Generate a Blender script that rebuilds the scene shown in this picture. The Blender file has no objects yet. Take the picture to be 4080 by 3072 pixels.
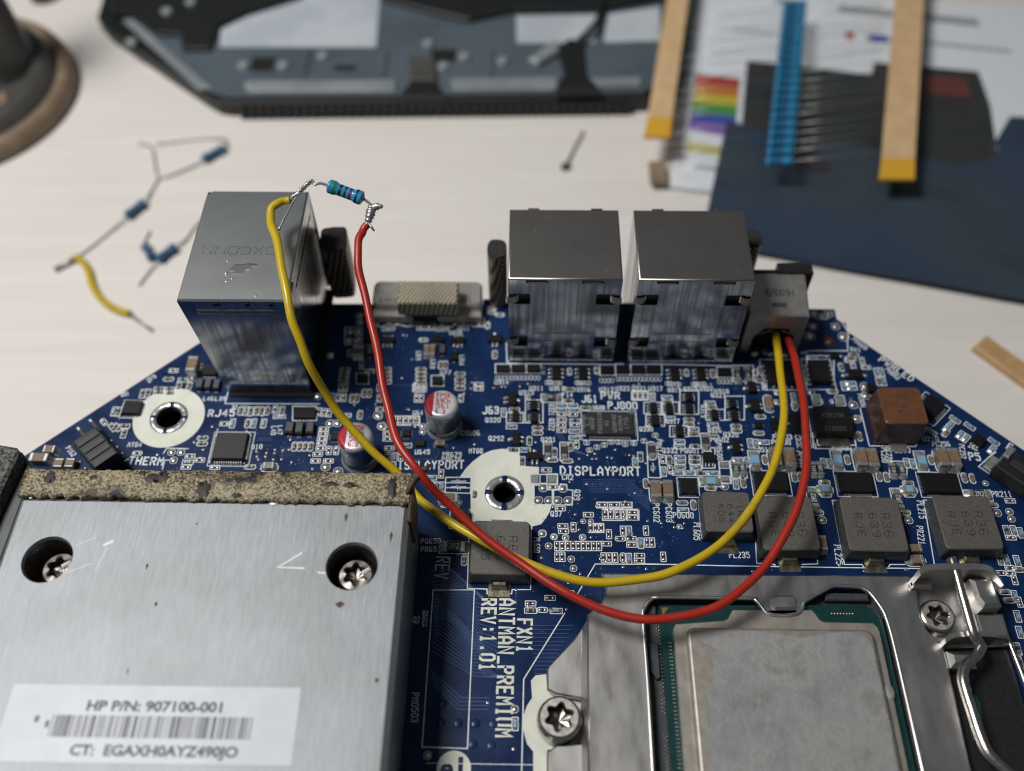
import bpy, math, random
from mathutils import Vector, Matrix
from mathutils.geometry import tessellate_polygon

# ------------------------------------------------------------------ camera, world, lamps, exposure
# all sizes below are millimetres; one Blender unit is one centimetre
S = 0.1
scene = bpy.context.scene
scene.unit_settings.scale_length = 0.01
COL = scene.collection
cam_d = bpy.data.cameras.new('camera')
cam = bpy.data.objects.new('camera', cam_d)
COL.objects.link(cam)
scene.camera = cam
cam_d.sensor_width = 36.0
cam_d.sensor_fit = 'HORIZONTAL'
cam_d.lens = 36.0 * 3822.12 / 4080.0
cam_d.clip_start = 0.05
cam_d.clip_end = 500.0
RIGHT = Vector((0.99983655, 0.01646133, -0.00747631))
DOWN = Vector((0.00912417, -0.81642147, -0.57738438))
FWD = Vector((-0.01560833, 0.5772218, -0.81643823))
m = Matrix((RIGHT, -DOWN, -FWD)).transposed().to_4x4()
m.translation = Vector((2.7586, -95.9227, 157.7106)) * S
cam.matrix_world = m
cam_d.dof.use_dof = True
cam_d.dof.focus_distance = 16.8
cam_d.dof.aperture_fstop = 0.093

world = bpy.data.worlds.new('World')
scene.world = world
world.use_nodes = True
wn = world.node_tree.nodes
wn['Background'].inputs[0].default_value = (0.80, 0.90, 1.0, 1)
wn['Background'].inputs[1].default_value = 0.085

def area_lamp(name, loc, target, size, power, color):
    d = bpy.data.lights.new(name, 'AREA')
    d.shape = 'RECTANGLE'
    d.size, d.size_y = size[0] * S, size[1] * S
    d.energy = power
    d.color = color
    o = bpy.data.objects.new(name, d)
    COL.objects.link(o)
    o.location = Vector(loc) * S
    dirv = (Vector(target) - Vector(loc))
    o.rotation_euler = dirv.to_track_quat('-Z', 'Y').to_euler()
    o['kind'] = 'helper'
    return o

# ceiling lamp to the left of the bench, the only strong light in the room
area_lamp('ceiling_lamp', (-270, 40, 520), (-10, 20, 0), (190, 150), 33000.0, (1.0, 0.982, 0.955))

scene.view_settings.view_transform = 'Standard'
scene.view_settings.look = 'None'
scene.view_settings.exposure = 0.0
scene.view_settings.gamma = 1.0
scene.view_settings.use_curve_mapping = False
scene.cycles.use_denoising = True
scene.cycles.max_bounces = 8
scene.cycles.filter_width = 1.05

rnd = random.Random(7)

# ------------------------------------------------------------------ materials
def new_mat(name):
    mt = bpy.data.materials.new(name)
    mt.use_nodes = True
    nt = mt.node_tree
    return mt, nt, nt.nodes['Principled BSDF']

def mat(name, color, rough=0.5, metal=0.0, color2=None, scale=20.0, stretch=(1, 1, 1), lo=0.4, hi=0.6, detail=4.0,
        bump=0.0, bscale=None, coat=0.0, rvar=0.0, coords='Object', aniso=0.0, spec=None):
    mt, nt, bs = new_mat(name)
    N, L = nt.nodes, nt.links
    bs.inputs['Base Color'].default_value = (*color, 1)
    bs.inputs['Roughness'].default_value = rough
    bs.inputs['Metallic'].default_value = metal
    if spec is not None:
        bs.inputs['Specular IOR Level'].default_value = spec
    if coat:
        bs.inputs['Coat Weight'].default_value = coat
        bs.inputs['Coat Roughness'].default_value = 0.12
    if aniso:
        bs.inputs['Anisotropic'].default_value = aniso
        tg = N.new('ShaderNodeTangent')
        tg.direction_type = 'RADIAL'; tg.axis = 'Z'
        L.new(tg.outputs['Tangent'], bs.inputs['Tangent'])
        bs.inputs['Anisotropic Rotation'].default_value = 0.0
    if color2 is not None or bump or rvar:
        tc = N.new('ShaderNodeTexCoord')
        mp = N.new('ShaderNodeMapping')
        mp.inputs['Scale'].default_value = stretch
        L.new(tc.outputs[coords], mp.inputs['Vector'])
        nz = N.new('ShaderNodeTexNoise')
        nz.inputs['Scale'].default_value = scale
        nz.inputs['Detail'].default_value = detail
        L.new(mp.outputs['Vector'], nz.inputs['Vector'])
        rp = N.new('ShaderNodeValToRGB')
        rp.color_ramp.elements[0].position = lo
        rp.color_ramp.elements[1].position = hi
        c2 = color2 if color2 is not None else color
        rp.color_ramp.elements[0].color = (*color, 1)
        rp.color_ramp.elements[1].color = (*c2, 1)
        L.new(nz.outputs['Fac'], rp.inputs['Fac'])
        L.new(rp.outputs['Color'], bs.inputs['Base Color'])
        if rvar:
            mr = N.new('ShaderNodeMapRange')
            mr.inputs['To Min'].default_value = max(rough - rvar, 0.02)
            mr.inputs['To Max'].default_value = min(rough + rvar, 1)
            mr.inputs['From Min'].default_value = 0.3
            mr.inputs['From Max'].default_value = 0.7
            L.new(nz.outputs['Fac'], mr.inputs['Value'])
            L.new(mr.outputs['Result'], bs.inputs['Roughness'])
        if bump:
            nb = nz
            if bscale:
                nb = N.new('ShaderNodeTexNoise')
                nb.inputs['Scale'].default_value = bscale
                nb.inputs['Detail'].default_value = 3
                L.new(mp.outputs['Vector'], nb.inputs['Vector'])
            bp = N.new('ShaderNodeBump')
            bp.inputs['Strength'].default_value = bump
            bp.inputs['Distance'].default_value = 0.01
            L.new(nb.outputs['Fac'], bp.inputs['Height'])
            L.new(bp.outputs['Normal'], bs.inputs['Normal'])
    return mt

M = {}
M['pcb'] = mat('blue_solder_mask', (0.0040, 0.0168, 0.064), 0.30, 0, (0.0056, 0.0228, 0.084), 2.2, bump=0.05, bscale=40, rvar=0.05, spec=0.28)
M['pcb_side'] = mat('board_core', (0.05, 0.06, 0.035), 0.7)
M['trace'] = mat('masked_copper_trace', (0.060, 0.110, 0.235), 0.25, 0.0, coat=0.5)  # blue lightened to paint in the bright reflections along the traces
M['silk'] = mat('silkscreen_ink', (0.60, 0.65, 0.67), 0.6, 0, (0.72, 0.76, 0.77), 6)
M['silkbig'] = mat('silkscreen_block_ink', (0.60, 0.62, 0.54), 0.6, 0, (0.68, 0.69, 0.60), 2, bump=0.05, bscale=30)
M['solder'] = mat('solder', (0.72, 0.72, 0.71), 0.27, 0.82, (0.60, 0.60, 0.58), 30, bump=0.1)
M['tin'] = mat('tinned_terminal', (0.64, 0.64, 0.62), 0.34, 0.82, (0.48, 0.47, 0.44), 25, bump=0.1)
M['padgold'] = mat('tarnished_solder_tab', (0.62, 0.58, 0.45), 0.3, 1.0, (0.35, 0.31, 0.22), 8, bump=0.4, bscale=12)
M['copper'] = mat('copper', (0.32, 0.15, 0.09), 0.45, 0.7)
M['cap'] = mat('ceramic_capacitor', (0.165, 0.108, 0.066), 0.4, 0, (0.215, 0.145, 0.09), 30)
M['blue'] = mat('resistor_glaze', (0.16, 0.34, 0.50), 0.3, 0, (0.20, 0.40, 0.55), 30)
M['dark'] = mat('chip_body_dark', (0.030, 0.030, 0.032), 0.45)
M['grey'] = mat('chip_body_grey', (0.22, 0.22, 0.21), 0.5)
M['epoxy'] = mat('black_epoxy', (0.006, 0.006, 0.007), 0.42, 0, (0.009, 0.009, 0.010), 60, bump=0.1, bscale=120, spec=0.3)
M['epoxyg'] = mat('grey_epoxy', (0.022, 0.022, 0.025), 0.45, 0, (0.030, 0.030, 0.034), 60, bump=0.08, bscale=120, spec=0.35)
M['well'] = mat('bore_shade', (0.020, 0.016, 0.013), 0.4, 0, (0.05, 0.04, 0.032), 8, bump=0.2, bscale=12, spec=0.4)  # recess shade painted into the colour of bores and screw sockets
M['dullscrew'] = mat('screw_recess_shade', (0.26, 0.235, 0.21), 0.34, 1.0, (0.12, 0.105, 0.09), 9, bump=0.3, bscale=16)  # screw steel darkened to paint shade onto the recess floor
M['filter'] = mat('ferrite_cap', (0.06, 0.062, 0.07), 0.45)
M['mark'] = mat('package_marking', (0.20, 0.20, 0.20), 0.6)
M['ink'] = mat('burnt_marking', (0.030, 0.027, 0.024), 0.7, 0, (0.055, 0.05, 0.045), 40)
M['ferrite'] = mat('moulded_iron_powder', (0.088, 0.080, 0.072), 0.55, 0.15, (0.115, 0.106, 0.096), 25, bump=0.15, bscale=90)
M['ferrite_shade'] = mat('moulded_iron_shaded_side', (0.045, 0.048, 0.052), 0.45, 0.1, (0.06, 0.062, 0.066), 20, bump=0.1, bscale=60)  # darker copy of the top's material; side shade put into the colour
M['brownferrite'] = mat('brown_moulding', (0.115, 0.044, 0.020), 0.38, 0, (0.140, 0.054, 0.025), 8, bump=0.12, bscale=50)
M['brownshade'] = mat('brown_moulding_shaded_side', (0.045, 0.017, 0.012), 0.32, 0, (0.065, 0.024, 0.016), 6, bump=0.2, bscale=20)  # same brown moulding, darkened to paint shade onto the coil's sides
M['steeltop'] = mat('connector_shell_steel', (0.36, 0.335, 0.31), 0.38, 1.0, (0.335, 0.312, 0.29), 1.5, bump=0.012, bscale=60, rvar=0.02)
M['steelrj'] = mat('connector_shell_bright', (0.46, 0.478, 0.478), 0.36, 1.0, (0.425, 0.442, 0.44), 1.2, stretch=(1, 1.6, 1), bump=0.012, bscale=40, rvar=0.02)
M['steelback'] = mat('reflection_streaked_shell', (0.62, 0.625, 0.63), 0.19, 1.0, (0.36, 0.365, 0.375), 5.0, stretch=(3.0, 1, 0.10), bump=0.012, bscale=8, rvar=0.05, aniso=0.85)  # vertical grey streaks painted in for blurred reflections
M['steeldc'] = mat('jack_shell_steel', (0.50, 0.47, 0.44), 0.46, 0.9, (0.43, 0.405, 0.38), 6, bump=0.05, bscale=120)
M['steelplate'] = mat('load_plate_steel', (0.58, 0.56, 0.54), 0.38, 1.0, (0.49, 0.475, 0.46), 4, stretch=(1, 0.3, 1), bump=0.04, bscale=80, rvar=0.08)
M['screw'] = mat('screw_steel', (0.60, 0.565, 0.53), 0.24, 1.0, (0.42, 0.39, 0.36), 14, bump=0.1, bscale=30, rvar=0.08)
M['screwhead'] = mat('worn_screw_face', (0.52, 0.49, 0.46), 0.48, 0.75, (0.38, 0.355, 0.33), 12, bump=0.12, bscale=30)
M['plastic'] = mat('black_plastic', (0.011, 0.011, 0.012), 0.4, 0, (0.016, 0.016, 0.018), 12, bump=0.08, bscale=60)
M['slate'] = mat('slate_plastic', (0.032, 0.036, 0.042), 0.5, 0, (0.042, 0.047, 0.054), 10)
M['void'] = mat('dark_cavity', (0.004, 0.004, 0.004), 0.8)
M['foamblack'] = mat('black_foam', (0.010, 0.010, 0.010), 0.95, 0, (0.030, 0.030, 0.031), 40, bump=1.0, bscale=35)
M['foamgrey'] = mat('grainy_grey_foam', (0.030, 0.030, 0.026), 0.9, 0, (0.16, 0.155, 0.14), 22, bump=1.0, bscale=22)
M['darkolive'] = mat('dark_olive_paint', (0.028, 0.036, 0.031), 0.4, 0, (0.042, 0.052, 0.044), 3)
M['pvcy'] = mat('yellow_wire_sheath', (0.51, 0.36, 0.009), 0.36, 0, (0.40, 0.27, 0.012), 2.6, lo=0.58, hi=0.72, bump=0.05, bscale=12, rvar=0.08)
M['pvcr'] = mat('red_wire_sheath', (0.35, 0.021, 0.010), 0.36, 0, (0.26, 0.018, 0.010), 2.6, lo=0.58, hi=0.72, bump=0.05, bscale=12, rvar=0.08)
M['strand'] = mat('tinned_copper_strand', (0.52, 0.51, 0.50), 0.38, 0.85, (0.36, 0.35, 0.34), 8, bump=0.1, bscale=12)
M['resblue'] = mat('blue_lacquer', (0.020, 0.21, 0.42), 0.22, 0, (0.026, 0.26, 0.48), 5, coat=0.5)
M['nickel'] = mat('dull_nickel', (0.41, 0.38, 0.335), 0.46, 0.65, (0.34, 0.315, 0.275), 5, bump=0.12, bscale=40)
M['burnt'] = mat('burnt_residue', (0.010, 0.007, 0.006), 0.6, 0, (0.022, 0.014, 0.012), 12, bump=0.8, bscale=14)
M['substrate'] = mat('green_substrate', (0.003, 0.030, 0.030), 0.32, 0, (0.004, 0.038, 0.037), 8, coat=0.3)
M['gold'] = mat('gold_contact', (0.55, 0.42, 0.18), 0.35, 1.0)
M['alside'] = mat('milled_side', (0.42, 0.47, 0.46), 0.42, 1.0, (0.34, 0.38, 0.37), 5)
M['paper'] = mat('white_paper', (0.68, 0.72, 0.76), 0.55, 0, (0.72, 0.75, 0.79), 3)
M['label'] = mat('label_paper', (0.46, 0.49, 0.53), 0.42, 0, (0.50, 0.53, 0.57), 2)
M['labelink'] = mat('label_print', (0.018, 0.018, 0.032), 0.5, 0, (0.045, 0.045, 0.065), 3)
M['emboss'] = mat('embossed_steel', (0.40, 0.375, 0.35), 0.34, 1.0)
M['redprint'] = mat('red_print', (0.36, 0.010, 0.025), 0.4)
M['can'] = mat('aluminium_can', (0.62, 0.61, 0.63), 0.40, 0.45, (0.58, 0.57, 0.59), 30, bump=0.04, bscale=150)
M['canside'] = mat('coated_can_side', (0.40, 0.43, 0.42), 0.34, 1.0, (0.34, 0.37, 0.36), 6, bump=0.03, bscale=40)
M['rubber'] = mat('grey_seal', (0.20, 0.22, 0.22), 0.5)
M['etch'] = mat('chalky_scratch', (0.75, 0.76, 0.76), 0.6)
M['char'] = mat('scorched_tape', (0.030, 0.018, 0.012), 0.7, 0, (0.10, 0.06, 0.04), 9, bump=0.8, bscale=14)
M['navy'] = mat('navy_print', (0.020, 0.032, 0.060), 0.38, 0, (0.030, 0.042, 0.070), 0.6)
M['photo'] = mat('dark_photo_print', (0.018, 0.017, 0.017), 0.4, 0, (0.030, 0.036, 0.026), 0.7)
M['panelgrey'] = mat('painted_steel_grey', (0.085, 0.112, 0.135), 0.42, 0.2, (0.105, 0.135, 0.16), 0.5)
M['panelsilver'] = mat('bare_steel_strip', (0.32, 0.35, 0.36), 0.4, 0.3, (0.26, 0.29, 0.30), 0.8)
M['panelblack'] = mat('matt_black_bezel', (0.010, 0.011, 0.011), 0.45)
M['foil'] = mat('frosted_white_label', (0.50, 0.54, 0.58), 0.5, 0, (0.42, 0.46, 0.50), 0.7)
M['tape'] = mat('tan_paper_tape', (0.60, 0.40, 0.21), 0.6, 0, (0.66, 0.45, 0.25), 2.5)
M['tapeyellow'] = mat('yellow_tape_end', (0.66, 0.36, 0.030), 0.5)
M['wood'] = mat('pale_wood_stick', (0.42, 0.26, 0.11), 0.6, 0, (0.48, 0.30, 0.14), 3)
M['potbrown'] = mat('worn_brown_rim', (0.19, 0.135, 0.085), 0.5, 0, (0.26, 0.19, 0.13), 1.2)
M['potgrey'] = mat('dark_grey_enamel', (0.055, 0.053, 0.048), 0.4, 0, (0.075, 0.072, 0.066), 1.0)
for nm, c in (('stripe_red', (0.40, 0.035, 0.03)), ('stripe_orange', (0.50, 0.16, 0.02)), ('stripe_yellow', (0.50, 0.42, 0.03)), ('stripe_green', (0.06, 0.27, 0.06)),
              ('stripe_blue', (0.05, 0.08, 0.35)), ('stripe_violet', (0.22, 0.12, 0.40)), ('stripe_pale', (0.50, 0.47, 0.20)), ('print_grey', (0.30, 0.32, 0.33)),
              ('band_green', (0.010, 0.19, 0.05)), ('band_black', (0.006, 0.006, 0.010)), ('band_violet', (0.085, 0.008, 0.055)), ('photo_red', (0.13, 0.040, 0.032)),
              ('photo_green', (0.035, 0.055, 0.030)), ('photo_sage', (0.055, 0.075, 0.060)), ('hole_brown', (0.07, 0.035, 0.02)), ('reflection_green', (0.02, 0.12, 0.06))):
    M[nm] = mat(nm, c, 0.45)

def special_materials():
    # table: pale, lightly grained laminate
    mt, nt, bs = new_mat('whitewashed_laminate')
    N, L = nt.nodes, nt.links
    tc = N.new('ShaderNodeTexCoord')
    mp = N.new('ShaderNodeMapping'); mp.inputs['Scale'].default_value = (0.10, 1.3, 1); mp.inputs['Rotation'].default_value = (0, 0, 0.06)
    L.new(tc.outputs['Object'], mp.inputs['Vector'])
    n1 = N.new('ShaderNodeTexNoise'); n1.inputs['Scale'].default_value = 2.2; n1.inputs['Detail'].default_value = 8; n1.inputs['Roughness'].default_value = 0.62
    n1.inputs['Distortion'].default_value = 0.6
    L.new(mp.outputs['Vector'], n1.inputs['Vector'])
    rp = N.new('ShaderNodeValToRGB')
    e = rp.color_ramp.elements
    e[0].position, e[0].color = 0.30, (0.685, 0.635, 0.595, 1)
    e[1].position, e[1].color = 0.68, (0.745, 0.705, 0.67, 1)
    L.new(n1.outputs['Fac'], rp.inputs['Fac'])
    L.new(rp.outputs['Color'], bs.inputs['Base Color'])
    bs.inputs['Roughness'].default_value = 0.55
    bp = N.new('ShaderNodeBump'); bp.inputs['Strength'].default_value = 0.08; bp.inputs['Distance'].default_value = 0.02
    L.new(n1.outputs['Fac'], bp.inputs['Height']); L.new(bp.outputs['Normal'], bs.inputs['Normal'])
    M['table'] = mt
    # woven conductive fabric
    for nm, ca, cb, sc in (('weave_gold', (0.66, 0.60, 0.45), (0.16, 0.14, 0.10), 5.2), ('weave_brown', (0.30, 0.25, 0.19), (0.03, 0.025, 0.02), 4.5)):
        mt, nt, bs = new_mat(nm)
        N, L = nt.nodes, nt.links
        tc = N.new('ShaderNodeTexCoord')
        mp = N.new('ShaderNodeMapping'); mp.inputs['Rotation'].default_value = (0.5, 0.4, 0.7)
        L.new(tc.outputs['Object'], mp.inputs['Vector'])
        ws = []
        for d in ('X', 'Y'):
            w = N.new('ShaderNodeTexWave'); w.bands_direction = d; w.inputs['Scale'].default_value = sc; w.inputs['Distortion'].default_value = 0.6
            L.new(mp.outputs['Vector'], w.inputs['Vector']); ws.append(w)
        mul = N.new('ShaderNodeMath'); mul.operation = 'MULTIPLY'
        L.new(ws[0].outputs['Fac'], mul.inputs[0]); L.new(ws[1].outputs['Fac'], mul.inputs[1])
        rp = N.new('ShaderNodeValToRGB')
        rp.color_ramp.elements[0].position, rp.color_ramp.elements[0].color = 0.05, (*cb, 1)
        rp.color_ramp.elements[1].position, rp.color_ramp.elements[1].color = 0.5, (*ca, 1)
        L.new(mul.outputs[0], rp.inputs['Fac']); L.new(rp.outputs['Color'], bs.inputs['Base Color'])
        bs.inputs['Metallic'].default_value = 0.5; bs.inputs['Roughness'].default_value = 0.42
        bp = N.new('ShaderNodeBump'); bp.inputs['Strength'].default_value = 0.7; bp.inputs['Distance'].default_value = 0.02
        L.new(mul.outputs[0], bp.inputs['Height']); L.new(bp.outputs['Normal'], bs.inputs['Normal'])
        M[nm] = mt
    # speckled gasket foam with dark smears
    mt, nt, bs = new_mat('speckled_gasket_foam')
    N, L = nt.nodes, nt.links
    tc = N.new('ShaderNodeTexCoord')
    n1 = N.new('ShaderNodeTexNoise'); n1.inputs['Scale'].default_value = 26; n1.inputs['Detail'].default_value = 4; n1.inputs['Roughness'].default_value = 0.6
    L.new(tc.outputs['Object'], n1.inputs['Vector'])
    n2 = N.new('ShaderNodeTexNoise'); n2.inputs['Scale'].default_value = 1.1; n2.inputs['Detail'].default_value = 4; n2.inputs['Roughness'].default_value = 0.6
    L.new(tc.outputs['Object'], n2.inputs['Vector'])
    ad = N.new('ShaderNodeMath'); ad.operation = 'MULTIPLY_ADD'; ad.inputs[1].default_value = -0.34; ad.inputs[2].default_value = 0.19
    L.new(n2.outputs['Fac'], ad.inputs[0])
    sm = N.new('ShaderNodeMath'); sm.operation = 'ADD'
    L.new(n1.outputs['Fac'], sm.inputs[0]); L.new(ad.outputs[0], sm.inputs[1])
    rp = N.new('ShaderNodeValToRGB')
    e = rp.color_ramp.elements
    e[0].position, e[0].color = 0.40, (0.040, 0.026, 0.015, 1)
    e[1].position, e[1].color = 0.62, (0.40, 0.35, 0.225, 1)
    k = e.new(0.50); k.color = (0.20, 0.16, 0.09, 1)
    L.new(sm.outputs[0], rp.inputs['Fac'])
    n3 = N.new('ShaderNodeTexNoise'); n3.inputs['Scale'].default_value = 0.85; n3.inputs['Detail'].default_value = 5
    mp3 = N.new('ShaderNodeMapping'); mp3.inputs['Location'].default_value = (3.7, 1.2, 0.4)
    L.new(tc.outputs['Object'], mp3.inputs['Vector']); L.new(mp3.outputs['Vector'], n3.inputs['Vector'])
    r3 = N.new('ShaderNodeValToRGB'); r3.color_ramp.elements[0].position = 0.62; r3.color_ramp.elements[1].position = 0.66
    L.new(n3.outputs['Fac'], r3.inputs['Fac'])
    mx = N.new('ShaderNodeMix'); mx.data_type = 'RGBA'
    L.new(r3.outputs['Color'], mx.inputs['Factor']); L.new(rp.outputs['Color'], mx.inputs['A']); mx.inputs['B'].default_value = (0.018, 0.012, 0.011, 1)
    L.new(mx.outputs['Result'], bs.inputs['Base Color'])
    bs.inputs['Roughness'].default_value = 0.38
    bp = N.new('ShaderNodeBump'); bp.inputs['Strength'].default_value = 1.0; bp.inputs['Distance'].default_value = 0.025
    L.new(n1.outputs['Fac'], bp.inputs['Height']); L.new(bp.outputs['Normal'], bs.inputs['Normal'])
    M['gasket'] = mt
    # soft dark prints: colours run into one another
    for nm, cols, sc, off in (('navy', ((0.024, 0.036, 0.066), (0.034, 0.050, 0.082), (0.042, 0.058, 0.070), (0.020, 0.026, 0.040)), 0.16, 2.3), ('photo', ((0.022, 0.024, 0.028), (0.034, 0.042, 0.040), (0.040, 0.034, 0.032), (0.028, 0.034, 0.046)), 0.30, 0.4)):
        mt, nt, bs = new_mat(nm + '_soft_print')
        N, L = nt.nodes, nt.links
        tc = N.new('ShaderNodeTexCoord')
        mp = N.new('ShaderNodeMapping'); mp.inputs['Location'].default_value = (off, 0.7, 0); mp.inputs['Rotation'].default_value = (0, 0, 0.5); mp.inputs['Scale'].default_value = (0.7, 1.6, 1)
        L.new(tc.outputs['Object'], mp.inputs['Vector'])
        n1 = N.new('ShaderNodeTexNoise'); n1.inputs['Scale'].default_value = sc; n1.inputs['Detail'].default_value = 2.5
        L.new(mp.outputs['Vector'], n1.inputs['Vector'])
        rp = N.new('ShaderNodeValToRGB')
        e = rp.color_ramp.elements
        e[0].position, e[0].color = 0.32, (*cols[0], 1)
        e[1].position, e[1].color = 0.46, (*cols[1], 1)
        k = e.new(0.56); k.color = (*cols[2], 1)
        k = e.new(0.68); k.color = (*cols[3], 1)
        L.new(n1.outputs['Fac'], rp.inputs['Fac']); L.new(rp.outputs['Color'], bs.inputs['Base Color'])
        bs.inputs['Roughness'].default_value = 0.3
        M[nm] = mt
    # heat spreader: dull nickel with dried paste
    mt, nt, bs = new_mat('nickel_with_dried_paste')
    N, L = nt.nodes, nt.links
    tc = N.new('ShaderNodeTexCoord')
    n1 = N.new('ShaderNodeTexNoise'); n1.inputs['Scale'].default_value = 1.3; n1.inputs['Detail'].default_value = 9; n1.inputs['Roughness'].default_value = 0.68
    L.new(tc.outputs['Object'], n1.inputs['Vector'])
    r1 = N.new('ShaderNodeValToRGB'); r1.color_ramp.elements[0].position = 0.32; r1.color_ramp.elements[1].position = 0.44
    r1.color_ramp.elements[0].color = (0.30, 0.28, 0.25, 1); r1.color_ramp.elements[1].color = (0.245, 0.250, 0.252, 1)
    k = r1.color_ramp.elements.new(0.56); k.color = (0.305, 0.305, 0.298, 1); k = r1.color_ramp.elements.new(0.66); k.color = (0.235, 0.230, 0.215, 1)
    L.new(n1.outputs['Fac'], r1.inputs['Fac']); L.new(r1.outputs['Color'], bs.inputs['Base Color'])
    m1 = N.new('ShaderNodeMapRange'); m1.inputs['From Min'].default_value = 0.32; m1.inputs['From Max'].default_value = 0.44
    m1.inputs['To Min'].default_value = 0.75; m1.inputs['To Max'].default_value = 0.15
    L.new(n1.outputs['Fac'], m1.inputs['Value']); L.new(m1.outputs['Result'], bs.inputs['Metallic'])
    bs.inputs['Roughness'].default_value = 0.5
    n2 = N.new('ShaderNodeTexNoise'); n2.inputs['Scale'].default_value = 14; n2.inputs['Detail'].default_value = 5
    L.new(tc.outputs['Object'], n2.inputs['Vector'])
    bp = N.new('ShaderNodeBump'); bp.inputs['Strength'].default_value = 0.45; bp.inputs['Distance'].default_value = 0.02
    L.new(n2.outputs['Fac'], bp.inputs['Height']); L.new(bp.outputs['Normal'], bs.inputs['Normal'])
    M['spreader'] = mt
    # brushed aluminium with smudges
    mt, nt, bs = new_mat('brushed_aluminium')
    N, L = nt.nodes, nt.links
    tc = N.new('ShaderNodeTexCoord')
    mp = N.new('ShaderNodeMapping'); mp.inputs['Scale'].default_value = (5, 0.30, 1); mp.inputs['Rotation'].default_value = (0, 0, 0.03)
    L.new(tc.outputs['Object'], mp.inputs['Vector'])
    n1 = N.new('ShaderNodeTexNoise'); n1.inputs['Scale'].default_value = 9; n1.inputs['Detail'].default_value = 6; n1.inputs['Roughness'].default_value = 0.7
    L.new(mp.outputs['Vector'], n1.inputs['Vector'])
    n2 = N.new('ShaderNodeTexNoise'); n2.inputs['Scale'].default_value = 0.7; n2.inputs['Detail'].default_value = 5
    L.new(tc.outputs['Object'], n2.inputs['Vector'])
    r1 = N.new('ShaderNodeValToRGB')
    r1.color_ramp.elements[0].position, r1.color_ramp.elements[0].color = 0.36, (0.205, 0.220, 0.234, 1)
    r1.color_ramp.elements[1].position, r1.color_ramp.elements[1].color = 0.64, (0.315, 0.330, 0.346, 1)
    L.new(n1.outputs['Fac'], r1.inputs['Fac'])
    r2 = N.new('ShaderNodeValToRGB')
    r2.color_ramp.elements[0].position, r2.color_ramp.elements[0].color = 0.36, (0.90, 0.90, 0.88, 1)
    r2.color_ramp.elements[1].position, r2.color_ramp.elements[1].color = 0.58, (1, 1, 1, 1)
    L.new(n2.outputs['Fac'], r2.inputs['Fac'])
    mx = N.new('ShaderNodeMix'); mx.data_type = 'RGBA'; mx.blend_type = 'MULTIPLY'; mx.inputs['Factor'].default_value = 1
    L.new(r1.outputs['Color'], mx.inputs['A']); L.new(r2.outputs['Color'], mx.inputs['B'])
    L.new(mx.outputs['Result'], bs.inputs['Base Color'])
    bs.inputs['Metallic'].default_value = 0.55
    m1 = N.new('ShaderNodeMapRange'); m1.inputs['To Min'].default_value = 0.46; m1.inputs['To Max'].default_value = 0.64
    L.new(n1.outputs['Fac'], m1.inputs['Value']); L.new(m1.outputs['Result'], bs.inputs['Roughness'])
    bp = N.new('ShaderNodeBump'); bp.inputs['Strength'].default_value = 0.12; bp.inputs['Distance'].default_value = 0.01
    L.new(n1.outputs['Fac'], bp.inputs['Height']); L.new(bp.outputs['Normal'], bs.inputs['Normal'])
    M['alu'] = mt
special_materials()

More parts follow.
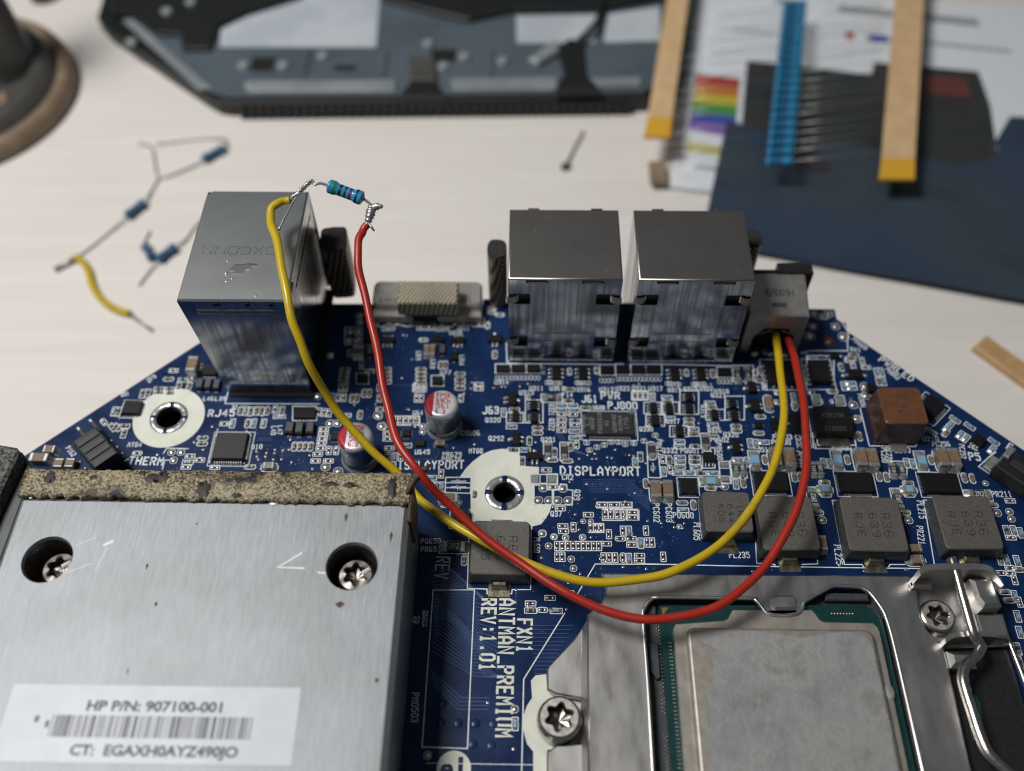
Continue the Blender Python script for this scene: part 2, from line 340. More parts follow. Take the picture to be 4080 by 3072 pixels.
# ------------------------------------------------------------------ mesh building
class MB:
    """Collects shapes in millimetres; build() links them as one mesh object."""
    def __init__(s):
        s.v, s.f, s.mi, s.sm, s.mats = [], [], [], [], []
    def m(s, key):
        if key not in s.mats:
            s.mats.append(key)
        return s.mats.index(key)
    def add(s, vs, fs, key, smooth=False):
        b = len(s.v)
        s.v.extend(vs)
        i = s.m(key)
        for f in fs:
            s.f.append([b + k for k in f]); s.mi.append(i); s.sm.append(smooth)
    def box(s, x0, x1, y0, y1, z0, z1, key, c=0.0, side=None):
        """box, upper edges chamfered by c"""
        vs = [(x0, y0, z0), (x1, y0, z0), (x1, y1, z0), (x0, y1, z0)]
        if c <= 0:
            vs += [(x0, y0, z1), (x1, y0, z1), (x1, y1, z1), (x0, y1, z1)]
            s.add(vs, [(0, 1, 5, 4), (1, 2, 6, 5), (2, 3, 7, 6), (3, 0, 4, 7), (0, 3, 2, 1)], side or key)
            s.add(vs[4:], [(0, 1, 2, 3)], key)
            return
        w = z1 - c
        vs += [(x0, y0, w), (x1, y0, w), (x1, y1, w), (x0, y1, w), (x0 + c, y0 + c, z1), (x1 - c, y0 + c, z1), (x1 - c, y1 - c, z1), (x0 + c, y1 - c, z1)]
        s.add(vs, [(0, 1, 5, 4), (1, 2, 6, 5), (2, 3, 7, 6), (3, 0, 4, 7), (0, 3, 2, 1)], side or key)
        s.add(vs, [(4, 5, 9, 8), (5, 6, 10, 9), (6, 7, 11, 10), (7, 4, 8, 11), (8, 9, 10, 11)], key)
    def dome(s, cx, cy, rx, ry, h, key, n=10, z=0.0):
        vs, fs = [], []
        for j, (k, zz) in enumerate(((1, 0), (0.86, 0.55), (0.5, 0.9))):
            for i in range(n):
                a = 2 * math.pi * i / n
                vs.append((cx + rx * k * math.cos(a), cy + ry * k * math.sin(a), z + h * zz))
        vs.append((cx, cy, z + h))
        for j in range(2):
            for i in range(n):
                fs.append((j * n + i, j * n + (i + 1) % n, (j + 1) * n + (i + 1) % n, (j + 1) * n + i))
        for i in range(n):
            fs.append((2 * n + i, 2 * n + (i + 1) % n, 3 * n))
        s.add(vs, fs, key, True)
    def lathe(s, prof, key, n=40, cx=0.0, cy=0.0, smooth=True, cap=True):
        vs, fs = [], []
        for r, z in prof:
            for i in range(n):
                a = 2 * math.pi * i / n
                vs.append((cx + r * math.cos(a), cy + r * math.sin(a), z))
        for j in range(len(prof) - 1):
            for i in range(n):
                fs.append((j * n + i, j * n + (i + 1) % n, (j + 1) * n + (i + 1) % n, (j + 1) * n + i))
        if cap:
            fs.append(tuple(range((len(prof) - 1) * n, len(prof) * n)))
        s.add(vs, fs, key, smooth)
    def prism(s, pts, z0, z1, key, side=None, c=0.0, holes=(), bottom=True, hc=None):
        """polygon (counter-clockwise or not) extruded; c chamfers the upper rim"""
        def ccw(p):
            a = sum(p[i][0] * p[(i + 1) % len(p)][1] - p[(i + 1) % len(p)][0] * p[i][1] for i in range(len(p)))
            return list(p) if a > 0 else list(reversed(p))
        outer = ccw(pts)
        loops = [outer] + [list(reversed(ccw(h))) for h in holes]
        tops = [inset(l, c if (i == 0 or hc is None) else hc) if c else l for i, l in enumerate(loops)]
        side = side or key
        for l, t in zip(loops, tops):
            n = len(l)
            vs = [(x, y, z0) for x, y in l] + [(x, y, z1 - c) for x, y in l] + [(x, y, z1) for x, y in t]
            fs = [(i, (i + 1) % n, n + (i + 1) % n, n + i) for i in range(n)]
            s.add(vs, fs, side)
            if c:
                s.add(vs, [(n + i, n + (i + 1) % n, 2 * n + (i + 1) % n, 2 * n + i) for i in range(n)], key)
        flat = [p for t in tops for p in t]
        tri = tessellate_polygon([[Vector((x, y, 0)) for x, y in t] for t in tops])
        vs = [(x, y, z1) for x, y in flat]
        fs = []
        for a, b, d in tri:
            ar = (flat[b][0] - flat[a][0]) * (flat[d][1] - flat[a][1]) - (flat[d][0] - flat[a][0]) * (flat[b][1] - flat[a][1])
            fs.append((a, b, d) if ar > 0 else (a, d, b))
        s.add(vs, fs, key)
        if bottom:
            s.add([(x, y, z0) for x, y in [p for l in loops for p in l]], [tuple(reversed(f)) for f in fs], side)
    def flat(s, pts, z, key):
        tri = tessellate_polygon([[Vector((x, y, 0)) for x, y in pts]])
        fs = []
        for a, b, d in tri:
            ar = (pts[b][0] - pts[a][0]) * (pts[d][1] - pts[a][1]) - (pts[d][0] - pts[a][0]) * (pts[b][1] - pts[a][1])
            fs.append((a, b, d) if ar > 0 else (a, d, b))
        s.add([(x, y, z) for x, y in pts], fs, key)
    def strip(s, pts, w, z, key, close=False):
        """mitred flat ribbon"""
        p = [pts[0]]
        for q in pts[1:]:
            if math.dist(q, p[-1]) > 1e-4:
                p.append(q)
        n = len(p)
        if n < 2:
            return
        vs = []
        for i in range(n):
            if close:
                a, b, c = p[i - 1], p[i], p[(i + 1) % n]
            else:
                a, b, c = p[max(i - 1, 0)], p[i], p[min(i + 1, n - 1)]
            d1 = Vector((b[0] - a[0], b[1] - a[1])); d2 = Vector((c[0] - b[0], c[1] - b[1]))
            if d1.length < 1e-6: d1 = d2
            if d2.length < 1e-6: d2 = d1
            d1.normalize(); d2.normalize()
            t = d1 + d2
            if t.length < 1e-3: t = d1.copy()
            t.normalize()
            nrm = Vector((-t.y, t.x))
            k = nrm.dot(Vector((-d1.y, d1.x)))
            h = w / 2 / max(k, 0.5)
            bx, by = b
            if not close and i == 0: bx -= d2.x * w * 0.3; by -= d2.y * w * 0.3
            if not close and i == n - 1: bx += d1.x * w * 0.3; by += d1.y * w * 0.3
            vs += [(bx + nrm.x * h, by + nrm.y * h, z), (bx - nrm.x * h, by - nrm.y * h, z)]
        fs = [(2 * i + 1, 2 * i + 3, 2 * i + 2, 2 * i) for i in range(n - 1)]
        if close:
            fs.append((2 * n - 1, 1, 0, 2 * n - 2))
        s.add(vs, fs, key)
    def tube(s, pts, r, key, n=12, cap=True):
        """round tube through 3-D points; r a number or one per point"""
        P = [Vector(p) for p in pts]
        rr = r if isinstance(r, (list, tuple)) else [r] * len(P)
        T = []
        for i in range(len(P)):
            t = P[min(i + 1, len(P) - 1)] - P[max(i - 1, 0)]
            T.append(t.normalized())
        up = Vector((0, 0, 1)) if abs(T[0].z) < 0.9 else Vector((0, 1, 0))
        nrm = (up - T[0] * up.dot(T[0])).normalized()
        vs, fs = [], []
        for i, p in enumerate(P):
            nrm = (nrm - T[i] * nrm.dot(T[i])).normalized()
            b = T[i].cross(nrm)
            for k in range(n):
                a = 2 * math.pi * k / n
                q = p + (nrm * math.cos(a) + b * math.sin(a)) * rr[i]
                vs.append(tuple(q))
        for i in range(len(P) - 1):
            for k in range(n):
                fs.append((i * n + k, i * n + (k + 1) % n, (i + 1) * n + (k + 1) % n, (i + 1) * n + k))
        if cap:
            fs.append(tuple(reversed(range(n))))
            fs.append(tuple(range((len(P) - 1) * n, len(P) * n)))
        s.add(vs, fs, key, True)
    def quad(s, a, b, c, d, key):
        s.add([a, b, c, d], [(0, 1, 2, 3)], key)
    def mesh(s, name):
        me = bpy.data.meshes.new(name)
        me.from_pydata([(x * S, y * S, z * S) for x, y, z in s.v], [], s.f)
        for k in s.mats:
            me.materials.append(M[k])
        me.polygons.foreach_set('material_index', s.mi)
        me.polygons.foreach_set('use_smooth', s.sm)
        me.update()
        return me
    def build(s, name, parent=None, loc=(0, 0, 0), rz=0.0, label=None, kind=None):
        return link(name, s.mesh(name), parent, loc, rz, label, kind)

def link(name, me, parent=None, loc=(0, 0, 0), rz=0.0, label=None, kind=None):
    o = bpy.data.objects.new(name, me)
    COL.objects.link(o)
    o.location = Vector(loc) * S
    o.rotation_euler = (0, 0, math.radians(rz))
    if parent is not None:
        o.parent = parent
    if label: o['label'] = label
    if kind: o['kind'] = kind
    return o

def thing(name, label, cat, loc=(0, 0, 0), group=None, rz=0.0, size=1.0):
    o = bpy.data.objects.new(name, None)
    COL.objects.link(o)
    o.empty_display_size = 0.3
    o.scale = (size, size, size)
    o.location = Vector(loc) * S
    o.rotation_euler = (0, 0, math.radians(rz))
    o['label'] = label
    o['category'] = cat
    if group: o['group'] = group
    return o

def inset(p, c):
    """move a loop inwards (interior on the left)"""
    n = len(p)
    out = []
    for i in range(n):
        a, b, d = p[i - 1], p[i], p[(i + 1) % n]
        d1 = Vector((b[0] - a[0], b[1] - a[1])).normalized()
        d2 = Vector((d[0] - b[0], d[1] - b[1])).normalized()
        t = (d1 + d2)
        if t.length < 1e-4: t = d1.copy()
        t.normalize()
        nrm = Vector((-t.y, t.x))
        k = max(nrm.dot(Vector((-d1.y, d1.x))), 0.4)
        out.append((b[0] + nrm.x * c / k, b[1] + nrm.y * c / k))
    return out

def rrect(x0, x1, y0, y1, r, n=5):
    out = []
    for cx, cy, a0 in ((x1 - r, y1 - r, 0), (x0 + r, y1 - r, 90), (x0 + r, y0 + r, 180), (x1 - r, y0 + r, 270)):
        for i in range(n + 1):
            a = math.radians(a0 + 90 * i / n)
            out.append((cx + r * math.cos(a), cy + r * math.sin(a)))
    return out

def circle(cx, cy, r, n=32, a0=0.0, a1=360.0):
    full = abs(a1 - a0 - 360) < 1e-6
    k = n if full else n + 1
    return [(cx + r * math.cos(math.radians(a0 + (a1 - a0) * i / n)), cy + r * math.sin(math.radians(a0 + (a1 - a0) * i / n))) for i in range(k)]

def smooth_path(pts, per=8):
    P = [Vector(p) for p in pts]
    out = []
    for i in range(len(P) - 1):
        p0, p1, p2, p3 = P[max(i - 1, 0)], P[i], P[i + 1], P[min(i + 2, len(P) - 1)]
        for k in range(per):
            t = k / per
            out.append(0.5 * ((2 * p1) + (p2 - p0) * t + (2 * p0 - 5 * p1 + 4 * p2 - p3) * t * t + (3 * p1 - p0 - 3 * p2 + p3) * t ** 3))
    out.append(P[-1])
    return out

# ------------------------------------------------------------------ stroke lettering as on circuit boards
G = {'A': '00 04 26 44 40|02 42', 'B': '00 06 36 45 44 33 03|33 42 41 30 00', 'C': '45 36 16 05 01 10 30 41', 'D': '00 06 26 44 42 20 00', 'E': '46 06 00 40|03 33',
     'F': '46 06 00|03 33', 'G': '45 36 16 05 01 10 30 41 43 23', 'H': '00 06|40 46|03 43', 'I': '10 30|16 36|20 26', 'J': '46 41 30 10 01', 'K': '00 06|46 02|13 40',
     'L': '06 00 40', 'M': '00 06 23 46 40', 'N': '00 06 40 46', 'O': '10 01 05 16 36 45 41 30 10', 'P': '00 06 36 45 44 33 03', 'Q': '10 01 05 16 36 45 41 30 10|22 40',
     'R': '00 06 36 45 44 33 03|23 40', 'S': '45 36 16 05 04 13 33 42 41 30 10 01', 'T': '06 46|26 20', 'U': '06 01 10 30 41 46', 'V': '06 20 46', 'W': '06 10 23 30 46',
     'X': '00 46|06 40', 'Y': '06 23 46|23 20', 'Z': '06 46 00 40', '0': '10 01 05 16 36 45 41 30 10', '1': '10 30|20 26 15', '2': '05 16 36 45 44 00 40',
     '3': '05 16 36 45 44 33 42 41 30 10 01|33 13', '4': '30 36 02 42', '5': '46 06 04 34 43 41 30 10 01', '6': '36 16 05 01 10 30 41 42 33 03', '7': '06 46 10',
     '8': '13 04 05 16 36 45 44 33 13 02 01 10 30 41 42 33', '9': '10 30 41 45 36 16 05 04 13 43', '-': '13 33', '_': '00 40', ':': '21 22|24 25', '.': '20 21', '+': '13 53|25 21',
     'h': '06 00|03 33 42 40', ' ': ''}

def stroke_text(mb, txt, x0, y0, x1, y1, h, w, z, key, fill=0.70):
    dx, dy = x1 - x0, y1 - y0
    L = math.hypot(dx, dy)
    ux, uy = dx / L, dy / L
    adv = L / len(txt)
    gw = adv * fill * 0.92
    for i, ch in enumerate(txt):
        bx, by = x0 + ux * (adv * i + adv * (1 - fill) / 2), y0 + uy * (adv * i + adv * (1 - fill) / 2)
        for j, pl in enumerate(G.get(ch, '').split('|')):
            pts = []
            for t in pl.split():
                a, b = int(t[0]) / 4 * gw, int(t[1]) / 6 * h
                pts.append((bx + ux * a - uy * b, by + uy * a + ux * b))
            if len(pts) > 1:
                mb.strip(pts, w, z + 0.006 * j, key)

def font_mesh(name, txt, size, key, loc, parent, bold=0.0, align='LEFT', rz=0.0, width=None, kind=None):
    cu = bpy.data.curves.new(name, 'FONT')
    cu.body = txt
    cu.size = size * S
    cu.offset = bold * S
    cu.align_x = align
    cu.resolution_u = 3
    o = bpy.data.objects.new(name + '_curve', cu)
    COL.objects.link(o)
    dg = bpy.context.evaluated_depsgraph_get()
    me = bpy.data.meshes.new_from_object(o.evaluated_get(dg))
    bpy.data.objects.remove(o)
    bpy.data.curves.remove(cu)
    me.materials.clear()
    me.materials.append(M[key])
    if width:
        xs = [v.co.x for v in me.vertices]
        k = width * S / (max(xs) - min(xs))
        for v in me.vertices: v.co.x *= k
    return link(name, me, parent, loc, rz, kind=kind)

# ------------------------------------------------------------------ layout of the board, millimetres from the board's middle, baked from image pixel positions
CHIPS = [('cap',-14.92,20.53,90,'o'),
('cap',-13.99,20.54,90,'o'),
('cap',-18.9,19.34,0,'o'),
('cap',-18.82,18.25,0,'o'),
('cap',-18.75,17.2,0,'o'),
('cap',-18.67,16.16,0,'o'),
('cap',-10.87,18.34,0,'o'),
('cap',-10.81,16.92,0,'o'),
('cap',-10.76,15.94,0,'o'),
('cap',-10.7,14.77,0,'o'),
('pads',-19.33,15.27,0,'r'),
('pads',-18.42,15.28,0,'r'),
('pads',-19.26,14.29,0,'r'),
('pads',-18.35,14.3,0,'r'),
('pads',-19.22,12.22,90,'r'),
('pads',-18.31,12.23,90,'r'),
('pads',-10.38,12.32,90,'r'),
('pads',-26.96,14.76,90,'r'),
('pads',-26.71,12.13,90,'r'),
('pads',-7.0,15.77,0,'r'),
('pads',-6.96,14.71,0,'r'),
('cap',-13.91,1.61,0,'o'),
('pads',-23.07,6.84,90,'r'),
('pads',-22.02,6.86,90,'r'),
('pads',-20.95,6.87,90,'r'),
('pads',-19.94,6.88,90,'r'),
('pads',-18.94,6.89,90,'r'),
('pads',-24.34,4.9,0,'r'),
('pads',-24.23,3.72,0,'r'),
('pads',-24.13,2.55,0,'r'),
('pads',-23.61,0.49,0,'r'),
('pads',-26.23,9.49,0,'r'),
('pads',-23.78,-1.29,90,'r'),
('pads',-21.26,-1.39,90,'r'),
('res',-22.51,-1.54,90,'r'),
('res',-20.44,1.15,0,'r'),
('cap',-25.96,19.32,0,'o'),
('cap',-25.86,18.26,0,'o'),
('cap',-25.76,17.21,0,'o'),
('cap',-25.66,16.14,0,'o'),
('cap',0.3,9.76,0,'o'),
('res',-1.81,8.98,90,'r'),
('cap',11.36,14.68,0,'o'),
('dark',10.97,11.89,0,'o'),
('res',-0.19,5.68,0,'r'),
('cap',4.9,5.47,0,'o'),
('cap',4.9,4.35,0,'o'),
('dark',3.33,2.46,90,'o'),
('dark',8.16,-0.04,90,'o'),
('dark',11.23,1.27,90,'o'),
('dark',0.23,0.37,0,'r'),
('res',2.47,0.45,0,'r'),
('dark',1.99,-2.13,90,'r'),
('grey',7.72,-1.69,0,'o'),
('grey',10.52,-1.9,0,'o'),
('pads',12.46,1.69,90,'o'),
('pads',6.59,-3.93,0,'r'),
('pads',9.11,-12.16,0,'r'),
('pads',7.85,-7.64,0,'o'),
('pads',-13.32,-5.04,90,'r'),
('res',-15.17,-5.93,0,'r'),
('cap',-14.94,-7.76,90,'o'),
('cap',-13.94,-7.82,90,'o'),
('cap',-6.86,-9.35,90,'o'),
('res',-12.91,-7.85,90,'r'),
('cap',-3.94,23.32,90,'o'),
('pads',11.35,19.14,90,'o'),
('pads',16.89,19.49,90,'o'),
('dark',6.15,19.32,90,'n'),
('res',9.66,10.77,0,'r'),
('res',11.79,10.8,0,'r'),
('res',9.53,9.69,0,'r'),
('res',12.1,9.72,0,'r'),
('res',12.07,4.83,0,'r'),
('res',12.04,3.27,0,'r'),
('pads',9.65,8.73,0,'r'),
('pads',11.88,8.75,0,'r'),
('pads',9.63,7.39,0,'r'),
('pads',9.5,6.2,0,'r'),
('pads',12.16,6.28,0,'r'),
('pads',9.6,4.96,0,'r'),
('dark',12.27,7.18,0,'r'),
('cap',14.36,10.31,0,'o'),
('pads',24.31,13.38,90,'r'),
('pads',25.33,13.39,90,'r'),
('pads',26.39,13.4,90,'r'),
('res',30.67,13.0,0,'r'),
('res',30.84,8.01,0,'r'),
('res',35.26,5.5,0,'r'),
('res',39.09,11.73,0,'r'),
('res',39.11,6.59,0,'r'),
('res',32.27,2.66,0,'r'),
('res',32.17,1.5,0,'r'),
('cap',30.69,11.91,0,'r'),
('cap',35.16,4.43,0,'r'),
('cap',39.2,10.65,0,'r'),
('cap',34.58,7.73,0,'o'),
('cap',34.48,6.64,0,'o'),
('cap',43.6,6.3,0,'o'),
('cap',43.58,5.25,0,'o'),
('cap',48.63,8.61,0,'o'),
('cap',49.68,17.38,0,'o'),
('grey',47.8,4.78,0,'o'),
('grey',38.94,3.9,0,'o'),
('dark',35.22,1.54,0,'o'),
('pads',35.09,19.1,90,'o'),
('pads',48.99,19.25,90,'o'),
('cap',40.4,18.97,90,'o'),
('cap',50.12,19.79,90,'o'),
('res',45.86,2.43,90,'r'),
('res',46.93,2.32,90,'r'),
('res',48.5,2.72,0,'r'),
('res',23.48,-2.14,90,'r'),
('dark',24.53,-0.87,90,'r'),
('pads',28.87,-1.3,90,'r'),
('dark',29.98,-1.56,90,'r'),
('res',28.72,-4.06,90,'r'),
('pads',30.02,-3.66,90,'o'),
('res',32.08,-0.91,0,'r'),
('res',31.99,-1.91,0,'r'),
('res',34.9,-3.05,0,'r'),
('grey',31.9,-3.03,0,'o'),
('dark',34.88,-0.87,0,'r'),
('dark',34.79,-1.88,0,'r'),
('res',31.36,-4.33,0,'r'),
('res',33.61,-4.3,0,'r'),
('res',37.97,-4.32,0,'r'),
('dark',35.63,-4.35,0,'r'),
('res',43.02,-1.28,0,'r'),
('res',44.79,-1.76,90,'r'),
('cap',48.19,-1.22,90,'o'),
('cap',25.24,-6.67,90,'o'),
('cap',43.48,-6.33,90,'o'),
('res',42.07,-6.59,90,'r'),
('cap',37.22,-7.5,0,'o'),
('cap',31.67,-10.67,0,'o'),
('cap',33.72,-11.11,90,'o'),
('res',31.71,-12.2,0,'r'),
('pads',16.93,-11.25,0,'r'),
('pads',19.13,-11.22,0,'r'),
('pads',21.33,-11.19,0,'r'),
('pads',22.39,-12.78,0,'r'),
('pads',22.33,-13.83,0,'r'),
('pads',14.25,-13.35,0,'r'),
('pads',17.37,-13.24,90,'r'),
('pads',18.41,-13.22,90,'r'),
('pads',19.62,-13.21,90,'r'),
('pads',20.75,-13.2,90,'r'),
('pads',9.53,-15.72,0,'r'),
('pads',9.65,-16.75,0,'r'),
('pads',11.49,-15.92,90,'r'),
('pads',14.62,-16.05,90,'r'),
('pads',15.55,-16.03,90,'r'),
('pads',16.54,-16.02,90,'r'),
('pads',20.44,-16.5,90,'r'),
('pads',24.62,-16.44,90,'r'),
('pads',17.87,-17.26,90,'r'),
('res',21.52,-16.6,90,'r'),
('cap',-8.18,-22.71,90,'o'),
('pads',8.44,-19.72,90,'r'),
('pads',9.41,-19.71,90,'r'),
('pads',10.46,-19.7,90,'r'),
('pads',11.38,-19.68,90,'r'),
('pads',12.32,-19.67,90,'r'),
('pads',13.23,-19.66,90,'r'),
('pads',14.15,-19.65,90,'r'),
('pads',15.09,-19.64,90,'r'),
('pads',16.0,-19.63,90,'r'),
('pads',17.32,-19.15,0,'r'),
('pads',21.81,-18.12,0,'r'),
('pads',21.88,-19.34,0,'r'),
('pads',19.86,-18.14,0,'o'),
('pads',24.68,-18.81,90,'r'),
('pads',25.59,-18.8,90,'r'),
('res',23.51,-18.99,90,'r'),
('pads',8.47,-21.83,90,'r'),
('pads',9.38,-21.82,90,'r'),
('pads',16.72,-21.87,90,'r'),
('pads',17.76,-21.86,90,'r'),
('pads',18.8,-21.85,90,'r'),
('pads',20.15,-21.83,90,'o'),
('res',21.22,-22.03,90,'r'),
('pads',23.14,-21.43,0,'r'),
('pads',23.08,-22.39,0,'r'),
('pads',27.38,-21.59,90,'r'),
('pads',10.36,-28.68,0,'r'),
('pads',7.13,-29.63,0,'r'),
('pads',3.73,-30.69,0,'r'),
('dark',3.74,-32.0,0,'r'),
('pads',5.79,-31.85,0,'o'),
('res',8.16,-32.0,0,'r'),
('res',1.34,-51.21,90,'r'),
('cap',63.82,-1.04,90,'o'),
('cap',79.68,-0.85,90,'o'),
('res',59.25,-1.83,90,'r'),
('res',60.44,-1.96,90,'r'),
('res',74.95,-1.64,90,'r'),
('res',76.06,-1.77,90,'r'),
('cap',53.21,-4.97,90,'o'),
('cap',54.34,-4.95,90,'o'),
('cap',69.09,-4.63,90,'o'),
('cap',70.47,-4.76,90,'o'),
('cap',85.01,-4.72,90,'o'),
('cap',86.47,-4.85,90,'o'),
('cap',58.66,-6.05,0,'o'),
('cap',58.46,-8.67,0,'o'),
('cap',74.24,-6.0,0,'o'),
('cap',73.94,-8.48,0,'o'),
('cap',56.35,-12.4,0,'o'),
('cap',72.26,-12.2,0,'o'),
('cap',88.68,-10.48,0,'o'),
('res',44.83,18.74,90,'r'),
('cap',63.82,14.82,0,'o'),
('res',61.09,23.33,0,'r'),
('res',67.79,16.83,0,'r'),
('res',67.84,15.68,0,'r'),
('res',66.33,16.16,90,'r'),
('pads',69.14,21.19,90,'r'),
('cap',66.64,20.83,90,'o'),
('pads',71.65,20.88,0,'r'),
('cap',68.95,23.07,0,'r'),
('pads',68.57,22.55,0,'r'),
('res',73.59,19.73,90,'r'),
('res',74.54,19.74,90,'r'),
('cap',73.52,17.39,90,'o'),
('res',74.46,17.4,90,'r'),
('cap',67.12,4.27,90,'o'),
('pads',67.42,8.59,0,'o'),
('grey',55.68,11.17,90,'o'),
('res',55.86,13.26,90,'r'),
('cap',50.84,12.4,90,'o'),
('dark',53.24,14.37,0,'r'),
('dark',52.91,12.1,0,'r'),
('res',85.3,7.1,45,'r'),
('res',84.46,6.32,45,'r'),
('cap',83.94,5.23,45,'o'),
('res',86.52,8.36,-45,'r'),
('res',81.3,5.51,-45,'r'),
('res',88.98,6.83,-45,'r'),
('res',86.66,4.8,45,'r'),
('res',87.5,4.05,45,'r'),
('res',92.69,3.35,-45,'r'),
('res',91.81,1.53,45,'r'),
('pads',92.2,-9.5,0,'r'),
('pads',90.21,-17.02,0,'r'),
('dark',89.81,-15.65,90,'r'),
('res',91.13,-15.63,90,'r'),
('res',92.22,-16.02,90,'r'),
('dark',87.15,-21.34,90,'r'),
('res',88.18,-21.46,90,'r'),
('res',90.04,-21.56,90,'r'),
('pads',88.43,-22.92,0,'o'),
('cap',89.8,-23.23,0,'o'),
('pads',86.61,-23.91,0,'o'),
('pads',88.16,-24.02,0,'o'),
('cap',86.28,-27.49,0,'o'),
('res',87.74,-28.24,90,'r'),
('res',87.17,-31.9,90,'r'),
('pads',88.56,-25.19,90,'r'),
('pads',88.22,-29.32,90,'r'),
('cap',86.57,-29.02,0,'o'),
('res',86.71,-34.74,90,'r'),
('dark',85.53,-37.65,90,'r'),
('dark',85.19,-40.03,90,'r'),
('cap',-53.96,8.81,90,'o'),
('cap',-50.81,8.84,90,'o'),
('cap',-49.8,8.85,90,'o'),
('cap',-48.68,8.87,90,'o'),
('cap',-52.03,5.88,90,'o'),
('res',-52.95,8.82,90,'r'),
('res',-54.99,5.85,90,'r'),
('res',-50.87,5.9,90,'r'),
('res',-48.86,5.92,90,'r'),
('dark',-51.91,8.69,90,'r'),
('pads',-47.13,9.19,90,'r'),
('cap',-45.75,8.9,90,'r'),
('pads',-38.38,8.75,90,'r'),
('pads',-37.35,8.62,90,'r'),
('pads',-36.32,8.5,90,'r'),
('pads',-34.97,12.19,90,'r'),
('pads',-33.84,12.2,90,'r'),
('cap',-42.05,0.65,90,'o'),
('cap',-41.0,0.67,90,'o'),
('cap',-39.97,0.68,90,'o'),
('cap',-38.92,0.69,90,'o'),
('pads',-36.84,4.69,0,'r'),
('pads',-36.82,3.64,0,'r'),
('pads',-36.85,2.54,0,'r'),
('pads',-36.87,1.51,0,'r'),
('pads',-36.87,0.35,0,'r'),
('pads',-37.3,-1.0,0,'r'),
('pads',-37.49,-2.5,0,'r'),
('pads',-35.04,-2.47,0,'r'),
('pads',-35.23,-0.14,90,'r'),
('pads',-33.81,-0.12,90,'r'),
('cap',-30.15,8.14,90,'o'),
('cap',-32.16,12.05,90,'o'),
('cap',-31.21,12.06,90,'o'),
('cap',-29.87,13.32,90,'o'),
('cap',-28.89,13.33,90,'o'),
('cap',-34.36,19.18,0,'o'),
('cap',-34.37,18.24,0,'o'),
('cap',-34.36,17.19,0,'o'),
('cap',-34.33,16.2,0,'o'),
('pads',-34.7,14.69,90,'r'),
('pads',-33.79,14.7,90,'r'),
('cap',-49.8,-3.99,0,'o'),
('pads',-56.49,-4.18,0,'r'),
('pads',-56.53,5.73,0,'r'),
('pads',-69.43,18.5,0,'r'),
('pads',-61.78,-1.73,0,'r'),
('pads',-62.03,-4.17,0,'r'),
('cap',-69.99,16.37,0,'o'),
('dark',-66.95,16.2,0,'r'),
('dark',-67.54,14.71,90,'r'),
('cap',-65.43,14.73,90,'o'),
('dark',-71.38,13.88,0,'r'),
('dark',-69.19,13.85,0,'r'),
('dark',-71.17,12.99,0,'r'),
('dark',-68.97,12.88,0,'r'),
('dark',-74.42,12.68,90,'r'),
('dark',-73.42,12.83,90,'r'),
('res',-79.03,8.38,90,'r'),
('dark',-78.23,8.34,90,'r'),
('pads',-80.45,5.85,-45,'o'),
('dark',-78.41,4.65,-45,'r'),
('dark',-77.51,4.66,-45,'r'),
('dark',-76.13,4.94,0,'r'),
('dark',-75.81,3.24,90,'r'),
('pads',-72.1,-1.22,0,'o'),
('res',-61.9,-3.13,0,'r'),
('cap',-60.2,2.38,0,'o'),
('cap',-60.04,1.08,0,'o'),
('pads',-64.07,19.62,90,'o'),
('pads',-59.74,-2.59,0,'r'),
('cap',69.74,24.04,0,'o'),
('pads',71.19,22.5,90,'r'),
('pads',-4.97,35.68,0,'o'),
('pads',-4.93,34.59,0,'o'),
('pads',-3.15,33.89,0,'o'),
('pads',-5.67,31.02,90,'o'),
('pads',-18.92,27.0,0,'o')]
TINY = [(-3.34,17.41),(-2.57,17.42),(-1.81,17.43),(-1.04,17.44),(-0.28,17.45),(0.49,17.46),(1.26,17.46),(2.02,17.47),(2.79,17.48),(3.55,17.49),(4.32,17.5),(5.08,17.51),(17.68,16.98),(18.43,16.99),(19.17,17.0),(19.92,17.01),(21.14,17.39),(21.91,17.39),(22.67,17.4),(23.44,17.41),(24.2,17.42),(24.96,17.43),(25.73,17.44),(26.49,17.45),(27.25,17.45),(28.01,17.46),(28.78,17.47),(29.54,17.48),(41.45,16.96),(42.22,16.97),(42.99,16.98),(43.76,16.99),(6.77,16.4),(7.23,16.4),(7.59,16.41),(8.05,16.41),(9.01,16.42),(9.47,16.43),(12.79,16.38),(13.24,16.39),(13.63,16.39),(14.09,16.4),(14.84,16.4),(15.3,16.41),(30.98,16.37),(31.44,16.38),(31.66,16.38),(32.12,16.38),(32.91,16.25),(33.36,16.26),(36.21,16.29),(36.67,16.29),(36.78,16.3),(37.24,16.3),(38.04,16.31),(38.49,16.31),(14.16,2.21),(14.59,2.22),(14.65,0.55),(15.09,0.56),(16.09,1.21),(16.53,1.21),(17.53,1.74),(17.97,1.74),(18.87,2.39),(19.31,2.4),(20.29,2.41),(20.73,2.42),(21.58,1.91),(22.02,1.92),(23.23,2.19),(23.67,2.19),(27.51,4.05),(27.95,4.05),(25.23,2.73),(25.67,2.73)]
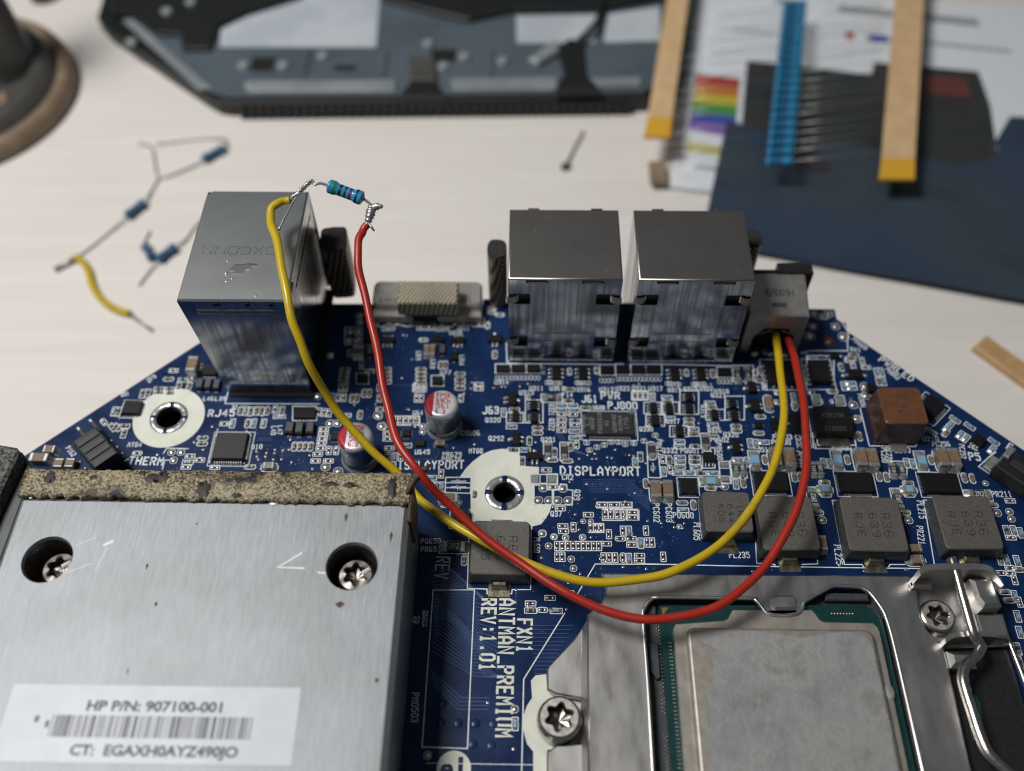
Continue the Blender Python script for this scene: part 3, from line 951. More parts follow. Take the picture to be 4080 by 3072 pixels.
BIG = [('cap',-18.02,23.87,2.79,1.08,0.8,90,'n',None),
('cap',-16.81,23.89,2.79,1.08,0.8,90,'n',None),
('cap',-32.65,23.44,2.79,1.08,0.8,90,'n',None),
('cap',-31.53,23.45,2.79,1.08,0.8,90,'n',None),
('black',7.71,12.57,2.93,1.51,0.6,0,'r','H-'),
('black',45.25,18.63,3.4,1.26,0.6,90,'n','H-'),
('black',47.31,18.66,3.4,1.26,0.6,90,'n','H-'),
('black',6.86,0.36,2.8,1.13,0.6,90,'r',None),
('black',10.01,0.14,2.92,1.13,0.6,90,'r',None),
('black',37.26,2.62,2.7,1.09,0.6,90,'r',None),
('black',42.32,-3.37,2.6,1.03,0.6,90,'r','01'),
('black',43.6,-3.35,2.6,1.03,0.6,90,'r','100'),
('cap',-11.29,-10.98,3.03,1.77,1.6,0,'o',None),
('cap',26.87,-8.39,3.59,1.76,1.4,90,'o',None),
('cap',29.12,-8.37,3.59,1.76,1.4,90,'o',None),
('cap',50.62,11.69,2.85,1.34,0.9,90,'o',None),
('blue',46.18,-1.39,3.13,1.61,0.7,90,'r',None),
('blue',37.32,-6.18,2.86,1.46,0.7,0,'r',None),
('black',26.77,0.53,2.8,1.21,0.6,90,'o',None),
('black',-10.08,-20.24,4.14,1.87,0.7,0,'r','2R2'),
('blue',61.87,-1.21,3.26,1.57,0.7,90,'r',None),
('blue',77.75,-1.17,3.25,1.57,0.7,90,'r',None),
('cap',49.93,-1.28,3.99,1.92,1.8,90,'o',None),
('cap',52.63,-1.39,3.99,1.92,1.8,90,'o',None),
('cap',66.05,-1.23,3.99,1.92,1.8,90,'o',None),
('cap',68.17,-1.35,3.98,1.91,1.8,90,'o',None),
('cap',81.42,-1.05,3.98,1.91,1.8,90,'o',None),
('cap',83.52,-1.17,3.98,1.91,1.8,90,'o',None),
('black',71.94,-3.38,2.77,1.11,0.6,90,'n','01'),
('black',73.52,-3.36,2.77,1.11,0.6,90,'n','100'),
('black',56.96,-3.27,2.78,1.11,0.6,90,'n','01'),
('black',58.27,-3.25,2.78,1.11,0.6,90,'n','100'),
('blue',58.37,-7.62,1.99,1.36,0.7,0,'o',None),
('blue',73.95,-7.49,1.98,1.36,0.7,0,'o',None),
('black',55.89,-9.63,3.93,1.53,0.7,90,'r','2R2'),
('black',71.49,-9.71,3.92,1.53,0.7,90,'r','2R2'),
('black',86.62,-8.46,3.7,1.75,0.7,0,'r','2R2'),
('cap',56.08,-18.88,2.9,1.2,1.0,90,'n',None),
('cap',72.35,-19.64,2.14,1.36,1.0,0,'n',None),
('cap',72.03,-21.8,2.36,1.55,1.0,0,'o',None),
('cap',-88.76,-1.14,2.18,1.57,1.3,0,'n',None),
('cap',-90.04,-3.16,3.47,1.8,1.6,0,'n',None),
('cap',-85.9,-4.36,1.86,1.73,1.6,90,'n',None),
('cap',-83.75,-4.33,1.86,1.73,1.6,90,'n',None),
('cap',-65.16,18.84,3.71,1.96,2.2,90,'n',None),
('grey',-46.1,-4.07,2.05,1.37,1.0,0,'o',None),
('cap',-13.86,1.34,1.75,1.08,0.9,0,'n',None)]
ICS = [('array',-2.15,19.39,2.72,1.49,0.7,0,'B5T5',0.22),
('array',0.96,19.43,2.72,1.49,0.7,0,'B5T5',0.22),
('array',4.07,19.46,2.72,1.49,0.7,0,'B5T5',0.22),
('array',19.02,19.21,2.71,1.48,0.7,0,'B5T5',0.22),
('array',22.18,19.39,2.71,1.48,0.7,0,'B5T5',0.22),
('array',25.28,19.42,2.71,1.48,0.7,0,'B5T5',0.22),
('array',28.45,19.45,2.71,1.48,0.7,0,'B5T5',0.22),
('array',42.7,19.01,2.7,1.48,0.7,0,'B5T5',0.22),
('array',-15.26,16.13,2.1,1.54,0.7,0,'B5T5',0.25),
('array',-30.45,16.54,2.11,1.55,0.7,0,'B5T5',0.25),
('array',-15.9,26.87,2.71,1.49,0.7,0,'B5T5',0.25),
('array',-30.31,26.72,2.36,1.5,0.7,0,'B5T5',0.25),
('sot',-11.63,26.61,2.78,1.64,0.9,0,'B3T3',0.7),
('sot',-26.24,26.46,2.78,1.64,0.9,0,'B3T3',0.7),
('sot',-12.25,22.55,1.28,2.19,0.8,0,'B1T1',0.4),
('grey',-14.76,24.11,1.22,2.21,0.8,0,'B2T2',0.35),
('grey',-29.64,23.76,1.29,2.35,0.8,0,'B2T2',0.35),
('sot',8.66,18.52,1.65,3.35,1.0,0,'L3R3',0.75),
('sot',14.05,18.58,1.65,3.35,1.0,0,'L3R3',0.75),
('sot',32.58,18.57,1.65,3.35,1.0,0,'L3R3',0.75),
('sot',37.88,18.63,1.64,3.35,1.0,0,'L3R3',0.75),
('sot',0.56,7.86,1.24,2.4,0.9,0,'L3R3',0.55),
('sot',4.1,10.42,1.3,2.3,0.9,0,'L3R3',0.55),
('sot',4.22,7.63,1.29,2.26,0.9,0,'L3R3',0.55),
('sot',27.71,10.08,1.29,2.37,0.9,0,'L3R3',0.55),
('sot',27.84,7.15,1.55,2.38,0.9,0,'L3R3',0.55),
('sot',30.82,9.98,1.34,2.42,0.9,0,'L3R3',0.55),
('sot',34.98,12.93,1.3,2.19,0.9,0,'L3R3',0.55),
('sot',34.74,10.21,1.29,2.37,0.9,0,'L3R3',0.55),
('sot',39.59,8.66,1.33,2.19,0.9,0,'L3R3',0.55),
('sot',43.44,11.39,1.34,2.39,0.9,0,'L3R3',0.55),
('sot',43.46,8.65,1.33,2.35,0.9,0,'L3R3',0.55),
('sot',32.39,4.78,1.36,2.29,0.9,0,'L3R3',0.55),
('sot',-0.18,11.83,1.62,3.22,1.0,0,'L2R1',0.8),
('sot',0.74,2.65,1.36,3.1,1.0,0,'L1R2',0.8),
('sot',4.36,-1.23,2.91,1.51,1.0,0,'B2T1',0.8),
('sot',-3.99,27.06,2.83,1.94,1.0,0,'B2T1',0.8),
('sot',47.71,15.21,1.63,2.64,1.0,0,'L1R2',0.8),
('sot',47.71,10.91,1.69,2.97,1.0,0,'L1R2',0.8),
('sot',42.91,1.34,1.34,3.19,1.0,0,'L1R2',0.8),
('sot',47.94,6.39,1.32,1.32,0.8,0,'L2R2',0.4),
('sot',51.02,6.3,1.36,2.89,1.2,0,'B1T1',0.7),
('sot',37.46,-1.17,2.26,2.13,1.0,0,'B3T3',0.6),
('big',18.91,6.19,9.37,5.4,1.0,0,'L12R12B20T20',0.45),
('qfn',33.07,-7.38,3.12,3.38,0.8,0,'B7T7L7R7',0.18),
('qfn',-20.58,3.76,1.65,1.69,0.7,0,'B4T4L4R4',0.25),
('qfn',-17.7,1.48,1.79,1.49,0.8,0,'',0.2),
('qfn',-34.38,2.78,1.65,1.68,0.7,0,'B4T4L4R4',0.25),
('qfp',-54.1,-0.02,6.32,6.11,1.4,0,'L12R12B12T12',0.55),
('array',-40.95,8.0,4.21,2.54,0.8,0,'B5T5',0.3),
('grey',-43.33,4.38,1.55,2.48,1.3,0,'B2T2',0.4),
('grey',-41.43,4.27,1.54,2.48,1.3,0,'B2T2',0.4),
('grey',-39.34,4.35,1.54,2.48,1.3,0,'B2T2',0.4),
('grey',-63.11,14.71,1.33,2.37,1.1,0,'B2T2',0.4),
('grey',-61.4,14.73,1.33,2.37,1.1,0,'B2T2',0.4),
('grey',-59.65,14.61,1.33,2.37,1.1,0,'B2T2',0.4),
('array',-61.71,18.2,3.01,2.42,0.8,0,'B5T5',0.3),
('qfn',-75.41,8.92,3.6,3.24,1.0,-3,'B7T7L5R5',0.25),
('sop',61.74,19.06,3.76,5.53,1.5,0,'L4R4',0.8),
('sop',53.99,18.86,5.66,5.86,1.2,0,'L4R4B4',0.6),
('sot',68.85,18.63,2.69,2.07,1.2,0,'L1R1',1.1),
('sot',65.61,23.47,1.69,1.55,1.0,0,'L1R1',0.8),
('dpak',62.04,6.71,7.35,6.36,2.3,0,'',0.5),
('sop',82.15,10.85,3.01,3.66,1.6,-45,'R5L5',0.7),
('sot',71.25,15.19,1.46,1.96,1.2,0,'L1',0.9),
('qfn',48.66,-6.29,6.12,4.3,0.9,0,'L8B14',0.3),
('qfn',64.39,-6.29,6.35,4.3,0.9,0,'L8B14',0.3),
('qfn',80.03,-6.27,6.66,4.29,0.9,0,'L8B14',0.3),
('sot',54.97,6.62,2.2,4.35,1.6,0,'L1R1',0.5),
('sot',89.64,3.27,2.17,2.13,1.0,-45,'B3T3',0.5),
('qfn',-9.1,-14.53,3.1,2.77,1.5,0,'',0.3)]
DOMES = [(5.98,-7.86,0.55),
(9.65,-7.93,0.55),
(5.09,-10.5,0.55),
(6.99,-10.48,0.55),
(8.65,-10.46,0.55),
(10.61,-10.44,0.55),
(-35.41,-3.8,0.6),
(-32.91,-4.76,0.6),
(-26.62,8.07,0.6),
(-25.59,5.56,0.6),
(-35.8,6.1,0.55),
(-34.35,6.12,0.55),
(-34.62,28.97,0.55),
(-32.83,28.99,0.55),
(-34.6,26.71,0.55),
(-32.7,26.73,0.55),
(-32.89,33.36,0.55),
(-32.71,31.66,0.55),
(-19.65,32.26,0.55),
(-17.98,32.43,0.55),
(-19.53,30.57,0.55),
(-17.85,30.59,0.55),
(-32.75,28.75,0.55),
(-32.56,26.94,0.55),
(-36.45,12.17,0.75),
(-65.54,-0.88,0.5),
(-63.72,-0.86,0.5),
(-64.74,-2.7,0.5),
(1.25,-48.87,0.42),
(5.81,-17.31,0.42),
(6.92,-19.74,0.42),
(10.94,-22.25,0.42),
(11.31,-24.02,0.42),
(7.9,-17.9,0.42),
(9.99,-18.02,0.42),
(13.06,-17.92,0.42),
(-12.41,-56.3,0.42),
(5.8,-17.25,0.5),
(39.87,-7.09,0.5),
(13.27,-14.71,0.32),
(14.66,-14.69,0.32),
(7.95,-17.91,0.32),
(9.9,-17.99,0.32),
(12.98,-17.96,0.32),
(30.74,-15.57,0.32),
(56.94,-13.89,0.5),
(72.68,-13.74,0.5),
(89.17,-12.03,0.5),
(59.5,14.59,0.5),
(55.8,11.32,0.5),
(88.67,-5.86,0.35),
(62.62,31.47,0.6),
(67.37,31.52,0.6),
(61.49,28.88,0.75),
(68.58,28.81,0.75),
(63.41,34.87,0.6),
(64.99,34.26,0.6),
(66.53,34.9,0.6),
(67.34,11.61,0.6),
(67.36,8.28,0.6),
(70.47,16.19,0.6),
(70.29,13.9,0.6),
(-17.62,5.63,0.4),
(-17.53,4.32,0.4),
(91.45,-11.73,0.45),
(91.39,-13.24,0.45),
(-26.4,7.79,0.5),
(-25.62,5.54,0.5),
(51.86,24.56,0.55),
(55.35,24.6,0.55)]
PADS = [(4.38,-5.93,1.54,1.76),
(7.69,-5.88,1.54,1.76),
(40.29,-2.42,1.51,1.05),
(40.04,-5.63,1.6,1.03),
(60.27,12.75,1.27,2.01),
(65.02,12.65,1.27,2.0)]
TEXTS = [('RJ45',-60.35,7.42,-54.75,7.62,1.45,0.3),
('THERM',-73.47,-3.63,-66.46,-3.8,1.6,0.3),
('MTG4',-74.48,0.24,-71.58,0.27,0.95,0.17),
('MTG8',-8.32,-0.42,-5.53,-0.39,1.0,0.17),
('U10',-50.39,0.01,-48.1,0.09,0.95,0.17),
('U75',-30.39,18.35,-28.13,18.38,0.95,0.17),
('U77',-14.93,18.14,-12.62,18.16,0.95,0.17),
('U301',-47.3,7.03,-44.45,7.15,0.9,0.17),
('L40',-47.18,5.31,-46.99,3.15,0.9,0.17),
('L47',-45.98,5.45,-45.74,3.22,0.9,0.17),
('32',-55.85,9.28,-54.72,9.29,0.8,0.17),
('L46',-62.01,11.2,-59.73,11.22,0.9,0.17),
('L39',-59.62,11.22,-57.35,11.25,0.9,0.17),
('353',-33.73,7.46,-31.71,7.48,0.95,0.17),
('PR679',-13.37,-1.29,-9.53,-1.24,0.95,0.17),
('PR678',-13.44,-2.35,-9.63,-2.3,0.95,0.17),
('DISPLAYPORT',-23.08,-4.16,-8.87,-3.82,1.7,0.28),
('DISPLAYPORT',9.03,-4.98,24.58,-4.96,1.8,0.3),
('C8606',-10.04,3.62,-6.22,3.67,1.0,0.17),
('U64',-19.76,8.27,-17.65,8.3,0.95,0.17),
('U645',-18.7,-0.8,-15.65,-0.68,0.95,0.17),
('J63',-6.07,8.7,-2.59,8.74,1.6,0.3),
('Q320',-5.44,6.7,-2.26,6.74,1.0,0.17),
('Q292',-4.64,2.44,-1.5,2.48,1.0,0.17),
('Q291',5.52,2.3,8.53,2.34,1.0,0.17),
('U314',-3.84,15.86,-0.87,15.89,0.95,0.17),
('U311',3.19,14.4,6.15,14.44,1.0,0.17),
('U313',7.28,14.45,10.31,14.48,1.0,0.17),
('U316',12.74,14.23,15.53,14.26,1.0,0.17),
('U315',1.15,13.35,4.22,13.39,1.0,0.17),
('Q1',2.3,12.27,3.65,12.28,1.0,0.17),
('F14',9.77,12.9,12.03,12.93,1.0,0.17),
('Q321',7.2,11.28,7.18,8.31,1.0,0.17),
('Q322',7.18,7.78,7.16,4.82,1.0,0.17),
('J61',13.59,11.67,16.9,11.65,1.6,0.3),
('PWR',17.38,12.53,21.51,12.52,1.6,0.3),
('PJ800',18.7,10.18,24.79,10.11,1.6,0.3),
('U608',15.78,9.96,18.29,9.93,0.9,0.17),
('U312',17.22,14.27,20.23,14.3,1.0,0.17),
('U320',20.47,14.52,23.42,14.56,1.0,0.17),
('U321',23.81,14.62,26.77,14.65,1.0,0.17),
('U317',27.1,14.6,30.05,14.63,1.0,0.17),
('U319',30.94,14.34,33.66,14.37,1.0,0.17),
('Q318',34.08,14.54,37.08,14.63,1.0,0.17),
('U322',37.36,14.77,40.08,14.74,1.0,0.17),
('Q327',39.42,13.14,42.46,13.17,1.0,0.17),
('U318',40.19,14.11,43.24,14.09,1.0,0.17),
('Q33',27.42,14.24,27.27,12.04,1.0,0.17),
('Q319',37.33,11.34,37.02,8.24,1.0,0.17),
('Q317',29.96,6.83,32.8,6.86,1.0,0.17),
('Q330',24.66,4.93,27.46,4.96,1.0,0.17),
('Q326',37.95,4.82,40.76,4.86,1.0,0.17),
('Q328',40.87,3.89,43.89,3.85,1.0,0.17),
('PQ602',38.24,2.75,41.94,2.67,1.0,0.17),
('PR614',27.96,3.28,27.58,-0.56,0.9,0.17),
('PR600',39.3,2.51,39.21,-1.43,0.95,0.17),
('Q332',28.75,0.08,31.9,0.12,1.05,0.17),
('PQ601',32.23,0.13,36.02,0.17,1.05,0.17),
('CR2',9.45,-6.0,11.73,-6.02,1.1,0.17),
('Q39',11.86,-8.04,11.64,-10.44,1.05,0.17),
('Q37',7.26,-13.78,9.49,-13.76,1.05,0.17),
('PC602',26.32,-10.73,26.17,-14.82,1.05,0.17),
('PC603',28.63,-10.7,28.44,-14.79,1.05,0.17),
('PU600',29.7,-13.8,33.64,-13.8,1.1,0.17),
('PL605',33.46,-14.61,33.12,-18.28,1.05,0.17),
('Z02',49.98,16.72,49.9,14.91,0.9,0.17),
('J51',47.01,0.55,49.17,0.58,0.95,0.17),
('PL650',4.33,-18.03,4.29,-21.14,1.0,0.17),
('PQ650',-16.22,-19.58,-12.44,-19.47,0.95,0.17),
('PR651',-16.1,-21.19,-12.35,-21.05,0.95,0.17),
('REV',-13.13,-21.9,-13.19,-26.54,2.4,0.2),
('ANTMAN_PREMIUM',-1.58,-29.69,-1.71,-53.54,2.5,0.42),
('REV:1.01',-4.66,-29.79,-4.65,-42.81,2.35,0.42),
('FXN1',1.55,-33.35,1.5,-39.58,2.4,0.4),
('PM0503',-15.62,-46.36,-15.44,-51.32,1.1,0.15),
('D2',-14.9,-33.1,-13.84,-33.09,0.8,0.13),
('G1',-14.84,-34.07,-13.78,-34.05,0.8,0.13),
('S1',-14.9,-35.09,-13.84,-35.07,0.8,0.13),
('Q2',-16.39,-34.5,-15.2,-34.49,1.1,0.13),
('PL235',39.05,-21.63,42.91,-21.58,1.1,0.17),
('PL225',58.16,-18.76,57.96,-22.8,1.1,0.17),
('PL215',75.03,-9.57,74.69,-13.45,1.1,0.17),
('PR221',73.78,-14.76,73.39,-18.62,1.1,0.17),
('PR211',89.1,-8.69,92.93,-8.65,1.1,0.17),
('PQ800',61.27,1.05,65.18,1.1,1.1,0.17),
('PL200',72.3,0.68,76.33,0.72,1.1,0.17),
('PU210',78.37,3.31,82.36,3.36,1.0,0.17),
('PC256',80.67,2.19,84.26,2.23,1.0,0.17),
('PD803',50.34,3.44,54.22,3.48,1.0,0.17),
('PU200',49.91,2.22,53.77,2.26,1.0,0.17),
('PU801',54.65,3.79,58.67,3.93,1.0,0.17),
('PD801',54.72,2.58,58.46,2.62,1.0,0.17),
('PD800',54.68,1.46,58.53,1.5,1.0,0.17),
('PC232',54.52,0.91,53.93,-2.89,0.95,0.17),
('PR231',55.52,0.33,55.32,-3.37,0.95,0.17),
('PC250',70.88,1.86,70.3,-1.58,0.95,0.17),
('PC228',71.75,1.96,71.33,-1.51,0.95,0.17),
('P5',86.89,-0.79,89.31,-0.91,1.6,0.3),
('Z03',87.45,2.21,88.97,1.17,0.9,0.17),
('PC252',85.86,2.79,85.49,-0.51,0.95,0.17),
('PWRLED',74.36,22.77,80.15,17.19,1.5,0.28),
('PD805',70.04,28.08,72.41,25.2,0.9,0.17),
('PU802',75.36,20.39,77.43,17.72,0.9,0.17),
('SW1',69.21,25.1,71.48,24.83,0.9,0.17),
('PC808',68.7,14.29,68.86,11.02,0.9,0.17),
('F',94.49,1.99,95.35,1.25,1.5,0.28),
('S',60.92,11.92,61.61,11.93,0.9,0.17),
('G',62.99,11.94,63.68,11.95,0.9,0.17),
('U307',-27.91,29.26,-24.93,29.29,0.95,0.17),
('U309',-16.63,29.38,-13.6,29.41,0.95,0.17),
('J211',-12.3,29.64,-9.32,29.67,0.95,0.17),
('U310',-13.62,28.5,-10.94,28.53,0.95,0.17),
('L319',-20.09,24.02,-20.04,21.68,0.9,0.17),
('L318',-17.02,21.86,-16.98,19.54,0.9,0.17),
('L314',-11.12,23.09,-11.07,20.47,0.9,0.17),
('L30',-31.65,21.42,-31.52,19.11,0.9,0.17),
('L29',-34.33,24.33,-34.32,22.27,0.9,0.17),
('ZF0',-73.83,15.38,-72.46,16.95,0.95,0.17),
('P162',-86.35,-0.23,-84.34,-2.25,0.9,0.17),
('U51',-78.55,11.92,-77.02,12.41,0.9,0.17)]
LINES = [([(-13.34,-28.42),(-6.12,-28.32),(-6.17,-55.15),(-13.41,-55.02)],1,0.2),([(29.81,-23.04),(15.19,-23.14),(11.41,-29.66)],0,0.2),([(9.63,-32.35),(2.66,-43.94),(2.48,-58.43)],0,0.2),([(23.5,-22.99),(38.68,-23.18),(57.13,-23.25),(72.7,-23.25),(74.74,-22.58)],0,0.2),([(-7.54,-15.77),(-7.37,-28.05),(-3.91,-28.15),(-3.88,-29.01),(0.42,-28.95),(0.49,-28.18),(3.72,-28.14),(3.85,-15.31)],0,0.2),([(44.86,-10.08),(43.85,-22.6),(47.02,-22.82),(46.97,-23.2)],0,0.2),([(51.77,-22.76),(54.64,-22.59),(54.86,-20.12)],0,0.2),([(61.2,-9.88),(59.44,-9.82),(59.36,-22.66),(62.45,-22.62),(62.61,-23.0)],0,0.2),([(67.11,-22.94),(67.42,-22.55),(70.03,-22.52)],0,0.2),([(78.04,-9.53),(76.31,-9.55),(75.24,-22.45),(75.71,-22.44)],0,0.2),([(35.78,-10.02),(34.73,-10.03),(34.59,-17.91)],0,0.2),([(-57.29,13.32),(-57.33,10.51),(-38.41,10.64)],0,0.2),([(-1.04,21.74),(-1.38,21.16),(1.87,21.1),(5.35,21.03)],0,0.2),([(-1.6,26.44),(-1.39,21.59)],0,0.2),([(22.56,21.2),(30.54,21.23),(44.37,20.97)],0,0.2),([(5.75,21.07),(17.81,21.09)],0,0.2),([(-12.42,-5.81),(-7.6,-5.75),(-7.61,-9.16),(-12.34,-9.05)],1,0.2),([(-12.36,-6.94),(-7.6,-6.93)],0,0.2),([(-12.34,-8.01),(-7.61,-8.02)],0,0.2),([(-11.31,-6.61),(-10.45,-6.6),(-10.34,-6.3),(-10.09,-6.91),(-9.91,-6.3),(-9.67,-6.91),(-9.55,-6.59),(-8.53,-6.57)],0,0.16),([(-11.24,-7.82),(-10.39,-7.81),(-10.28,-7.52),(-10.02,-8.46),(-9.85,-7.52),(-9.59,-8.46),(-9.5,-7.8),(-8.48,-7.79)],0,0.16),([(25.88,-0.76),(28.05,-0.73),(28.09,-5.41),(25.75,-5.36)],1,0.2),([(26.82,-2.21),(26.93,-2.83),(26.39,-2.89),(27.23,-3.12),(26.36,-3.33),(27.2,-3.52),(26.33,-3.71),(26.8,-3.82),(26.78,-4.12)],0,0.16),([(39.4,-1.68),(41.55,-1.65),(41.21,-6.47),(39.2,-6.49)],1,0.2),([(4.24,-7.27),(5.13,-7.26),(5.34,-6.89),(6.62,-6.88),(6.72,-8.21),(7.68,-8.2),(7.65,-11.3),(4.29,-11.46)],1,0.2),([(7.89,-8.31),(8.99,-8.18),(9.18,-6.97),(10.34,-7.07),(10.43,-8.16),(11.49,-8.27),(11.32,-11.37),(7.9,-11.42)],1,0.2),([(3.52,-4.96),(8.67,-4.89),(8.54,-6.93),(3.53,-6.91)],1,0.2),([(59.66,14.76),(58.77,2.17),(66.09,2.26),(66.28,5.31)],0,0.2),([(68.54,10.98),(68.63,2.14),(77.45,2.09),(77.85,2.7)],0,0.2),([(60.86,25.01),(68.79,25.1),(69.11,27.47),(69.79,29.88),(68.98,32.61)],0,0.2),([(63.23,35.95),(64.07,35.96)],0,0.2),([(65.53,36.04),(66.25,35.36),(67.33,35.37),(67.26,34.28),(65.69,33.5),(64.14,33.48),(62.98,34.39)],0,0.2),([(59.14,24.41),(60.72,24.87)],0,0.2),([(-30.92,30.6),(-27.67,30.48),(-27.22,30.86),(-23.51,30.89),(-22.88,30.53),(-20.98,30.71),(-21.01,32.71)],0,0.2),([(-16.81,33.06),(-16.72,30.75),(-13.07,30.64),(-12.61,31.01),(-9.02,31.05),(-8.53,30.68),(-6.42,30.7),(-6.46,33.17)],0,0.2),([(-85.24,0.94),(-80.15,-4.34)],0,0.2),([(-75.16,-4.28),(-73.77,-2.63)],0,0.2),([(-66.48,-4.67),(-66.39,-2.67),(-65.41,-2.66),(-65.08,-2.15)],0,0.2),([(-67.06,-1.16),(-66.66,-0.0),(-62.46,-0.08)],0,0.2),([(-57.78,-3.19),(-57.64,4.52)],0,0.2),([(-52.01,4.2),(-50.94,3.16),(-50.48,-1.97),(-51.13,-3.24)],0,0.2),([(12.33,3.87),(14.31,3.76)],0,0.2),([(24.18,9.16),(23.87,3.75)],0,0.2),([(90.78,-0.15),(88.33,-2.24),(90.55,-4.25),(92.0,-6.25),(94.97,-8.76)],0,0.2),([(90.78,-0.15),(92.5,1.07)],0,0.2),([(-21.82,1.29),(-19.84,1.31)],0,0.2),([(-12.58,-57.47),(10.7,-57.48)],0,0.12),([(-1.26,9.05),(2.1,9.09),(2.13,6.63),(-1.21,6.59)],1,0.2),([(2.47,12.05),(5.97,12.09),(5.96,6.7),(2.51,6.66)],1,0.2),([(26.02,11.75),(29.39,11.79),(29.19,9.09),(25.85,9.05)],1,0.2),([(26.22,8.78),(29.9,8.83),(29.7,6.17),(26.05,6.13)],1,0.2),([(29.68,11.86),(32.94,11.9),(32.7,9.06),(29.47,9.02)],1,0.2),([(33.4,14.73),(37.15,14.77),(36.6,9.04),(32.92,9.0)],1,0.2),([(38.16,10.2),(41.85,10.24),(41.57,7.7),(37.91,7.65)],1,0.2),([(42.27,13.44),(46.1,13.49),(45.41,7.81),(41.63,7.76)],1,0.2),([(30.7,6.25),(34.35,6.29),(34.13,3.8),(30.51,3.76)],1,0.2),([(36.57,1.32),(38.96,1.35),(38.49,-3.19),(36.13,-3.21)],1,0.2),([(26.9,21.23),(30.26,21.27),(30.06,18.55),(26.73,18.51)],1,0.2),([(17.58,20.98),(20.71,21.02),(20.59,18.3),(17.49,18.27)],1,0.2),([(20.82,21.16),(23.83,21.2),(23.68,18.48),(20.7,18.44)],1,0.2),([(23.95,21.2),(26.96,21.23),(26.79,18.51),(23.8,18.48)],1,0.2),([(41.39,20.67),(44.62,20.7),(44.3,18.0),(41.1,17.96)],1,0.2),([(-3.76,20.93),(-0.62,20.96),(-0.58,18.67),(-3.7,18.63)],1,0.2),([(-0.62,20.96),(2.51,21.0),(2.53,18.7),(-0.58,18.67)],1,0.2),([(2.57,21.0),(5.59,21.03),(5.58,18.73),(2.59,18.7)],1,0.2),([(-16.69,17.9),(-14.15,17.93),(-14.0,15.26),(-16.51,15.23)],1,0.2),([(-32.01,18.32),(-29.47,18.35),(-29.19,15.66),(-31.72,15.63)],1,0.2),([(-43.76,10.03),(-39.01,10.08),(-38.56,6.72),(-43.26,6.67)],1,0.2),([(21.28,-12.15),(23.58,-12.12),(23.45,-14.33),(21.16,-14.36)],1,0.2),([(15.9,-10.74),(22.41,-10.66),(22.34,-11.84),(15.86,-11.92)],1,0.2),([(16.89,-12.14),(20.87,-12.09),(20.75,-14.43),(16.81,-14.48)],1,0.2),([(14.2,-15.3),(16.99,-15.27),(16.93,-16.76),(14.15,-16.79)],1,0.2),([(60.17,23.74),(65.66,23.8),(64.38,16.53),(59.01,16.48)],1,0.2),([(44.56,21.06),(48.83,21.11),(48.32,17.12),(44.1,17.08)],1,0.2),([(-35.72,30.18),(-32.13,30.22),(-31.64,25.69),(-35.19,25.65)],1,0.2),([(-20.69,33.33),(-17.07,33.37),(-16.84,29.68),(-20.42,29.64)],1,0.2),([(-23.72,7.9),(-18.35,7.97),(-18.19,5.84),(-23.53,5.78)],1,0.2),([(-20.06,15.96),(-17.88,15.98),(-17.73,13.75),(-19.89,13.73)],1,0.2),([(71.76,-1.26),(75.06,-1.22),(74.29,-4.74),(71.03,-4.78)],1,0.2),([(23.75,14.48),(27.04,14.52),(26.9,12.31),(23.63,12.27)],1,0.2)]
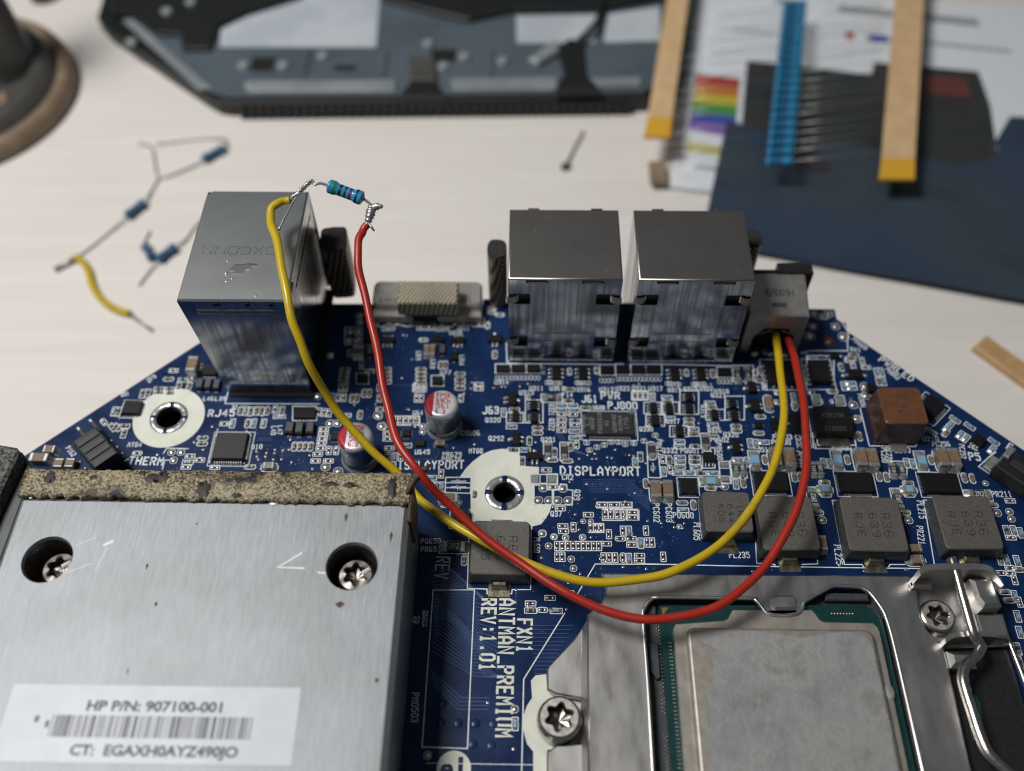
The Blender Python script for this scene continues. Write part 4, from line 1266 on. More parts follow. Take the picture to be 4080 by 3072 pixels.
VIAS = [(-21.06,9.66),(-22.58,17.2),(-8.48,18.49),(-7.51,17.37),(-9.57,14.34),(4.58,2.24),(6.68,5.26),(-0.6,16.32),(-3.89,15.02),(-3.09,15.03),(-2.3,15.32),(-1.56,15.32),(1.35,16.06),(2.15,16.07),(2.95,16.07),(3.64,16.08),(4.55,16.09),(5.17,16.1),(14.28,-6.9),(11.0,-6.34),(13.25,-9.81),(12.38,-11.01),(8.31,2.8),(-11.26,0.77),(-12.43,0.12),(12.93,-1.35),(11.72,-2.0),(11.32,-11.61),(7.86,-11.77),(24.99,4.15),(25.65,4.16),(19.89,0.74),(23.15,0.65),(21.79,-0.38),(22.54,-0.42),(18.29,-0.98),(19.16,-1.04),(15.94,-0.2),(14.51,-0.52),(12.93,-1.37),(11.6,0.31),(14.22,-6.87),(15.29,-6.86),(15.16,-7.44),(18.01,-7.84),(23.09,-6.01),(13.25,-9.82),(12.43,-10.95),(11.26,-11.55),(21.22,-10.48),(23.09,-10.77),(23.64,-12.06),(17.94,-12.18),(16.41,-13.9),(24.35,-8.13),(29.93,-11.67),(36.46,6.99),(36.61,7.84),(45.56,6.35),(45.57,5.57),(33.88,1.6),(29.18,2.83),(17.73,15.8),(18.52,15.81),(19.25,15.82),(20.01,15.83),(21.04,15.9),(21.83,15.85),(22.63,15.91),(23.43,15.92),(24.23,15.93),(24.95,15.88),(25.82,15.95),(26.55,15.9),(27.37,15.97),(28.15,15.92),(11.0,-6.42),(33.49,-9.81),(38.81,6.14),(35.49,-6.42),(30.82,-1.15),(30.39,-2.54),(-10.98,-22.38),(-10.14,-22.52),(-9.96,-23.35),(-10.79,-23.19),(-9.37,-21.46),(2.74,-47.23),(-3.16,-47.87),(1.17,-55.11),(12.87,-30.21),(14.11,-28.86),(12.24,-28.51),(15.24,-24.85),(12.46,-25.04),(8.93,-24.5),(9.88,-24.86),(10.69,-25.15),(11.23,-25.34),(16.17,-23.96),(17.19,-22.47),(20.14,-23.61),(22.86,-23.72),(29.28,-18.39),(29.48,-17.62),(25.58,-23.84),(24.21,-23.91),(1.21,-28.23),(1.22,-28.8),(1.23,-29.37),(1.24,-30.08),(1.25,-30.78),(3.82,-38.16),(5.78,-35.71),(5.65,-31.29),(9.91,-31.65),(-59.93,9.31),(-56.17,4.41),(-54.73,4.43),(-52.17,4.46),(-50.05,4.43),(-49.39,7.81),(-42.07,-2.75),(-39.82,-2.55),(-38.81,-1.2),(-37.85,-4.2),(-47.09,-0.02),(-45.66,-0.01),(-44.02,0.01),(-48.82,-0.81),(-47.18,-0.79),(-45.65,-0.77),(-44.12,-0.75),(-48.91,-1.57),(-47.27,-1.55),(-45.76,-1.46),(-44.13,-1.39),(-48.51,-2.25),(-47.05,-2.23),(-45.65,-2.17),(-44.08,-2.15),(-40.74,-2.16),(-40.5,-3.11),(-41.24,-3.25),(-42.29,-3.43),(-44.04,1.55),(-43.05,2.34),(-37.14,6.08),(-35.13,9.73),(-31.5,10.64),(-29.96,12.11),(-27.32,10.69),(-21.03,9.76),(-22.55,17.22),(-25.52,30.04),(-23.23,28.33),(-22.66,27.13),(-22.5,28.19),(-18.6,-0.2),(-51.1,-4.61),(-47.82,-4.15),(-28.9,9.53),(-28.14,7.65),(41.68,-3.39),(43.67,-5.69),(59.24,-4.05),(63.15,-3.28),(76.16,-3.12),(44.77,-1.88),(44.5,-4.09),(73.23,-15.09),(92.88,-7.09),(60.09,-13.36),(80.16,2.73),(-59.92,9.31),(-57.29,5.06),(-58.87,5.12),(-61.12,-0.19),(-59.58,-0.17),(-59.76,-1.96),(-77.59,6.55),(-68.21,-1.42),(-61.68,1.47),(-63.69,-4.52),(-63.07,-2.38),(16.21,-1.31),(18.16,-1.85),(14.03,-4.54),(24.17,-8.59),(22.67,-2.52),(19.84,-3.14),(15.43,-1.36),(15.65,-10.0),(23.1,-8.67),(23.12,-2.21),(16.92,-6.88),(21.9,-9.18),(24.17,-1.04),(20.48,-7.3),(19.51,-2.08),(19.15,-1.13),(24.33,-9.26),(19.96,-3.39),(24.21,-6.22),(23.72,-9.09),(19.42,-4.6),(20.52,-4.77),(15.22,-3.5),(23.36,-0.58),(13.72,-6.91),(16.59,-5.91),(19.0,-3.85),(25.54,-2.2),(18.35,-2.36),(21.01,-3.12),(12.5,-16.35),(12.33,-14.96),(15.83,-11.5),(10.87,-12.53),(14.9,-15.35),(11.88,-13.28),(11.51,-14.24),(10.7,-16.01),(15.57,-17.82),(14.64,-17.87),(10.61,-12.98),(16.02,-16.51),(-7.21,1.66),(-6.08,3.56),(-8.35,13.27),(-7.5,14.17),(-7.36,1.38),(-8.25,16.22),(-9.84,13.61),(-5.37,10.59),(-8.43,14.79),(-4.18,9.64),(-8.95,15.4),(-9.78,13.62),(-6.11,13.97),(-9.63,8.53),(-47.66,-4.18),(-49.21,-0.42),(-44.66,0.62),(-43.02,0.08),(-48.51,0.56),(-49.98,0.46),(-47.81,-3.31),(-44.13,-0.11),(-50.26,1.83),(-48.79,2.23),(-47.96,-3.16),(-49.74,3.53),(-19.59,8.51),(-19.46,13.38),(-19.6,5.91),(-20.25,3.28),(-24.25,23.05),(-24.39,-0.42),(-19.02,-1.77),(-23.99,5.77),(-20.42,6.23),(-20.56,9.6),(-21.44,4.96),(-23.83,-1.78),(-20.51,23.68),(-18.4,-2.79),(-22.95,24.63),(-20.85,21.97),(-19.05,5.53),(-27.58,20.63),(21.24,-19.3),(23.8,-22.6),(10.95,-14.0),(28.8,-13.87),(27.56,-14.89),(25.45,-21.24),(27.3,-19.05),(27.56,-15.72),(22.27,-17.02),(27.48,-21.13),(17.17,-18.95),(6.07,-14.36),(20.26,-18.55),(26.93,-19.59),(8.88,-17.5),(24.56,-18.82),(5.65,-22.01),(26.35,-14.6),(19.03,-17.54),(25.19,-16.8),(11.24,-18.65),(29.85,-14.66),(8.24,-19.95),(27.51,-18.68),(16.12,-22.06),(25.07,-14.44),(27.63,-15.66),(12.87,-21.9),(15.86,-21.51),(9.53,-22.3),(2.34,-24.91),(6.67,-26.57),(7.28,-31.55),(9.64,-23.5),(4.2,-28.44),(6.55,-29.92),(6.54,-24.19),(3.33,-31.11),(4.81,-30.39),(13.25,-29.05),(9.1,-28.95),(4.23,-31.67),(6.28,-31.63),(4.13,-31.28),(10.58,-28.96),(5.96,-24.79),(10.41,-26.73),(8.96,-24.68),(1.07,-24.88),(10.95,-25.06),(33.36,-15.87),(31.35,-15.81),(31.71,-14.86),(30.1,-17.96),(28.81,-16.95),(29.82,-15.65),(-0.22,16.43),(15.0,15.24),(12.57,15.25),(15.1,16.36),(9.02,15.73),(8.84,14.99),(11.9,14.97),(1.34,15.38),(10.51,15.33),(9.57,15.17),(25.06,15.17),(28.03,15.75),(41.98,15.73),(25.33,16.34),(25.77,15.68),(44.77,15.44),(27.89,16.08),(39.8,16.41),(28.26,16.74),(21.71,15.78),(36.21,15.82),(26.81,15.15),(34.28,16.57),(18.37,15.02),(44.52,15.4),(33.7,16.3),(19.09,16.22),(22.77,15.14),(70.51,-23.51),(45.99,-23.14),(50.84,-23.98),(46.37,-23.84),(63.56,-23.3),(72.87,-22.82),(58.48,-22.87),(44.3,-22.89),(51.58,-22.91),(42.96,-24.14),(50.52,-23.91),(64.22,-23.53),(62.62,-23.83),(70.06,-23.44),(64.32,11.82),(65.78,12.24),(64.11,13.38),(66.84,12.45),(60.4,13.3),(67.22,13.12),(62.89,11.83),(67.07,12.91),(62.99,12.59),(59.72,11.24),(-7.54,-16.28),(-5.06,-15.95),(7.9,-16.03),(-3.58,-16.08)]
TRACES = [([(-14.03,-24.21),(-12.38,-24.18),(-6.14,-29.89),(-2.64,-30.27)],0,0.11),([(-13.96,-24.85),(-12.26,-24.83),(-5.92,-30.68),(-2.56,-31.12)],0,0.11),([(-13.89,-25.5),(-12.14,-25.48),(-5.7,-31.47),(-2.49,-31.96)],0,0.11),([(-13.82,-26.14),(-12.02,-26.12),(-5.48,-32.25),(-2.41,-32.79)],0,0.11),([(-13.75,-26.78),(-11.9,-26.75),(-5.27,-33.03),(-2.34,-33.62)],0,0.11),([(-13.68,-27.42),(-11.78,-27.39),(-5.06,-33.8),(-2.26,-34.45)],0,0.11),([(-13.61,-28.05),(-11.67,-28.02),(-4.84,-34.57),(-2.19,-35.27)],0,0.11),([(-13.54,-28.68),(-11.55,-28.65),(-4.63,-35.33),(-2.11,-36.09)],0,0.11),([(-13.48,-29.31),(-11.43,-29.28),(-4.42,-36.09),(-2.04,-36.9)],0,0.11),([(-13.41,-29.93),(-11.32,-29.91),(-4.21,-36.85),(-1.97,-37.7)],0,0.11),([(-13.34,-30.56),(-11.2,-30.53),(-4.0,-37.6),(-1.89,-38.51)],0,0.11),([(-13.28,-31.18),(-11.08,-31.15),(-3.8,-38.35),(-1.82,-39.3)],0,0.11),([(-13.21,-31.79),(-10.97,-31.76),(-3.59,-39.09),(-1.75,-40.1)],0,0.11),([(-13.14,-32.41),(-10.85,-32.38),(-3.39,-39.83),(-1.68,-40.89)],0,0.11),([(-13.08,-33.02),(-10.74,-32.99),(-3.18,-40.57),(-1.61,-41.67)],0,0.11),([(-13.01,-33.63),(-10.63,-33.6),(-2.98,-41.3),(-1.54,-42.45)],0,0.11),([(-12.75,-29.27),(-6.69,-35.88),(-4.58,-36.12)],0,0.11),([(-12.76,-30.07),(-6.61,-36.47),(-4.51,-36.72)],0,0.11),([(-12.76,-30.86),(-6.53,-37.07),(-4.43,-37.31)],0,0.11),([(-12.76,-31.65),(-6.46,-37.66),(-4.36,-37.9)],0,0.11),([(-12.77,-32.43),(-6.38,-38.25),(-4.29,-38.49)],0,0.11),([(-12.77,-33.21),(-6.3,-38.83),(-4.22,-39.07)],0,0.11),([(-12.78,-33.99),(-6.23,-39.42),(-4.14,-39.65)],0,0.11),([(-12.78,-34.76),(-6.15,-40.0),(-4.07,-40.24)],0,0.11),([(-12.78,-35.52),(-6.08,-40.58),(-4.0,-40.81)],0,0.11),([(-12.79,-36.29),(-6.0,-41.16),(-3.93,-41.39)],0,0.11),([(-12.79,-37.04),(-5.93,-41.73),(-3.86,-41.96)],0,0.11),([(-12.8,-37.8),(-5.85,-42.3),(-3.79,-42.53)],0,0.11),([(-12.8,-38.55),(-5.78,-42.87),(-3.72,-43.1)],0,0.11),([(-12.8,-39.3),(-5.7,-43.44),(-3.65,-43.67)],0,0.11),([(-12.82,-42.61),(-7.53,-47.13),(-3.06,-47.07)],0,0.13),([(-12.67,-43.33),(-7.7,-47.76),(-3.04,-47.69)],0,0.13),([(-12.52,-44.05),(-7.87,-48.38),(-3.02,-48.32)],0,0.13),([(-12.37,-44.77),(-8.04,-49.01),(-3.01,-48.94)],0,0.13),([(-4.89,-41.98),(-3.81,-43.65),(-2.02,-43.7)],0,0.1),([(-4.53,-42.05),(-3.45,-43.56),(-1.79,-43.62)],0,0.1),([(-4.16,-42.12),(-3.1,-43.48),(-1.56,-43.54)],0,0.1),([(-3.8,-42.2),(-2.74,-43.4),(-1.33,-43.46)],0,0.1),([(-3.44,-42.27),(-2.38,-43.32),(-1.11,-43.38)],0,0.1),([(-3.08,-42.34),(-2.03,-43.23),(-0.88,-43.3)],0,0.1),([(-12.65,-21.96),(-11.04,-23.72),(-2.58,-32.52)],0,0.08),([(-12.61,-22.27),(-10.78,-23.96),(-2.47,-32.71)],0,0.08),([(-12.56,-22.58),(-10.52,-24.19),(-2.35,-32.9)],0,0.08),([(-12.52,-22.9),(-10.26,-24.42),(-2.24,-33.1)],0,0.08),([(-12.47,-23.21),(-10.0,-24.65),(-2.13,-33.29)],0,0.08),([(-12.42,-23.52),(-9.75,-24.89),(-2.02,-33.48)],0,0.08),([(-12.38,-23.83),(-9.49,-25.12),(-1.91,-33.67)],0,0.08),([(-12.33,-24.14),(-9.23,-25.35),(-1.8,-33.86)],0,0.08),([(-12.28,-24.45),(-8.97,-25.58),(-1.69,-34.06)],0,0.08),([(-12.24,-24.76),(-8.72,-25.81),(-1.58,-34.25)],0,0.08),([(-12.19,-25.07),(-8.46,-26.04),(-1.47,-34.44)],0,0.08),([(-12.15,-25.37),(-8.21,-26.27),(-1.36,-34.63)],0,0.08),([(-12.1,-25.68),(-7.95,-26.5),(-1.25,-34.82)],0,0.08),([(-12.06,-25.99),(-7.7,-26.73),(-1.14,-35.01)],0,0.08),([(-12.01,-26.29),(-7.44,-26.96),(-1.03,-35.2)],0,0.08),([(-11.97,-26.6),(-7.19,-27.19),(-0.92,-35.39)],0,0.08),([(-11.92,-26.9),(-6.94,-27.41),(-0.81,-35.58)],0,0.08),([(-11.88,-27.2),(-6.68,-27.64),(-0.7,-35.77)],0,0.08),([(-11.83,-27.51),(-6.43,-27.87),(-0.59,-35.96)],0,0.08),([(-11.79,-27.81),(-6.18,-28.09),(-0.49,-36.15)],0,0.08),([(-11.74,-28.11),(-5.93,-28.32),(-0.38,-36.33)],0,0.08),([(-11.7,-28.41),(-5.68,-28.55),(-0.27,-36.52)],0,0.08),([(-11.65,-28.71),(-5.43,-28.77),(-0.16,-36.71)],0,0.08),([(-11.61,-29.01),(-5.18,-29.0),(-0.05,-36.9)],0,0.08),([(-11.56,-29.31),(-4.93,-29.22),(0.06,-37.08)],0,0.08),([(-11.52,-29.61),(-4.68,-29.45),(0.16,-37.27)],0,0.08),([(3.54,-34.64),(10.91,-34.54)],0,0.08),([(3.63,-35.35),(10.56,-35.26)],0,0.08),([(3.71,-36.06),(10.21,-35.97)],0,0.08),([(3.79,-36.76),(9.85,-36.68)],0,0.08),([(3.87,-37.46),(9.5,-37.39)],0,0.08),([(3.95,-38.16),(9.15,-38.09)],0,0.08),([(4.03,-38.85),(8.81,-38.79)],0,0.08),([(4.12,-39.54),(8.46,-39.48)],0,0.08),([(4.2,-40.23),(8.12,-40.17)],0,0.08),([(4.28,-40.91),(7.78,-40.86)],0,0.08),([(4.35,-41.59),(7.44,-41.55)],0,0.08),([(4.43,-42.26),(7.1,-42.23)],0,0.08),([(4.51,-42.94),(6.76,-42.9)],0,0.08),([(4.59,-43.61),(6.43,-43.58)],0,0.08),([(4.67,-44.27),(6.09,-44.25)],0,0.08),([(4.75,-44.93),(5.76,-44.92)],0,0.08),([(4.82,-45.59),(5.43,-45.58)],0,0.08),([(4.9,-46.25),(5.1,-46.25)],0,0.08),([(4.98,-46.9),(4.78,-46.91)],0,0.08),([(5.05,-47.55),(4.45,-47.56)],0,0.08),([(5.13,-48.2),(4.13,-48.21)],0,0.08),([(5.2,-48.84),(3.8,-48.86)],0,0.08),([(13.18,-5.96),(22.14,-5.85),(25.71,-9.91)],0,0.08),([(13.43,-6.35),(22.04,-6.24),(25.68,-10.26)],0,0.08),([(13.67,-6.73),(21.93,-6.63),(25.66,-10.62)],0,0.08),([(13.92,-7.12),(21.82,-7.02),(25.64,-10.97)],0,0.08),([(14.16,-7.5),(21.72,-7.41),(25.61,-11.33)],0,0.08),([(14.41,-7.89),(21.61,-7.8),(25.59,-11.68)],0,0.08),([(14.65,-8.27),(21.51,-8.19),(25.57,-12.03)],0,0.08),([(14.89,-8.65),(21.4,-8.57),(25.54,-12.39)],0,0.08),([(8.16,4.87),(10.08,0.75),(13.11,-0.23)],0,0.08),([(8.47,4.71),(10.48,0.76),(13.54,-0.33)],0,0.08),([(8.77,4.56),(10.87,0.76),(13.98,-0.42)],0,0.08),([(9.08,4.41),(11.26,0.77),(14.41,-0.52)],0,0.08),([(9.39,4.25),(11.65,0.77),(14.84,-0.61)],0,0.08),([(-24.46,15.42),(-20.68,15.41)],0,0.1),([(-49.49,2.45),(-46.83,2.43)],0,0.1),([(-49.41,2.01),(-46.32,2.02)],0,0.1),([(-49.32,0.85),(-46.57,0.83)],0,0.1),([(-49.37,-2.09),(-48.27,-2.15)],0,0.1),([(-18.69,-1.89),(-14.78,-1.85),(-14.09,-0.78),(-14.16,0.49)],0,0.1),([(-13.14,-29.56),(-12.33,-29.55)],0,0.15),([(-13.1,-30.18),(-12.29,-30.17)],0,0.15),([(-13.06,-30.81),(-12.26,-30.8)],0,0.15),([(-13.02,-31.43),(-12.22,-31.41)],0,0.15),([(-12.98,-32.04),(-12.18,-32.03)],0,0.15),([(-12.94,-32.66),(-12.14,-32.65)],0,0.15),([(-12.9,-33.27),(-12.11,-33.26)],0,0.15),([(-12.86,-33.88),(-12.07,-33.86)],0,0.15),([(-12.82,-34.48),(-12.03,-34.47)],0,0.15),([(-12.79,-35.09),(-12.0,-35.07)],0,0.15),([(-12.75,-35.69),(-11.96,-35.68)],0,0.15),([(-12.71,-36.28),(-11.92,-36.27)],0,0.15),([(-12.87,-27.4),(-12.8,-28.56)],0,0.1),([(-12.49,-27.4),(-12.42,-28.55)],0,0.1),([(-12.11,-27.39),(-12.04,-28.55)],0,0.1),([(-11.73,-27.39),(-11.66,-28.54)],0,0.1),([(-11.35,-27.38),(-11.29,-28.54)],0,0.1),([(-10.97,-27.38),(-10.91,-28.53)],0,0.1),([(-10.59,-27.37),(-10.53,-28.53)],0,0.1),([(-10.21,-27.37),(-10.15,-28.52)],0,0.1),([(-9.84,-27.36),(-9.78,-28.52)],0,0.1),([(-9.46,-27.36),(-9.4,-28.51)],0,0.1)]
MASK8 = [(-9.75,-5.66),
(-8.65,-3.74),
(-7.42,-2.23),
(-5.74,-0.69),
(-4.03,0.22),
(-2.07,0.62),
(-0.76,0.59),
(-0.64,0.0),
(1.47,-0.1),
(1.51,-3.12),
(5.17,-3.33),
(5.17,-4.81),
(3.52,-4.96),
(3.53,-7.04),
(4.24,-7.15),
(4.25,-11.46),
(7.55,-11.42),
(7.12,-12.95),
(6.38,-14.25),
(5.55,-15.41),
(3.48,-16.01),
(-7.33,-15.0),
(-7.56,-9.23),
(-7.58,-5.71)]
MASKS = [(3.85,-44.18),
(4.62,-43.27),
(6.4,-43.06),
(6.52,-45.67),
(7.91,-46.16),
(13.7,-46.58),
(13.47,-53.92),
(10.27,-54.44),
(6.48,-55.2),
(6.46,-58.37),
(6.45,-60.52),
(4.3,-60.55),
(4.28,-55.47),
(3.29,-54.3),
(2.66,-52.15),
(2.64,-49.96),
(3.25,-48.23),
(4.07,-46.97)]
YELLOW = [(52.57, 24.38, 6.2), (51.73, 17.44, 8.0), (50.52, 7.25, 10.0), (49.17, -1.3, 10.5), (46.03, -10.04, 10.5), (42.02, -16.71, 10.0), (36.06, -23.13, 9.5), (29.5, -27.39, 9.0), (23.24, -29.41, 8.5), (13.96, -30.36, 8.5), (3.94, -27.67, 8.5), (-8.09, -20.59, 8.0), (-14.96, -15.08, 7.0), (-18.59, -11.38, 6.5), (-21.25, -8.75, 7.2), (-25.41, -5.62, 10.0), (-29.95, -1.67, 13.5), (-33.27, 0.74, 18.0), (-35.38, 3.05, 24.5), (-36.98, 6.62, 29.0), (-38.76, 11.51, 31.8), (-40.81, 18.46, 33.0), (-42.5, 24.2, 34.0), (-43.7, 27.92, 34.3), (-43.66, 30.55, 34.5), (-42.39, 31.63, 34.5), (-40.86, 32.12, 34.5)]
RED = [(54.92, 23.42, 5.8), (54.72, 15.41, 8.5), (53.81, 4.51, 11.0), (52.46, -5.15, 12.0), (50.55, -13.62, 12.0), (47.71, -20.52, 11.5), (43.7, -26.55, 11.0), (38.07, -32.05, 10.5), (31.61, -35.74, 10.0), (24.05, -37.25, 10.0), (16.66, -36.34, 10.0), (9.25, -32.86, 10.0), (1.61, -27.38, 10.0), (-5.49, -22.32, 11.5), (-11.03, -18.44, 14.0), (-15.14, -15.78, 18.5), (-18.79, -10.21, 20.0), (-21.36, -3.15, 21.0), (-23.28, 3.66, 22.5), (-25.12, 11.4, 24.5), (-26.8, 17.93, 27.0), (-28.14, 22.83, 29.0), (-28.32, 26.48, 30.0), (-27.63, 28.57, 30.5), (-26.9, 29.61, 31.0)]
TWIST = (-37.32, 36.7, 35.2)
LEADTIP = (-42.14, 25.4, 33.5)
RES_A = (-34.38, 35.61, 35.0)
RES_B = (-27.56, 33.62, 33.5)
LEAD1 = (-35.58, 35.71, 35.4)
LEAD2 = (-36.68, 35.34, 35.4)
LEAD3 = (-26.63, 33.14, 33.0)
BLOB = (-26.0, 32.54, 32.5)
BLOBTIP = (-23.97, 32.28, 33.0)
TAIL = (-25.54, 28.49, 30.5)
GSTAINS = [(-77.16, -16.9, 1.0, 1.5, 0), (-59.82, -16.91, 1.5, 1.0, 1), (-58.08, -16.56, 1.2, 1.2, 2), (-50.77, -18.64, 1.3, 1.8, 3), (-61.7, -15.84, 0.8, 0.5, 4), (-19.43, -18.04, 0.9, 2.0, 5), (-29.71, -17.52, 1.4, 0.5, 2), (-26.47, -17.69, 1.2, 0.6, 1), (-69.73, -16.7, 0.8, 0.4, 2), (-45.06, -19.85, 1.0, 0.4, 3)]

# ------------------------------------------------------------------ the table
T = -30.0
mb = MB()
mb.quad((-900, -300, T), (900, -300, T), (900, 900, T), (-900, 900, T), 'table')
tab = mb.build('tabletop', label='pale whitewashed wood-grain tabletop', kind='structure')

# ------------------------------------------------------------------ the circuit board
board = thing('motherboard', 'dark blue computer motherboard crowded with chips, coils and silver port housings', 'circuit board')
OUTLINE = [(-120, -105), (105, -105), (105, -5.7), (84.2, 15.4), (69.6, 30.2), (69.7, 32.6), (68.9, 32.6), (68.0, 33.5), (68.0, 36.2), (60, 36.3), (59.5, 37.5), (24.1, 37.5), (-1.7, 37.4), (-4.9, 37.4),
           (-5.5, 38.3), (-6.8, 38.3), (-6.9, 36.8), (-32.4, 36.7), (-43.6, 36.6), (-50, 36.6), (-54.6, 36.6), (-120, -28)]
H4, H8 = (-67.85, 7.1), (-1.25, -8.95)
mb = MB()
mb.prism(OUTLINE, -1.6, 0.0, 'pcb', side='pcb_side', holes=[circle(*H4, 2.45, 32), circle(*H8, 2.15, 32)])
mb.build('printed_board', board)
for x, y in ((-67.85, 7.1), (-1.25, -8.95), (40, 30), (95, -80), (-100, -95), (20, -100), (-45, 30)):
    s_ = MB()
    s_.lathe([(4, T + 0.05), (4, -1.65)], 'void', 20, cap=False); s_.lathe([(4, -5.0), (3.9, -4.9)], 'void', 20)
    s_.build('added_dark_standoff', board, (x, y, 0))  # invented unseen supports; their dark discs blacken the view down the mounting holes

# masked copper traces and raised vias, far too many to count
mb = MB()
for i, (pts, cl, w) in enumerate(TRACES):
    mb.strip(pts, w, 0.012 + 0.004 * (i % 3), 'trace')
mb.build('copper_traces', board, kind='stuff')
mb = MB()
for i, (x, y) in enumerate(VIAS):
    if rnd.random() < 0.45:
        mb.lathe([(0.25, 0.02), (0.23, 0.04), (0.13, 0.04)], 'tin' if i % 3 else 'hole_brown', 10, x, y, cap=False)
        mb.flat(circle(x, y, 0.13, 8), 0.045, 'hole_brown')
    else:
        mb.dome(x, y, 0.15, 0.15, 0.05, 'trace', 6)
for x, y in ((-10.5, -48.1), (-10.6, -51.2), (-7.8, -51.2), (-5.0, -51.2), (-2.1, -51.2), (-5.3, -54.4), (-2.3, -54.6)):
    mb.dome(x, y, 0.75, 0.75, 0.10, 'pcb', 14)
mb.build('via_holes', board, kind='stuff')

# thick white print: rings round the mounting holes, the area by the load plate, round mark
mb = MB(); mb.prism(MASK8, 0.004, 0.022, 'silkbig', holes=[circle(*H8, 3.4, 40)], bottom=False)
E8 = mb.build('white_print_area', board)
mb = MB()
c4o, c4i = circle(*H4, 7.0, 56), circle(*H4, 3.7, 56)
mb.add([(x, y, 0.022) for x, y in c4o + c4i], [(i, (i + 1) % 56, 56 + (i + 1) % 56, 56 + i) for i in range(56)], 'silkbig')
mb.build('white_print_ring', board)
mb = MB(); mb.flat(MASKS, 0.022, 'silkbig'); mb.build('white_print_area', board)
mb = MB(); mb.flat(circle(-8.2, -58.2, 2.7, 40), 0.022, 'silkbig')
e1 = mb.build('round_print_mark', board)
font_mesh('lettering', 'e1', 4.4, 'pcb', (-8.2, -59.6, 0.03), e1, bold=0.16, align='CENTER')

def ring_metal(name, cx, cy, ri, ro, gaps):
    mb = MB()
    for k in range(4):
        a0, a1 = 90 * k + gaps, 90 * k + 90 - gaps
        o_, i_ = circle(cx, cy, ro, 10, a0, a1), circle(cx, cy, ri, 10, a0, a1)
        om = circle(cx, cy, ro - 0.25, 10, a0 + 2, a1 - 2); im = circle(cx, cy, ri + 0.1, 10, a0 + 2, a1 - 2)
        n = 11
        vs = [(x, y, 0.03) for x, y in o_] + [(x, y, 0.22 + 0.05 * math.sin(j * 1.7 + k)) for j, (x, y) in enumerate(om)] + [(x, y, 0.16 + 0.05 * math.sin(j * 2.3 + k)) for j, (x, y) in enumerate(im)] + [(x, y, -0.1) for x, y in i_]
        fs = [(r * n + i, (r + 1) * n + i, (r + 1) * n + i + 1, r * n + i + 1) for r in range(3) for i in range(n - 1)]
        mb.add(vs, [tuple(reversed(f)) for f in fs], 'solder', True)
    mb.lathe([(ri + 0.02, -1.6), (ri + 0.02, 0.02)], 'copper', 32, cx, cy, cap=False)
    bl = circle(cx, cy, ro + 0.05, 40); bi = circle(cx, cy, ri + 0.03, 40)
    mb.add([(x, y, 0.026) for x, y in bl + bi], [(i, (i + 1) % 40, 40 + (i + 1) % 40, 40 + i) for i in range(40)], 'pcb')
    return mb.build(name, board)
ring_metal('mounting_hole_ring', *H8, 2.15, 3.65, 8)
ring_metal('mounting_hole_ring', *H4, 2.45, 3.7, 5)

# lettering, one part for each word
for i, (s_, x0, y0, x1, y1, h, w) in enumerate(TEXTS):
    big = h > 2.2 and w > 0.3
    mb = MB()
    stroke_text(mb, s_, x0, y0, x1, y1, h, w, 0.035, 'silkbig' if big else 'silk', fill=0.66)
    mb.build('lettering', board)

# fine white component outlines: one mass of line work
sk = MB()
lev = [0]
def zz():
    lev[0] += 1
    return 0.026 + 0.003 * (lev[0] % 3)
for pts, cl, w in LINES:
    sk.strip(pts, w, zz(), 'silk', bool(cl))

def outline(kind, x, y, L, W_, rot, w=0.15):
    if kind == 'n': return
    a = math.radians(rot); c, s_ = math.cos(a), math.sin(a)
    loop = rrect(-L / 2, L / 2, -W_ / 2, W_ / 2, W_ * 0.42 if kind == 'o' else 0.06, 3 if kind == 'o' else 1)
    sk.strip([(x + c * px - s_ * py, y + s_ * px + c * py) for px, py in loop], w, zz(), 'silk', True)

# ------------------------------------------------------------------ small chips: shared meshes
CACHE = {}
def chip_mesh(kind, L, W_, H, body):
    key = (kind, L, W_, H, body)
    if key in CACHE: return CACHE[key]
    mb = MB()
    t = max(0.22 * L, 0.16)
    pe = 0.32 * W_ + 0.12
    for sx in (-1, 1):
        x_in, x_out = sx * (L / 2 - t), sx * (L / 2)
        mb.box(min(x_in, x_out), max(x_in, x_out), -W_ / 2 - 0.01, W_ / 2 + 0.01, 0.04, H + 0.012, 'tin', 0.06 * W_)
        # solder fillet running off the terminal
        xo = sx * (L / 2 + pe)
        xa, xb = sx * (L / 2 - 0.02), xo
        hw = W_ / 2 + 0.07
        vs = [(xa, -hw, 0.03), (xb, -hw * 0.9, 0.03), (xb, hw * 0.9, 0.03), (xa, hw, 0.03), (xa, -W_ / 2, H * 0.72), (xa, W_ / 2, H * 0.72), (sx * (L / 2 + pe * 0.45), -W_ * 0.4, H * 0.3), (sx * (L / 2 + pe * 0.45), W_ * 0.4, H * 0.3)]
        fs = [(1, 2, 7, 6), (6, 7, 5, 4), (0, 1, 6, 4), (2, 3, 5, 7)]
        if sx < 0: fs = [tuple(reversed(f)) for f in fs]
        mb.add(vs, fs, 'solder', True)
    mb.box(-(L / 2 - t), L / 2 - t, -W_ / 2, W_ / 2, 0.04, H, body, 0.04 * W_, side='cap' if body == 'cap' else ('grey' if body == 'blue' else body))
    CACHE[key] = mb.mesh(kind)
    return CACHE[key]

def pads_mesh():
    if 'pads' in CACHE: return CACHE['pads']
    mb = MB()
    for sx in (-1, 1):
        mb.flat(rrect(sx * 0.48 - 0.36, sx * 0.48 + 0.36, -0.36, 0.36, 0.1, 2), 0.022, 'hole_brown')
        mb.dome(sx * 0.48, 0, 0.29, 0.29, 0.17, 'solder', 10, 0.02)
    CACHE['pads'] = mb.mesh('solder_pad_pair')
    return CACHE['pads']

